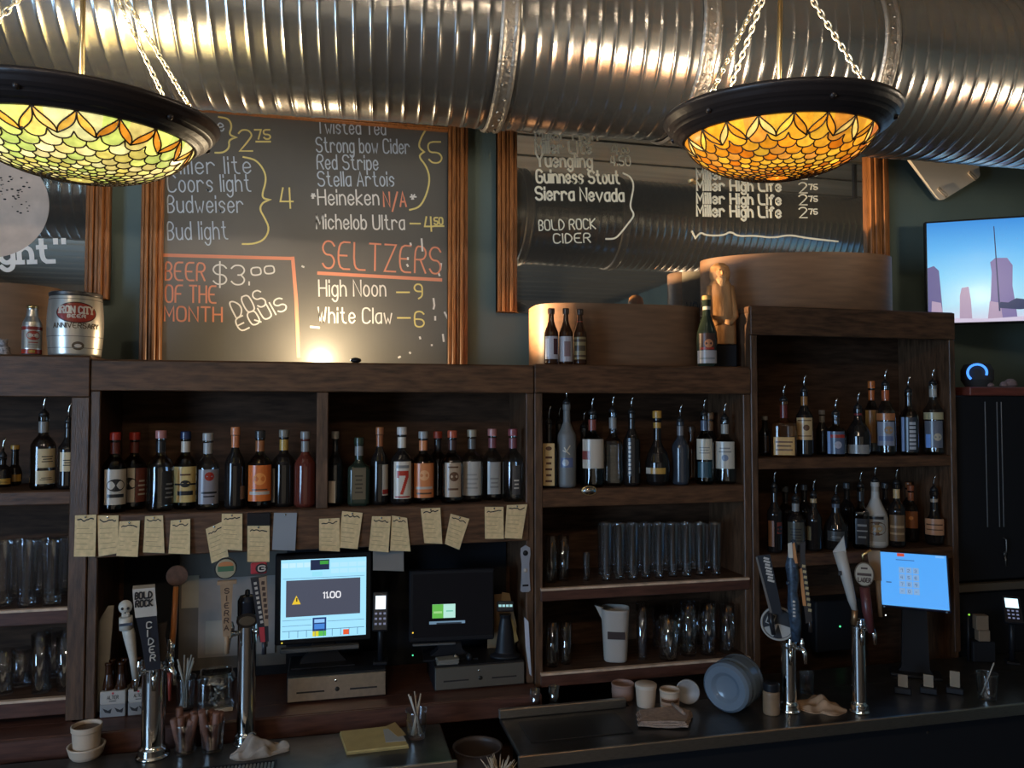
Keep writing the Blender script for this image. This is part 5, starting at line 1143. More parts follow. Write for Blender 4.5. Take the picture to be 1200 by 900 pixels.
MB().prism([(X(303), Zp(750)), (X(301), Zp(733)), (X(307), Zp(733)), (X(308), Zp(750))], lambda u, v, d: Vector((u, ya - .0092 + d, v)), .0012).build('red_foot', mat('handle_red', (.42, .04, .05), .4), hd)
MB().box((X(300), ya, Zp(665)), (18 * k, .018, 13 * k), bev=.004).build('red_head', mat('handle_red', (.42, .04, .05), .4), hd)
mb = MB(); plate(mb, (X(303), ya - .0085, Zp(665)), 5.6 * k, .002, FR, 1.2, 1); mb.build('round_logo', INK, hd)
mb = MB(); write(mb, 'G', Vector((X(299.5), ya - .0108, Zp(668))), Vector((1, 0, 0)), Vector((0, 0, 1)), 7.5 * k, 6 * k, 1.5 * k, Vector((0, -1, 0))); mb.build('logo_letter', PAPERW, hd)
mb = MB()
for i in range(9): mb.box((X(296.3 + i * .95), ya - .0086, Zp(682 + i * 5.6)), (3.2 * k, .0012, 3.0 * k), rotm(0, -.16, 0))
mb.build('white_side_print', PAPERW, hd)
mb = MB()
for i in range(7): mb.box((X(304.8 + i * .75), ya - .0098, Zp(682 + i * 6.6)), (3.6 * k, .0008, 4.2 * k), rotm(0, .1, 0))
mb.build('dark_side_print', mat('brown_lettering', (.06, .03, .02), .6), hd)
# --- tower 3
t, k, h, R = tower('tap_tower', 'chrome tap tower with a round dark plate and three long handles, right worktop', 925, 833, 752, 17)
X = lambda px: (px - 925) * k
Zp = lambda py: (833 - py) * k
q3 = faucet(t, 0, 0, h - .02, 1.0, R); q1 = faucet(t, 0, 0, h - .02, 0.1, R)
ya = -R - .05
hd = MB().tube([(X(909), ya, Zp(740)), (X(905), ya, Zp(715))], [2.6 * k, 3.2 * k], 10).prism([(X(906), Zp(716)), (X(891), Zp(651)), (X(906), Zp(648)), (X(919), Zp(716))], lambda u, v, d: Vector((u, ya - .006 + d, v)), .014).build('tap_handle', HB, t)
MB().prism([(X(905), Zp(715)), (X(890), Zp(652)), (X(892), Zp(651.5)), (X(908), Zp(715))], lambda u, v, d: Vector((u, ya - .0075 + d, v)), .0015).build('silver_edge', SPOUT, hd)
mb = MB(); U = Vector((.97, 0, -.22)).normalized(); 
for i, (w_, x) in enumerate([(5, 0), (6, .6), (4.4, 1.3), (6, 2.1), (5.4, 2.8), (6.4, 3.4), (4.6, 4.2), (6, 4.8)]):
    mb.box((X(902.0 + x), ya - .0066, Zp(653 + i * 3.6)), (w_ * k * 1.25, .0014, 2.3 * k), rotm(0, .21, 0))
mb.build('cream_lettering_block', PAPERW, hd)
pl = MB(); plate(pl, (X(914), -R * 1.2, Zp(730)), 20 * k, .007, FR); pl = pl.build('round_plate', mat('plate_dark', (.03, .03, .033), .35, .3), t)
mb = MB(); rr_ = 18.6 * k; c_ = Vector((X(914), -R * 1.2 - .0072, Zp(730)))
mb.tube([c_ + Vector((rr_ * math.cos(a * PI / 20), 0, rr_ * math.sin(a * PI / 20))) for a in range(40)], 1.3 * k, 6, closed=True)
for a0, a1 in ((math.radians(200), math.radians(250)), (math.radians(285), math.radians(345))):
    mb.prism([(0, 0)] + [(rr_ * .9 * math.cos(a0 + (a1 - a0) * i / 6), rr_ * .9 * math.sin(a0 + (a1 - a0) * i / 6)) for i in range(7)], lambda u, v, d: c_ + Vector((u, -.0006 + d, v)), .001)
mb.build('cream_ring', mat('ring_cream', (.36, .33, .29), .5), pl)
mb = MB(); mb.box(c_ + Vector((-8 * k, -.001, 5 * k)), (9 * k, .001, 13 * k), rotm(0, .35, 0)); mb.build('plate_label', mat('ring_cream', (.36, .33, .29), .5), pl)
mb = MB(); mb.box(c_ + Vector((-8 * k, -.0018, 5 * k)), (6.6 * k, .001, 10.4 * k), rotm(0, .35, 0)); mb.build('plate_label_inner', INK, pl)
BLUEH = mat('blue_black_resin', (.035, .055, .085), .35, var=.7, vs=60)
hd = MB().tube([(X(933), ya, Zp(745)), (X(933), ya, Zp(725)), (X(931), ya, Zp(705)), (X(930), ya, Zp(690)), (X(931), ya, Zp(675)), (X(929.5), ya, Zp(660)), (X(930), ya, Zp(648)), (X(931), ya, Zp(636)), (X(932), ya, Zp(630))],
     [5 * k, 6.5 * k, 7 * k, 5.2 * k, 6.6 * k, 7.2 * k, 5 * k, 5.2 * k, 2 * k], 14).ball((X(927), ya - 4 * k, Zp(661)), 3.4 * k, 8).ball((X(932.5), ya - 5 * k, Zp(659)), 3.0 * k, 8).ball((X(926), ya - 3 * k, Zp(679)), 3 * k, 8).build('tap_handle', BLUEH, t)
MB().prism([(X(926), Zp(650)), (X(925.5), Zp(634)), (X(930), Zp(632)), (X(931), Zp(650))], lambda u, v, d: Vector((u, ya - 5.6 * k + d, v)), .002).build('white_patch', PAPERW, hd)
MB().prism([(X(932), Zp(656)), (X(930.6), Zp(634)), (X(933), Zp(632)), (X(936), Zp(656))], lambda u, v, d: Vector((u, ya - 5.2 * k + d, v)), .002).build('orange_patch', mat('orange_print', (.42, .17, .05), .45), hd)
mb = MB()
for i in range(5): mb.box((X(931.5), ya - 7.4 * k, Zp(699 + i * 4)), (2.8 * k, .001, 2.2 * k))
mb.build('white_side_print', PAPERW, hd)
hd = MB().prism([(X(944), Zp(725)), (X(938), Zp(660)), (X(939), Zp(634)), (X(945), Zp(632)), (X(944), Zp(650)), (X(951), Zp(722))], lambda u, v, d: Vector((u, ya + .01 + d, v)), .014).tube([(X(949), ya + .018, Zp(735)), (X(948), ya + .018, Zp(720))], 2.2 * k, 8).build('tap_handle', mat('black_orange_handle', (.025, .018, .015), .35), t)
MB().prism([(X(941), Zp(705)), (X(937.4), Zp(664)), (X(940.6), Zp(662)), (X(944.6), Zp(705))], lambda u, v, d: Vector((u, ya + .0088 + d, v)), .002).build('orange_stripe', mat('orange_print', (.42, .17, .05), .45), hd)
mb = MB()
for i in range(9): mb.box((X(942.5 + i * .75), ya + .0093, Zp(660 + i * 6.2)), (3.6 * k, .0012, 3.0 * k), rotm(0, .12, 0))
mb.build('gold_side_print', mat('gold_print', (.38, .28, .13), .45), hd)
# --- tower 4
t, k, h, R = tower('tap_tower', 'chrome tap tower with a tapered white handle, left of the blue tablet', 1007, 834, 727, 16)
X = lambda px: (px - 1007) * k
Zp = lambda py: (834 - py) * k
faucet(t, 0, 0, h - .03, 1.0, R); faucet(t, 0, 0, h - .03, .2, R)
ya = -R - .05
hd = MB().tube([(X(1004), ya, Zp(712)), (X(1001), ya, Zp(700)), (X(995), ya, Zp(672)), (X(988.5), ya, Zp(645))], [2.8 * k, 4.6 * k, 6.0 * k, 7.2 * k], 18).prism([(X(981.5), Zp(646)), (X(993.6), Zp(627)), (X(995.5), Zp(645))], lambda u, v, d: Vector((u, ya - 4 * k + d, v)), 8 * k).build('tap_handle', mat('off_white_enamel', (.40, .37, .33), .35), t)
MB().box((X(989), ya - 7.2 * k, Zp(669)), (3.4 * k, .0015, 5 * k)).build('small_mark', INK, hd)
mb = MB(); mb.tube([(X(1003), ya, Zp(728)), (X(1004), ya, Zp(711))], [3.2 * k, 3.6 * k], 10).build('handle_ferrule', mat('copper_ferrule', (.35, .20, .10), .35, .8), hd)
hd = MB().tube([(X(1021), ya, Zp(735)), (X(1017), ya, Zp(712)), (X(1014.5), ya, Zp(684))], [3.6 * k, 5.5 * k, 5.5 * k], 12).build('tap_handle', mat('dark_red_handle', (.09, .025, .025), .3), t)
op = MB(); plate(op, (X(1014.5), ya - .002, Zp(669)), 10.4 * k, .009, FR, 1, 1.32); op = op.build('oval_sign', mat('oval_rim', (.12, .08, .05), .45), hd)
of = MB(); plate(of, (X(1014.5), ya - .0112, Zp(669)), 9.2 * k, .0016, FR, 1, 1.36); of.build('oval_face', mat('oval_cream', (.36, .30, .22), .5), hd)
mb = MB(); write(mb, 'LAGER', Vector((X(1008), ya - .0130, Zp(677.5))), Vector((1, 0, 0)), Vector((0, 0, 1)), 13 * k, 4.6 * k, 1.1 * k, Vector((0, -1, 0)))
mb.bb((X(1007), ya - .0138, Zp(670.5)), (X(1022), ya - .0128, Zp(667.5))).bb((X(1011), ya - .0138, Zp(663)), (X(1018), ya - .0128, Zp(661))); mb.build('lettering', mat('brown_lettering', (.06, .03, .02), .6), hd)
MB().tube([(X(1014), ya + .006, Zp(655)), (X(1013), ya + .008, Zp(648)), (X(1022), ya + .014, Zp(642))], 1.6 * k, 8).build('brass_hook', BRASS, hd)
hd = MB().prism([(X(1022), Zp(680)), (X(1018), Zp(646)), (X(1032), Zp(645)), (X(1033), Zp(680))], lambda u, v, d: Vector((u, .0 + d, v)), .015).tube([(X(1031), .008, Zp(722)), (X(1029), .008, Zp(679))], [2.6 * k, 3.2 * k], 10).build('tap_handle', mat('tan_handle', (.24, .155, .09), .5), t)
# ================================================================== REGISTERS AND SCREENS
def quad_screen(t, w_, h_, items, name, base_col, st=1.0, parent=None, yoff=0.0):
    """flat lit screen: items (u0,v0,u1,v1,colour) in 0..1 of the screen, v from the bottom, drawn in front of it"""
    s = MB().bb((-w_ / 2, -.0010 + yoff, 0), (w_ / 2, .0005 + yoff, h_)).build(name, glow('screen_%d_%d_%d' % tuple(int(c * 99) for c in base_col), base_col, st), parent or t)
    groups = {}
    for n_, (u0, v0, u1, v1, c) in enumerate(items): groups.setdefault(c, []).append((n_, u0, v0, u1, v1))
    for c, l in groups.items():
        mb = MB(); mi = 0; m_ = (glow('ui_%d_%d_%d' % tuple(int(x * 255) for x in c), c, st))
        for (n_, u0, v0, u1, v1) in l:
            e = .0014 + .00004 * n_
            mb.bb((-w_ / 2 + u0 * w_, -e + yoff, v0 * h_), (-w_ / 2 + u1 * w_, -.0008 + yoff, v1 * h_), mi)
        mb.build('screen_content', m_, s)
    return s
def stand_at(px, py, Y, z): p = at(px, py, Y); return Vector((p.x, Y, z))
SB = srgb(160, 222, 252); SD = srgb(72, 76, 92); SN = srgb(30, 40, 70)
# first register screen
Yr = 3.13
a, b = at(329, 674, Yr), at(428, 757, Yr); W_ = abs(at(429, 715, Yr).x - at(329, 715, Yr).x); H_ = a.z - b.z + .012
base = Vector((at(379, 770, Yr).x, Yr, LEDGE_Z + .1035))
dz = at(379, 747, Yr).z - base.z
t = thing('register_screen', 'lit touch screen register showing 11.00, on the left cash drawer', 'cash register', base, face_cam(base) * .55 + .0)
fr_ = .022
MB().box((0, .022, dz + H_ / 2), (W_ + 2 * fr_, .036, H_ + 2 * fr_), bev=.005).build('bezel', BLACK, t)
MB().prism([(-.09, .006), (.09, .006), (.06, .04), (.04, dz - .03), (-.04, dz - .03), (-.06, .04)], lambda u, v, d: Vector((u, .03 + d, v)), .05).bb((-.12, -.02, 0), (.12, .12, .006)).build('stand', BLACK, t)
MB().bb((-W_ / 2, -.006, dz - fr_ - .030), (W_ * .42, .03, dz - fr_ - .014), bev=.003).build('card_swipe_bar', mat('grey_plastic_bar', (.09, .085, .08), .5), t)
it = [(0, .94, 1, .995, SB)]
for i in range(4): it.append((.01 + i * .085, .90, .085 + i * .085, .96, srgb(190, 232, 250)))
for r in range(2):
    for i in range(4): it.append((.58 + i * .105, .88 - r * .08 + .01, .675 + i * .105, .945 - r * .08, srgb(175, 226, 250)))
it += [(.34, .86, .56, .99, SN), (.45, .93, .55, .975, srgb(60, 150, 60)), (.36, .78, .48, .84, srgb(150, 220, 240)), (.06, .28, .93, .74, SD), (.02, .76, .98, .765, srgb(90, 130, 160)),
  (.02, .235, .36, .24, srgb(90, 130, 160)), (.02, .165, .36, .17, srgb(90, 130, 160)), (.54, .20, .98, .205, srgb(90, 130, 160)), (.02, .10, .98, .106, srgb(70, 110, 140)),
  (.37, .03, .53, .255, srgb(30, 55, 110)), (.39, .19, .51, .235, srgb(140, 190, 240)), (.39, .11, .51, .175, srgb(70, 130, 210)), (.37, .02, .44, .085, srgb(215, 205, 50)), (.44, .02, .53, .085, srgb(90, 185, 80)), (.73, .02, .80, .085, srgb(225, 90, 50))]
for i in range(1, 10): it.append((.1 * i - .003, .015, .1 * i + .003, .10, srgb(70, 110, 140)))
scr = quad_screen(t, W_, H_, it, 'lit_screen', SB, 1.0, yoff=.003); scr.location.z = dz
mb = MB(); write(mb, '11.00', (W_ * .0 - .002, -.0022, H_ * .50), Vector((1, 0, 0)), Vector((0, 0, 1)), W_ * .20, H_ * .075, .0042, Vector((0, -1, 0))); mb.build('price_digits', glow('digit_white', srgb(235, 235, 240), 1), scr)
mb = MB().prism([(-W_ * .37, H_ * .44), (-W_ * .27, H_ * .44), (-W_ * .32, H_ * .55)], lambda u, v, d: Vector((u, -.0026 + d, v)), .0008); mb.build('warning_triangle', glow('warn_yellow', srgb(225, 190, 50), 1), scr)
mb = MB(); mb.bb((-W_ * .322, -.0034, H_ * .475), (-W_ * .308, -.0028, H_ * .52)).build('warning_mark', INK, scr)
MB().ball((-W_ / 2 + .006, .002, dz - .012), .003, 8).build('power_light', glow('led_yellow', srgb(220, 200, 70), 1.2), t)
# first drawer
def drawer(label, x0, x1, yt, yb, Y, m):
    a, b = at(x0, (yt + yb) / 2, Y), at(x1, (yt + yb) / 2, Y); c = (a + b) / 2
    t = thing('cash_till', label, 'cash drawer', (c.x, Y, LEDGE_Z + .0006), 0, 'cash drawers on the ledge')
    w_ = (b.x - a.x); k = pxm(c); h_ = .102 if x0 < 400 else .094
    MB().box((0, .128, h_ / 2), (w_ + .006, .245, h_ - .0015), bev=.004).build('drawer_case', BLACK, t)
    f = MB().box((0, .0, h_ * .5), (w_, .012, (yb - yt) * k), bev=.002).build('drawer_front', m, t)
    for dx, ww in ((-.27, .28), (.27, .28)): MB().bb(((dx - ww / 2) * w_, -.0068, h_ * .37), ((dx + ww / 2) * w_, -.0059, h_ * .43)).build('slot', INK, f)
    MB().lathe([(.0085, -.001), (.0085, .002), (.005, .003), (.001, .003)], 18, (0, -.006, h_ * .44), FR).build('key_lock', mat('lock_dark', (.05, .045, .04), .3, .7), f)
    MB().lathe([(.005, -.001), (.005, .001), (.001, .0012)], 14, (-.005, -.006, h_ * .75), FR).build('lock_screw', CHROME, f)
    return t
drawer('left cash drawer with bright brushed steel front, under the lit 11.00 screen', 337, 452, 775, 802, Yr - .09, mat('bright_drawer_steel', (.52, .44, .36), .38, 1.0, var=.1, vs=60))
drawer('right cash drawer with dull grey steel front, under the dark second register', 510, 614, 766, 791, Yr - .085, mat('dull_drawer_steel', (.20, .185, .16), .5, .9))
# card terminal with a lit screen, beside the first register
def card_terminal(label, px, ytop, ybot, Y, zs, rz, hh, glowc, lean=.35, w_=.06):
    p = at(px, (ytop + ybot) / 2, Y); base = Vector((p.x, Y, zs))
    t = thing('card_terminal', label, 'card reader', base, rz, 'payment terminals')
    z0 = p.z - zs; Rx = rotm(-lean, 0, 0); c = Vector((0, 0, z0))
    MB().bb((-.028, -.012, 0), (.028, .055, .012), bev=.003).tube([(0, .02, .01), (0, .02, max(.02, z0 - .03))], .012, 10).build('stand', BLACK, t)
    MB().box(c, (w_ + .014, .022, hh), Rx, bev=.004).build('terminal_body', BLACK, t)
    q = c + Rx @ Vector((0, -.0115, hh * .22)); MB().box(q, (w_ * .86, .0012, hh * .34), Rx).build('lit_display', glow('term_%d' % int(glowc[0] * 99), glowc, 1.5), t)
    kb = MB()
    for r in range(3):
        for i in range(3): kb.box(c + Rx @ Vector((-.017 + i * .017, -.0117, -hh * .06 - r * hh * .13)), (.009, .0016, hh * .05), Rx)
    kb.build('keypad', glow('key_glow', srgb(120, 130, 165), .8), t)
    return t
card_terminal('small payment terminal with bright blue-white display, right of the lit 11.00 screen', 446, 697, 736, 3.10, LEDGE_Z + .1035, -.12, .15, srgb(215, 235, 255), .35, .046)
# second register: dark screen with a small lit window
Y2r = 3.13; base = Vector((at(528, 770, Y2r).x, Y2r, LEDGE_Z + .0950)); k = pxm(base)
zz = lambda py: at(528, py, Y2r).z - base.z
t = thing('register_screen', 'dark register monitor with a small green and white lit window', 'cash register', base, face_cam(base) * .55)
w2 = 100 * k; zb_, zt2 = zz(752), zz(668)
MB().box((.006, .022, (zb_ + zt2) / 2), (w2, .034, zt2 - zb_), bev=.005).build('bezel', BLACK, t)
MB().prism([(-.08, .006), (.08, .006), (.05, .03), (.04, zb_ + .01), (-.04, zb_ + .01), (-.05, .03)], lambda u, v, d: Vector((u, .03 + d, v)), .05).bb((-.11, -.02, 0), (.11, .12, .006)).build('stand', BLACK, t)
MB().bb((-w2 * .44, .0035, zb_ + .02), (w2 * .5, .0048, zt2 - .014)).build('dark_display', mat('dark_display_glass', (.008, .008, .010), .12), t)
s = quad_screen(t, 27 * k, 16 * k, [(0, 0, .48, 1, srgb(95, 175, 75)), (.06, .35, .42, .5, srgb(150, 205, 130)), (.60, .45, .9, .55, srgb(120, 190, 170))], 'lit_window', srgb(175, 222, 210), 1.0, yoff=.0025)
s.location = (-8 * k + .0, 0, zz(724)); 
s = quad_screen(t, 42 * k, 3.2 * k, [(.2, 0, .9, .5, (.02, .03, .045))], 'lit_text_strip', srgb(110, 140, 165), .8, yoff=.0025); s.location = (-4 * k, 0, zz(731))
MB().bb((-44 * k, -.004, zb_ - .012), (6 * k, .01, zb_ - .004), bev=.002).build('card_swipe_bar', mat('grey_plastic_bar', (.09, .085, .08), .5), t)
for py, c in ((740, srgb(220, 180, 60)), (765, srgb(80, 220, 160))):
    MB().ball((-44 * k, .002 if py < 750 else -.01, zz(py)), .0032, 8).build('status_light', glow('led_%d' % py, c, 1.5), t)
p = at(525, 760, 3.06); k = pxm(p)
t = thing('cash_stack', 'small pale stack of slips on top of the right cash drawer', 'paper stack', (p.x, 3.085, LEDGE_Z + .0945))
for i in range(4): MB().box((.002 * (i % 2), 0, .003 + i * .005), (.085, .05, .0046), rotm(0, 0, .05 * (i - 1)), bev=.001).build('slip', mat('grey_slip', (.17, .155, .13), .7), t)
for px, lb in ((533, 'small chrome bell left of the dark knob, on the right cash drawer'), (549, 'small dark ball-shaped stamp on the right cash drawer')):
    q = at(px, 752, 3.12); MBx = MB().lathe([(.010, 0), (.014, .004), (.014, .014), (.011, .022), (.004, .028), (.001, .030)], 16)
    tag(MBx.build('counter_stamp', CHROME if px < 540 else BLACK, None, (q.x, 3.10, LEDGE_Z + .0945)), lb, 'desk stamp')
# card holder + reader on the right drawer
t = thing('menu_card_holder', 'folded tan menu cards standing behind the small payment stand', 'cards', (at(582, 740, 3.2).x, 3.235, LEDGE_Z + .0945), -.1)
k = pxm(at(582, 740, 3.2))
MB().prism([(-9 * k, 0), (-9 * k, 62 * k), (9 * k, 63 * k), (12 * k, 30 * k), (12 * k, 0)], lambda u, v, d: Vector((u, d, v)), .004).build('card', mat('tan_card', (.26, .16, .08), .6), t)
MB().prism([(3 * k, 0), (8 * k, 66 * k), (17 * k, 64 * k), (26 * k, 24 * k), (24 * k, 0)], lambda u, v, d: Vector((u, .008 + d - v * .1, v)), .004).build('card', mat('kraft_card', (.33, .23, .12), .6), t)
MB().prism([(18 * k, 2 * k), (14 * k, 30 * k), (21 * k, 34 * k), (28 * k, 8 * k)], lambda u, v, d: Vector((u, -.006 + d, v)), .002).build('yellow_card', mat('yellow_card', (.48, .30, .10), .6), t)
p = at(593, 712, 3.10); base = Vector((p.x, 3.11, LEDGE_Z + .0945)); k = pxm(p)
t = thing('payment_stand', 'small black payment stand with a thin lit strip display, in front of tan cards', 'card reader', base, face_cam(base), 'payment terminals')
hz = p.z - base.z
MB().lathe([(18 * k, 0), (18 * k, .008), (12 * k, .02), (9 * k, hz * .5), (6 * k, hz * .78), (7 * k, hz * .85)], 24, sy=.7).build('stand', BLACK, t)
MB().box((0, -.006, hz + .004), (20 * k, .02, 12 * k), rotm(-.3, 0, 0), bev=.004).build('reader_head', BLACK, t)
mb = MB()
for i in range(4): mb.box((-6.4 * k + i * 4.3 * k, -.0195, hz + .010), (3.2 * k, .0015, 2.6 * k), rotm(-.3, 0, 0))
mb.build('lit_strip', glow('strip_cyan', srgb(150, 200, 205), 1), t)
# tablet on stand at right
Yt = 3.0
A, B, C_, D = at(1033, 653, 3.09), at(1097, 652, 3.09), at(1110, 711, 3.0), at(1035, 711, 3.0)
A, B, C_, D = [at(x, y, 2.88) for x, y in ((1033, 653), (1097, 652), (1110, 711), (1035, 711))]
c = (C_ + D) / 2; base = Vector((c.x, 2.885, CT + .0006))
wt = (C_ - D).length * .80; ht = 62 * pxm(c) * 1.02
t = thing('tablet_register', 'blue-lit tablet register with a number pad, on a stand at the right', 'tablet', base, face_cam(base) + .06)
zt_ = c.z - base.z; Rt = rotm(math.radians(-24), 0, 0)
MB().prism([(-.075, 0), (.075, 0), (.055, .03), (.045, zt_ + .06), (-.045, zt_ + .06), (-.055, .03)], lambda u, v, d: Vector((u, .02 + d, v)), .05).bb((-.10, -.03, 0), (.10, .08, .012), bev=.003).build('stand', BLACK, t)
o0 = Vector((0, -.02, zt_))
tb = MB().box(o0 + Rt @ Vector((0, .010, ht / 2)), (wt + .016, .014, ht + .016), Rt, bev=.004).build('tablet_body', mat('tablet_navy', (.01, .014, .035), .35), t)
BLU = srgb(75, 160, 240)
sc = [(.26, .935, .37, .995, srgb(190, 70, 50)), (.84, .95, .97, .99, srgb(120, 180, 240)), (.24, .86, .52, .875, srgb(45, 95, 160)), (.08, .42, .16, .44, srgb(40, 80, 140))]
for r in range(4):
    for i in range(3): sc.append((.28 + i * .105, .62 - r * .13, .37 + i * .105, .73 - r * .13, srgb(120, 160, 205)))
s = quad_screen(t, wt, ht, sc, 'lit_screen', BLU, 1.0); s.location = o0; s.rotation_euler = (math.radians(-24), 0, 0)
mb = MB()
for r, row in enumerate(('123', '456', '789', '-0-')):
    for i, ch in enumerate(row): write(mb, ch, (-wt / 2 + (.305 + i * .105) * wt, -.0022, (.645 - r * .13) * ht), Vector((1, 0, 0)), Vector((0, 0, 1)), wt * .03, ht * .05, .0014, Vector((0, -1, 0)))
mb.build('key_digits', glow('key_navy', srgb(35, 60, 100), 1), s)
for sx in (-1, 1): MB().ball(o0 + Vector((sx * wt * .46, -.004, -.008)), .004, 8).build('corner_clip', mat('clip_pale', (.3, .4, .5), .4), t)
MB().ball(o0 + Vector((-wt * .44, .0, -.045)), .003, 8).build('status_light', glow('led_white', (1, 1, 1), 1.5), t)
t = card_terminal('payment terminal with white lit display at the right photo edge', 1186, 698, 732, 2.92, CT + .0006, -.62, .13, srgb(205, 240, 255), .6)
p = at(972, 729, 3.35); t = thing('router_box', 'black box with a green status light, in the dark bay behind the right taps', 'electronics', (p.x, 3.33, CT + .0006))
MB().box((0, 0, .12), (.26, .12, .24), bev=.006).build('box_case', BLACKM, t)
MB().ball((0, -.061, p.z - CT), .0045, 8).build('status_light', glow('led_green', srgb(80, 230, 150), 1.5), t)

# ================================================================== THINGS ON THE LEDGE
SEL = mat('drinking_straw', (.42, .37, .30), .5)
def straws(label, px, py, Y, zs, hw, top, n, sd, wspread=1.0, holder=CLEAR, zfix=None):
    rnd = random.Random(sd); p = at(px, py, Y); base = Vector((p.x, Y, zs + .0006)); k = pxm(base); R = hw * k; h = at(px, top, Y).z - zs
    t = thing('straw_glass', label, 'glass of straws', base, 0, 'glasses of straws')
    MB().lathe([(.001, 0), (R * .8, 0), (R * .82, .003), (R, h * .62), (R - .0025, h * .62), (R * .82 - .002, .01), (.001, .008)], 24, caps=False).build('glass', holder, t)
    for i in range(n):
        a = rnd.uniform(0, 6.28); b = a + PI + rnd.uniform(-.5, .5)
        MB().tube([(R * .5 * math.cos(b), R * .5 * math.sin(b), .012), (R * .72 * wspread * math.cos(a), R * .72 * math.sin(a), h * rnd.uniform(.86, 1.02))], .0028, 7).build('straw', SEL, t)
straws('glass of pale stirrers on the ledge between the two left taps', 217, 814, 3.08, LEDGE_Z, 12, 770, 9, 3)
p = at(253, 812, 3.08); base = Vector((p.x, 3.09, LEDGE_Z + .0006)); k = pxm(base)
t = thing('wrapper_jar', 'square glass jar of twisted silvery wrappers, on the ledge behind the second tap', 'jar', base, face_cam(base))
MB().lathe([(.001, 0), (20 * k, 0), (21 * k, .004), (21 * k, 32 * k), (18 * k, 37 * k), (18 * k, 40 * k), (17 * k, 40 * k), (17 * k, 37 * k), (20 * k, 31 * k), (20 * k, .006), (.001, .006)], 32, sq=4, caps=False).build('glass_jar', CLEAR, t)
rnd = random.Random(4)
for i in range(14):
    a = rnd.uniform(0, 6.28); r = rnd.uniform(0, 11) * k; q = Vector((r * math.cos(a), r * math.sin(a), rnd.uniform(5, 26) * k)); d = Vector((rnd.uniform(-1, 1), rnd.uniform(-1, 1), rnd.uniform(-.6, .6))).normalized() * 5 * k
    MB().tube([q - d, q - d * .4, q + d * .4, q + d], [.001, 2.2 * k, 2.2 * k, .001], 7).build('wrapper', mat('silver_wrapper', (.35, .32, .27), .35, .5), t)
MB().bb((-18 * k, -24 * k, 0), (18 * k, -21.6 * k, 4 * k), bev=.001).build('price_strip', PAPERW, t)
def sixpack(label, x0, x1):
    Y = 3.055; a, b = at(x0, 810, Y), at(x1, 810, Y); c = (a + b) / 2; k = pxm(c); w_ = b.x - a.x
    t = thing('bottle_carton', label, 'beer carton', (c.x, Y + .05, LEDGE_Z + .0006), 0, 'beer cartons on the ledge')
    h_ = 30 * k; dpt = .095
    MB().bb((-w_ / 2, -dpt / 2, 0), (w_ / 2, dpt / 2, h_ * .5), bev=.002).build('carton_lower', mat('grey_carton', (.22, .205, .195), .6), t)
    MB().bb((-w_ / 2, -dpt / 2, h_ * .53), (w_ / 2, dpt / 2, h_), bev=.002).bb((-w_ / 2 + .002, -dpt / 2 + .002, h_ * .45), (w_ / 2 - .002, dpt / 2 - .002, h_ * .6)).build('carton_upper', mat('ivory_carton', (.38, .335, .29), .6), t)
    m = MB(); write(m, 'ALTER', (-w_ * .22, -dpt / 2 - .0001, h_ * .70), Vector((1, 0, 0)), Vector((0, 0, 1)), w_ * .44, h_ * .13, .0016, Vector((0, -1, 0)))
    m.bb((-w_ * .14, -dpt / 2 - .0008, h_ * .61), (w_ * .14, -dpt / 2, h_ * .635)); m.build('lettering', INK, t)
    m = MB(); m.lathe([(.004, 0), (.004, .0008), (.001, .0008)], 12, (0, -dpt / 2, h_ * .92), FR); m.build('red_dot', mat('handle_red', (.42, .04, .05), .4), t)
    m = MB()
    for dx in (-.22, .24): m.prism([(dx * w_ - .014, h_ * .36), (dx * w_ - .006, h_ * .2), (dx * w_ + .012, h_ * .15), (dx * w_ + .016, h_ * .34), (dx * w_ + .004, h_ * .26)], lambda u, v, d: Vector((u, -dpt / 2 - .0008 + d, v)), .0008)
    m.build('animal_silhouette', INK, t)
    nb = 3 if w_ > .1 else 2
    for i in range(nb):
        for j in (0, 1):
            x = -w_ / 2 + w_ * (i + .5) / nb; y = -.021 + j * .045; R = min(.020, w_ / nb * .46)
            MB().lathe([(R, h_ * 1.0), (R, h_ * 1.02 + .01), (R * .8, h_ + .035), (.012, h_ + .055), (.0115, h_ + .085), (.0135, h_ + .086), (.0135, h_ + .095), (.001, h_ + .096)], 16, (x, y, 0)).build('bottle_neck', BROWNG, t)
sixpack('ivory beer carton at the far left of the tap bay, by the white panel', 117, 147)
sixpack('narrower ivory beer carton half behind the leftmost tap tower', 150, 174)

# ================================================================== THINGS ON THE LEFT WORKTOP
p = atz(101, 887, CT); base = Vector((p.x, p.y, CT + .0006)); k = pxm(base)
t = thing('plastic_tub', 'cream plastic tub standing in a lid, on the left worktop', 'tub', base, 0)
MB().lathe([(.001, .0), (15 * k, 0), (17.5 * k, .010), (20 * k, 12 * k), (20.6 * k, 14 * k), (18.6 * k, 14 * k), (16 * k, .006), (.001, .005)], 36, caps=False).build('lower_lid', CUP, t)
MB().lathe([(.001, .007), (13.5 * k, .007), (15.6 * k, 31 * k), (16.6 * k, 31.5 * k), (16.8 * k, 37 * k), (15.6 * k, 37.5 * k), (15 * k, 36 * k), (13 * k, .012), (.001, .011)], 36, caps=False).build('tub_wall', CUP, t)
MB().lathe([(15 * k, 33 * k), (.001, 33.5 * k)], 30, caps=False).build('contents', mat('dark_sauce', (.06, .03, .015), .4), t)
CIG = mat('brown_paper_roll', (.16, .07, .045), .6, var=.25, vs=40)
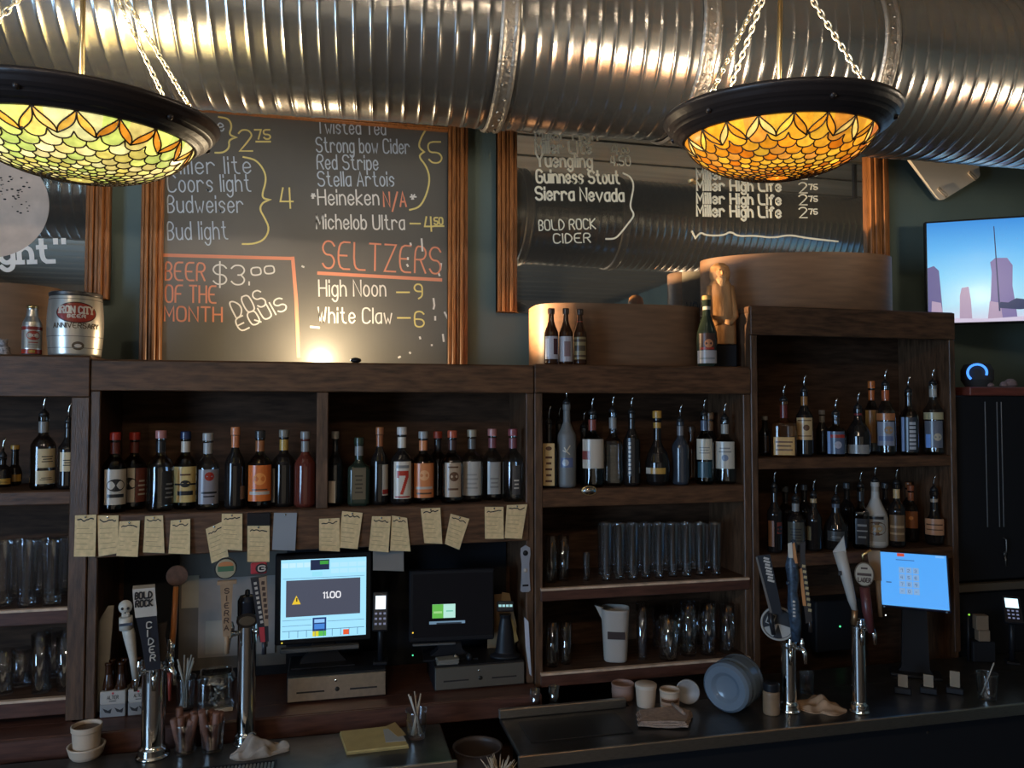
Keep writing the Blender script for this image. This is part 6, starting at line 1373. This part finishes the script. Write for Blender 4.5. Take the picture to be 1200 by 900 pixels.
def roll_glass(label, px, yb, sd):
    p = atz(px, yb, CT); base = Vector((p.x, p.y, CT + .0006)); k = pxm(base); rnd = random.Random(sd)
    t = thing('roll_tumbler', label, 'glass', base, 0, 'tumblers of brown rolls'); R = 14 * k; h = 34 * k
    MB().lathe([(.001, 0), (R * .85, 0), (R, h), (R - .0025, h), (R * .85 - .002, .008), (.001, .007)], 28, caps=False).build('glass', CLEAR, t)
    for i in range(7):
        a = i * 6.28 / 7 + rnd.uniform(-.3, .3); r = R * (.5 if i else 0); lean = Vector((rnd.uniform(-.25, .25), rnd.uniform(-.2, .2), 1)).normalized(); L = h * rnd.uniform(1.05, 1.35)
        q = Vector((r * math.cos(a), r * math.sin(a), .012)); MB().tube([q, q + lean * L * .96, q + lean * L], [4.2 * k, 4.4 * k, 3.2 * k], 10).build('paper_roll', CIG, t)
roll_glass('tumbler of brown rolls on the left worktop, nearer the leftmost tap', 217, 881, 2)
roll_glass('tumbler of brown rolls on the left worktop, nearer the second tap', 249, 879, 8)
# drip tray
a = atz(182, 893, CT); b = atz(330, 884, CT); c = (a + b) / 2
t = thing('drip_tray', 'long black drip tray with slotted grate, between the two left taps', 'drip tray', (c.x - .01, 2.615, CT + .0006))
L_ = b.x - a.x
MB().bb((-L_ / 2, -.045, 0), (L_ / 2, .045, .006), bev=.002).bb((-L_ / 2, -.045, .006), (L_ / 2, -.038, .012)).bb((-L_ / 2, .038, .006), (L_ / 2, .045, .012)).bb((-L_ / 2, -.038, .006), (-L_ / 2 + .007, .038, .012)).bb((L_ / 2 - .007, -.038, .006), (L_ / 2, .038, .012)).build('tray', BLACK, t)
mb = MB()
for i in range(34): x = -L_ / 2 + .012 + i * (L_ - .024) / 33; mb.bb((x - .0035, -.037, .0065), (x + .0035, .037, .0105))
mb.build('grate', STEEL, t)
CLOTH = mat('grey_beige_cloth', (.27, .215, .17), .9, var=.2, vs=30)
def cloth(label, px, py, hw, dpt, hgt, m, sd, name='bar_cloth', surf=CT, off=.0006, folds=5):
    p = atz(px, py, surf); k = pxm(p); rnd = random.Random(sd); ph = [rnd.uniform(0, 6.28) for _ in range(9)]
    t = thing(name, label, 'cloth', (p.x, p.y, surf + off), face_cam(p), 'bar cloths on the worktops')
    def f(u, v, top=True):
        x = (u - .5) * 2; y = (v - .5) * 2; r = math.hypot(x, y)
        edge = 1 + .10 * math.sin(3 * math.atan2(y, x) + ph[0]) + .06 * math.sin(7 * math.atan2(y, x) + ph[1])
        sx, sy = x * math.sqrt(max(0, 1 - y * y * .45)), y * math.sqrt(max(0, 1 - x * x * .45))
        env = max(0, 1 - r ** 2.2 * .62) if r < 1.25 else 0
        z = hgt * k * (env * (.55 + .25 * math.sin(folds * x + 2 * y + ph[2]) + .2 * math.sin(folds * 1.7 * y - 3 * x + ph[3]) + .1 * math.sin(11 * x + ph[4])))
        return Vector((sx * hw * k * edge, sy * dpt * k * edge, max(.003, z) if top else 0))
    mb = MB(); mb.grid(lambda u, v: f(u, v), 36, 24); mb.grid(lambda u, v: f(1 - u, v, False), 36, 24)
    # close the rim
    ring = [(i / 36, 0) for i in range(36)] + [(1, j / 24) for j in range(24)] + [(1 - i / 36, 1) for i in range(36)] + [(0, 1 - j / 24) for j in range(24)]
    vs = [f(u, v) for u, v in ring] + [f(u, v, False) for u, v in ring]; n = len(ring)
    mb.add(vs, [(i, (i + 1) % n, n + (i + 1) % n, n + i) for i in range(n)], 0, True)
    mb.build('folded_cloth', m, t); return t
cloth('crumpled grey-beige cloth lying at the foot of the second tap', 302, 884, 32, 13, 24, CLOTH, 3)
# notepad, order slips
p = [atz(x, y, CT + .012) for x, y in ((398, 857), (462, 850), (479, 873), (406, 881))]
c = sum(p, Vector()) / 4; t = thing('yellow_notepad', 'yellow pad with slips and a loose note on top, on the left worktop', 'notepad', (c.x, c.y, CT + .0006))
for i, (sc_, col_) in enumerate(((1.0, (.30, .21, .075)), (.985, (.42, .30, .11)))):
    mb = MB(); L = [(q - c) * sc_ for q in p]; mb.prism([(q.x, q.y) for q in L], lambda u, v, d, i=i: Vector((u, v, .006 + i * .006 - d)), .006); mb.build('pad_block', mat('pad_yellow_%d' % i, col_, .75, var=.1, vs=20), t)
q = [atz(x, y, CT + .014) - Vector((c.x, c.y, CT)) for x, y in ((449, 855), (466, 853), (476, 868), (452, 870))]
MB().prism([(a.x, a.y) for a in q], lambda u, v, d: Vector((u, v, .0145 - d)), .0014).build('white_slip', mat('greyish_slip', (.33, .31, .28), .7), t)
q = [atz(x, y, CT + .014) - Vector((c.x, c.y, CT)) for x, y in ((452, 852), (463, 847), (476, 862), (466, 864))]
MB().prism([(a.x, a.y) for a in q], lambda u, v, d: Vector((u, v, .0165 - d)), .0014).build('yellow_slip', mat('kraft_slip', (.36, .22, .08), .7), t)
p = atz(488, 864, CT)
straws('tall glass with straws and stirrers, right of the yellow notepad', 488, 864, p.y, CT, 13, 812, 5, 12)
# shaggy brush and round tub lid below the gap between the worktops
p = at(585, 895, 2.44); t = thing('bar_brush', 'pale shaggy bristle brush between the two worktops', 'brush', (p.x, 2.44, 0.0005))
MB().tube([(0, .0, 0.001), (0, 0, .55)], .012, 10).lathe([(.045, 0), (.045, .012), (.02, .03)], 24).build('brush_handle', BLACK, t)
rnd = random.Random(5); mb = MB()
for i in range(60):
    a = rnd.uniform(0, 6.28); r = rnd.uniform(.015, .06); h = p.z + rnd.uniform(-.03, .02); mb.tube([(.008 * math.cos(a), .008 * math.sin(a), .53), (r * .6 * math.cos(a), r * .6 * math.sin(a), h - .03), (r * math.cos(a), r * math.sin(a), h)], [.003, .0035, .001], 5)
o = mb.build('bristles', mat('pale_bristle', (.40, .31, .22), .8), t); o['kind'] = 'stuff'
p = at(546, 888, 2.62); t = thing('waste_bin', 'round brown bin rim rising between the two worktops', 'bin', (.505, 2.68, 0.0005)); hz = at(546, 888, 2.60).z
MB().lathe([(.001, .0), (.06, 0), (.084, hz - .01), (.088, hz), (.080, hz), (.057, .01), (.001, .01)], 36, caps=False).build('bin_wall', mat('brown_bin', (.05, .033, .026), .45), t)

# ================================================================== THINGS ON THE RIGHT WORKTOP
def simple_glass(label, px, yb, hw, yt, grp, ribs=8):
    p = atz(px, yb, CT); k = pxm(p); t = pint('tumbler', label, 'glass', px, yt, p.y, CT, hw, grp, .85, ribs); return t
simple_glass('small ribbed tumbler on the rear of the drainboard, left of a pair', 627, 830.5, 6, 808, 'tumblers behind the drainboard')
simple_glass('small ribbed tumbler on the rear of the drainboard, right of a pair', 649, 826, 6.5, 804, 'tumblers behind the drainboard')
def tub(name, label, px, yb, hw, yt, m, lid=None, band=None, tap=.85, group='tubs by the drainboard'):
    p = atz(px, yb, CT); base = Vector((p.x, p.y, CT + .0006)); k = pxm(base); R = hw * k; h = at(px, yt, p.y).z - CT
    t = thing(name, label, 'tub', base, face_cam(base), group)
    MB().lathe([(.001, 0), (R * tap * .97, 0), (R * tap, .004), (R * .97, h * .86), (R, h * .87), (R, h * .93), (R * .95, h * (.93 if lid else 1)), (R * .9, h * .93), (R * tap * .95, .006), (.001, .005)], 32, caps=False).build('tub_wall', m, t)
    if lid: MB().lathe([(R * 1.02, h * .84), (R * 1.02, h * .98), (R * .96, h), (.001, h)], 32).build('lid', lid, t)
    if band: label_on(t, R * .93, h * .2, h * .75, band, 2.4, 0, [('bar', .35, .65, .8, BRN)])
    return t
tub('sauce_tub', 'pinkish plastic tub at the left of the tub row, behind the folded towel', 730, 818, 13.5, 800, mat('pinkish_plastic', (.28, .17, .13), .5), None, None, .95)
tub('sauce_tub', 'cream plastic tub in the middle of the tub row, behind the folded towel', 757, 827, 12.5, 801, CUP, mat('tub_lid_cream', (.52, .42, .33), .45))
tub('sauce_tub', 'short cream tub with a brown band, just above the folded towel', 785, 829, 12, 807, CUP, None, srgb(170, 135, 110), .9)
p = atz(806, 826, CT); base = Vector((p.x, p.y, CT + .001)); k = pxm(base)
t = thing('round_lid', 'pale round lid standing on edge, left of the blue water jug', 'lid', base, face_cam(base))
Rl = 14 * k; c_ = Vector((0, .012, Rl)); RL = rotm(PI / 2 - .12, 0, 0)
MB().lathe([(.001, 0), (Rl, 0), (Rl, .008), (Rl * .93, .012), (Rl * .88, .008), (.001, .008)], 40, c_, RL).build('lid_disc', mat('grey_lid', (.30, .27, .25), .5, var=.15, vs=30), t)
# blue water jug lying on its side
p = atz(857, 836, CT); base = Vector((p.x, p.y + .02, CT + .001)); k = pxm(base)
JUG = mat('blue_jug_plastic', (.27, .34, .42), .15, trans=.5, ior=1.3)
t = thing('water_jug', 'blue translucent water jug lying on its side on the right worktop', 'water jug', base, face_cam(base) - .42)
Rj = 29 * k; cj = Vector((0, 0, Rj * 1.0)); RJ = rotm(-PI / 2, 0, 0)
MB().lathe([(.001, -.020), (Rj * .45, -.018), (Rj * .60, -.030), (Rj * .86, -.034), (Rj * .97, -.022), (Rj, 0), (Rj * .985, .012), (Rj * .95, .016), (Rj * .95, .03), (Rj, .036), (Rj, .085), (Rj * .95, .09), (Rj * .95, .10), (Rj, .106), (Rj * .97, .12), (Rj * .75, .145), (Rj * .3, .16), (Rj * .28, .19), (.001, .19)], 48, cj, RJ).build('jug_shell', JUG, t)
mb = MB()
for a in (0.3, 1.35, 2.4, 3.45, 4.5, 5.55): mb.tube([cj + Vector((Rj * .12 * math.cos(a), .020, Rj * .12 * math.sin(a))), cj + Vector((Rj * .42 * math.cos(a), .0155, Rj * .42 * math.sin(a)))], [.003, .0015], 6)
mb.ball(cj + Vector((0, .0185, 0)), .006, 10).build('moulded_star', mat('jug_relief', (.45, .55, .68), .2), t)
p = atz(904, 836, CT); base = Vector((p.x, p.y, CT + .0006)); k = pxm(base); t = thing('spread_jar', 'tan-filled plastic jar with a black lid, right of the blue water jug', 'jar', base, face_cam(base)); h = 36 * k; R = 9.6 * k
MB().lathe([(.001, 0), (R * .95, 0), (R, .003), (R, h * .68), (R * .9, h * .74), (.001, h * .74)], 28).build('jar_wall', mat('tan_filling', (.24, .15, .085), .4, var=.15, vs=20), t)
MB().lathe([(R * .9, h * .74), (R * .98, h * .75), (R * .98, h * .97), (R * .9, h), (.001, h)], 28).build('lid', BLACK, t)
# folded towel
P = [atz(x, y, CT + .012) for x, y in ((746, 835), (796, 831), (812, 836), (806, 851), (748, 850))]; c = sum(P, Vector()) / 5
t = thing('folded_towel', 'folded pinkish-beige towel on the right worktop in front of the tubs', 'cloth', (c.x, c.y, CT + .0046), 0, 'bar cloths on the worktops')
TOW = mat('pinkish_towel', (.33, .225, .165), .95, var=.2, vs=60, bump=.6, bs=220)
for i in range(3):
    s_ = 1 - .05 * i; mb = MB(); n = 40; poly = []
    for e in range(5):
        a, b = (P[e] - c) * s_, (P[(e + 1) % 5] - c) * s_
        for j in range(8): q = a.lerp(b, j / 8); q = q * (1 + .02 * math.sin(j * 2.1 + e * 3 + i)); poly.append((q.x, q.y))
    mb.prism(poly, lambda u, v, d, i=i: Vector((u, v, .0078 + i * .0066 + .002 * math.sin(u * 40 + i) - d)), .0066); mb.build('towel_fold', TOW, t)
a, b = atz(788, 826, CT + .03) - Vector((c.x, c.y, CT)), atz(802, 838, CT + .03) - Vector((c.x, c.y, CT))
MB().tube([a + Vector((0, 0, .0)), (a + b) / 2 + Vector((0, 0, .002)), b], [.006, .008, .006], 8).build('turned_corner', TOW, t)
cloth('crumpled tan cloth between the two right tap towers', 961, 829, 26, 24, 13, mat('tan_cloth', (.36, .22, .125), .9, var=.2, vs=30), 9)
simple_glass('dim tumbler just right of the round-plate tap, behind the tan cloth', 945, 813, 9, 788, None, 0)
for px, lb, hh in ((1058, 'tan card in a black holder, leftmost of three on the dark right counter', 13), (1088, 'tan card in a black holder, middle of three under the small dome', 13), (1119, 'tan card in a black holder, rightmost and tallest of three on the dark counter', 17)):
    p = atz(px, 812, CT); k = pxm(p); t = thing('card_holder', lb, 'card holder', (p.x, p.y, CT + .0006), face_cam(p), 'tan cards on the dark counter')
    MB().bb((-9 * k, -.02, 0), (9 * k, .02, 7 * k), bev=.003).build('holder', BLACK, t)
    MB().bb((-5 * k, -.003, 7 * k), (5.4 * k, .002, (8 + hh) * k), bev=.0005).build('card', mat('dim_tan_card', (.24, .18, .12), .7), t)
p = atz(1157, 819, CT)
straws('tall clear empty-looking glass near the right edge of the dark counter', 1157, 819, p.y, CT, 12, 770, 1, 22)
p = atz(1150, 760, CT + .12); base = Vector((at(1150, 770, 3.0).x, 3.0, CT + .0006)); k = pxm(base)
t = thing('tan_box', 'narrow tan box standing on a black caddy, right of the blue tablet', 'box', base, -.3)
z1_, z2_, z3_ = [at(1150, y, 3.0).z - CT for y in (750, 737, 720)]
MB().bb((-.05, -.03, 0), (.05, .03, z1_), bev=.004).build('caddy', BLACKM, t)
MB().bb((-6 * k, -.028, z1_ + .0005), (7 * k, .01, z2_), bev=.002).bb((-8 * k, -.026, z2_ + .0005), (6 * k, .012, z3_), bev=.002).build('tan_carton', mat('tan_carton', (.20, .14, .09), .6), t)
MB().tube([(-17 * k, -.02, .001), (-17 * k, -.026, z3_ + .008)], .006, 8).build('black_post', BLACK, t)
MB().ball((-17 * k, -.033, z3_ + .006), .0045, 8).build('status_light', glow('led_lime', srgb(130, 200, 60), 1.2), t)
# ================================================================== RIGHT END: television, bracket plate, black cooler, speaker puck
pL = Vector((3.08, 3.45, 0)); dirv = Vector((.383, -.222, 0)).normalized(); TW, TH = .95, .535
zc = at(1090, 260, 3.45).z - TH + .0; base = Vector((pL.x + dirv.x * TW / 2, pL.y + dirv.y * TW / 2, zc - .01))
t = thing('television', 'wall-mounted television showing hazy rock towers under a blue sky', 'television', base, math.atan2(dirv.y, dirv.x))
MB().box((0, .018, TH / 2), (TW + .02, .035, TH + .02), bev=.004).build('bezel', BLACK, t)
m, nt_, b_ = nt('sky_broadcast'); tc = nt_.nodes.new('ShaderNodeTexCoord'); sp = nt_.nodes.new('ShaderNodeSeparateXYZ'); mr_ = nt_.nodes.new('ShaderNodeMapRange'); cr = nt_.nodes.new('ShaderNodeValToRGB')
mr_.inputs['From Min'].default_value = 0; mr_.inputs['From Max'].default_value = TH
nt_.links.new(tc.outputs['Object'], sp.inputs[0]); nt_.links.new(sp.outputs['Z'], mr_.inputs['Value']); nt_.links.new(mr_.outputs[0], cr.inputs[0]); nt_.links.new(cr.outputs[0], b_.inputs['Emission Color'])
b_.inputs['Emission Strength'].default_value = 1.0; b_.inputs['Base Color'].default_value = (.01, .01, .01, 1); b_.inputs['Roughness'].default_value = .2
e = cr.color_ramp.elements; e[0].position = 0; e[0].color = srgb(205, 205, 225) + (1,); e[1].position = 1; e[1].color = srgb(62, 140, 215) + (1,)
for ps, c in ((.18, srgb(165, 215, 235)), (.45, srgb(135, 205, 240)), (.72, srgb(100, 178, 235))): x = e.new(ps); x.color = c + (1,)
s = MB().bb((-TW / 2, -.0010, 0), (TW / 2, .0005, TH)).build('lit_screen', m, t)
PU = glow('pic_purple', srgb(96, 92, 140), 1); PK = glow('pic_pink', srgb(170, 150, 175), 1); PV = glow('pic_violet', srgb(122, 112, 158), 1); DK_ = glow('pic_dark', srgb(52, 62, 95), 1)
def pic(poly, mm, e_, name='rock_tower'): MB().prism([(-TW / 2 + u * TW, v * TH) for u, v in [((q[0] if name == 'haze_ground' else q[0] * .63), q[1]) for q in poly]], lambda u, v, d: Vector((u, -e_ + d, v)), .0006).build(name, mm, s)
pic([(.0, .0), (.0, .55), (.05, .57), (.09, .52), (.10, .36), (.12, .0)], PU, .0014)
pic([(.02, .0), (.03, .22), (.10, .20), (.13, .0)], PK, .0018, 'pale_slope')
pic([(.245, .0), (.25, .26), (.265, .34), (.32, .35), (.335, .22), (.345, .0)], PK, .0014)
pic([(.47, .0), (.49, .26), (.50, .48), (.49, .58), (.53, .62), (.62, .615), (.66, .54), (.655, .34), (.68, .12), (.69, .0)], PV, .0014)
pic([(.46, .0), (.48, .2), (.56, .18), (.58, .0)], PK, .0018, 'pale_slope')
pic([(.78, .0), (.79, .4), (.84, .5), (.92, .44), (.95, .0)], PV, .0014)
pic([(0, 0), (0, .05), (.3, .03), (.6, .055), (1, .04), (1, 0)], glow('pic_haze', srgb(200, 190, 212), 1), .0022, 'haze_ground')
pic([(.548, .10), (.520, .93), (.527, .93), (.560, .10)], DK_, .0026, 'dark_mast')
pic([(.55, .13), (.56, .19), (.62, .18), (.68, .22), (.78, .20), (.86, .12), (.70, .11)], DK_, .0026, 'dark_ridge')
MB().bb((-.03, .036, TH * .45), (.03, .10, TH * .55)).build('wall_mount', BLACK, t)
q = Vector((base.x, base.y, 0)) + Vector((-dirv.y, dirv.x, 0)) * .09
MB().tube([Vector((0, .09, TH * .5)), Matrix.Rotation(-math.atan2(dirv.y, dirv.x), 3, 'Z') @ Vector((.05, RY1 - base.y - .01, 0)) + Vector((0, 0, TH * .5))], .018, 10).build('mount_arm', BLACK, t)
# bracket plate
Yp = 3.62; P = [at(x, y, Yp) for x, y in ((1058, 182), (1103, 236), (1147, 208), (1139, 178), (1100, 160))]; c = sum(P, Vector()) / 5
t = thing('bracket_plate', 'tilted grey metal plate with two slots, above the television', 'bracket', (c.x, Yp, c.z))
poly = []
for i in range(5):
    a, b, d = [(P[(i + j) % 5] - c) for j in (-1, 0, 1)]; r_ = .12 if i != 0 else .03
    for s_ in range(6): w1 = s_ / 5; q = (b + (a - b) * r_).lerp(b, w1).lerp(b.lerp(b + (d - b) * r_, w1), w1); poly.append((q.x, q.z))
PLM = mat('grey_metal_plate', (.55, .51, .45), .5)
MB().prism(poly, lambda u, v, d: Vector((u, -.02 + d - v * .12, v)), .02).build('plate', PLM, t)
for (x0, y0), (x1, y1) in (((1098, 221), (1109, 230)), ((1132, 203), (1141, 211))):
    a, b = at(x0, y0, Yp) - c, at(x1, y1, Yp) - c; f_ = lambda v: Vector((v.x, -.026 - v.z * .12, v.z))
    a, b = f_(Vector((a.x, 0, a.z))), f_(Vector((b.x, 0, b.z))); n_ = Vector(((b - a).z, 0, -(b - a).x)).normalized() * .009
    MB().tube([a - n_, b - n_, b + n_, a + n_], .0035, 8, closed=True).build('slot_rim', mat('pale_slot', (.42, .36, .30), .5), t)
MB().tube([(0, .005, .02), (0, RY1 - Yp - .005, .02)], .015, 10).build('wall_bolt', BLACK, t)
# black cooler with red shelf on top
xc0, xc1 = UX[4] + .01, 4.35; ztop = at(1160, 452, 3.12).z
t = thing('black_cooler', 'tall black cooler with thin vertical door trims, right of the tallest cabinet', 'cooler', ((xc0 + xc1) / 2, 3.35, .0005))
x_ = lambda px: at(px, 520, 3.07).x - (xc0 + xc1) / 2
W2 = (xc1 - xc0) / 2; zl = at(1160, 688, 3.07).z
MB().bb((-W2, -.27, zl + .03), (W2, .28, ztop - .05), bev=.006).bb((-W2, -.25, .0), (W2, .28, zl - .03), bev=.006).build('case', BLACKM, t)
for px in (1157, 1171, 1176): MB().bb((x_(px) - .0022, -.2735, at(px, 618, 3.07).z), (x_(px) + .0022, -.2695, ztop - .08), bev=.0006).build('door_trim', mat('grey_trim', (.16, .155, .15), .35, .6), t)
MB().bb((-W2, -.285, zl - .018), (W2, -.245, zl + .018), bev=.003).build('middle_rail', mat('brown_rail', (.085, .065, .045), .5), t)
k = pxm(Vector((xc0, 3.07, 1.5)))
hx = x_(1173); z5 = at(1173, 630, 3.07).z; z6 = at(1173, 664, 3.07).z
MB().tube([(hx, -.278, z5), (hx + .006, -.292, z5 - .01), (hx + .006, -.292, (z5 + z6) / 2), (hx, -.279, (z5 + z6) / 2 - .005)], .0035, 8).ball((hx + .01, -.279, (z5 + z6) / 2 - .01), .008, 10, (1, .6, 1.6)).tube([(hx + .012, -.279, (z5 + z6) / 2 - .02), (hx + .014, -.279, z6)], .003, 6).build('door_latch', mat('grey_latch', (.16, .15, .14), .35, .8), t)
t = thing('red_shelf', 'narrow reddish wooden shelf on top of the black cooler', 'shelf', ((at(1132, 452, 3.1).x + xc1) / 2, 3.30, ztop - .0495))
w_ = (xc1 - at(1132, 452, 3.1).x) / 2
MB().bb((-w_, -.225, .0), (w_, .2, .042), bev=.004).build('shelf_board', mat('red_shelf_wood', (.15, .035, .022), .5, var=.3, vs=8, stretch=(1, 8, 8)), t)
p = at(1142, 437, 3.16); base = Vector((p.x - .01, 3.17, ztop - .0065)); k = pxm(base)
zsp = at(1147, 437, 3.14).z - base.z
t = thing('smart_speaker', 'dark round speaker with a glowing blue ring, on the red shelf', 'speaker', Vector((base.x + .035, base.y, base.z)), face_cam(base))
Rs = 17 * k
MB().lathe([(.001, 0), (Rs * .7, 0), (Rs, Rs * .5), (Rs, zsp + Rs * .2), (Rs * .8, zsp + Rs * .6), (.001, zsp + Rs * .75)], 32).build('speaker_body', mat('charcoal_fabric', (.035, .032, .03), .8), t)
mb = MB(); mb.tube([(9.5 * k * math.cos(a), -Rs * 1.0 - .002 , zsp + 9.5 * k * math.sin(a)) for a in [math.radians(-20 + 250 * i / 28) for i in range(29)]], 1.3 * k, 8); mb.build('light_ring', glow('ring_blue', srgb(70, 140, 255), 1.6), t)
for px, r_, lb in ((1163, 4, 'tiny pale pebble-like trinket on the red shelf, nearest the glowing ring'), (1179, 5.5, 'tiny pinkish trinket on the red shelf, second from the glowing ring'), (1186, 8, 'larger pinkish crumpled trinket on the red shelf, right of the others')):
    q = at(px, 446, 3.10); k = pxm(q); tag(MB().lathe([(.6 * r_ * k, 0), (r_ * k, .3 * r_ * k), (.9 * r_ * k, .8 * r_ * k), (.4 * r_ * k, 1.2 * r_ * k), (.001, 1.25 * r_ * k)], 10, sx=1.1, sy=.7).build('trinket', mat('pinkish_trinket', (.20, .13, .12), .6), None, (q.x, 3.11, ztop - .0068)), lb, 'trinket')
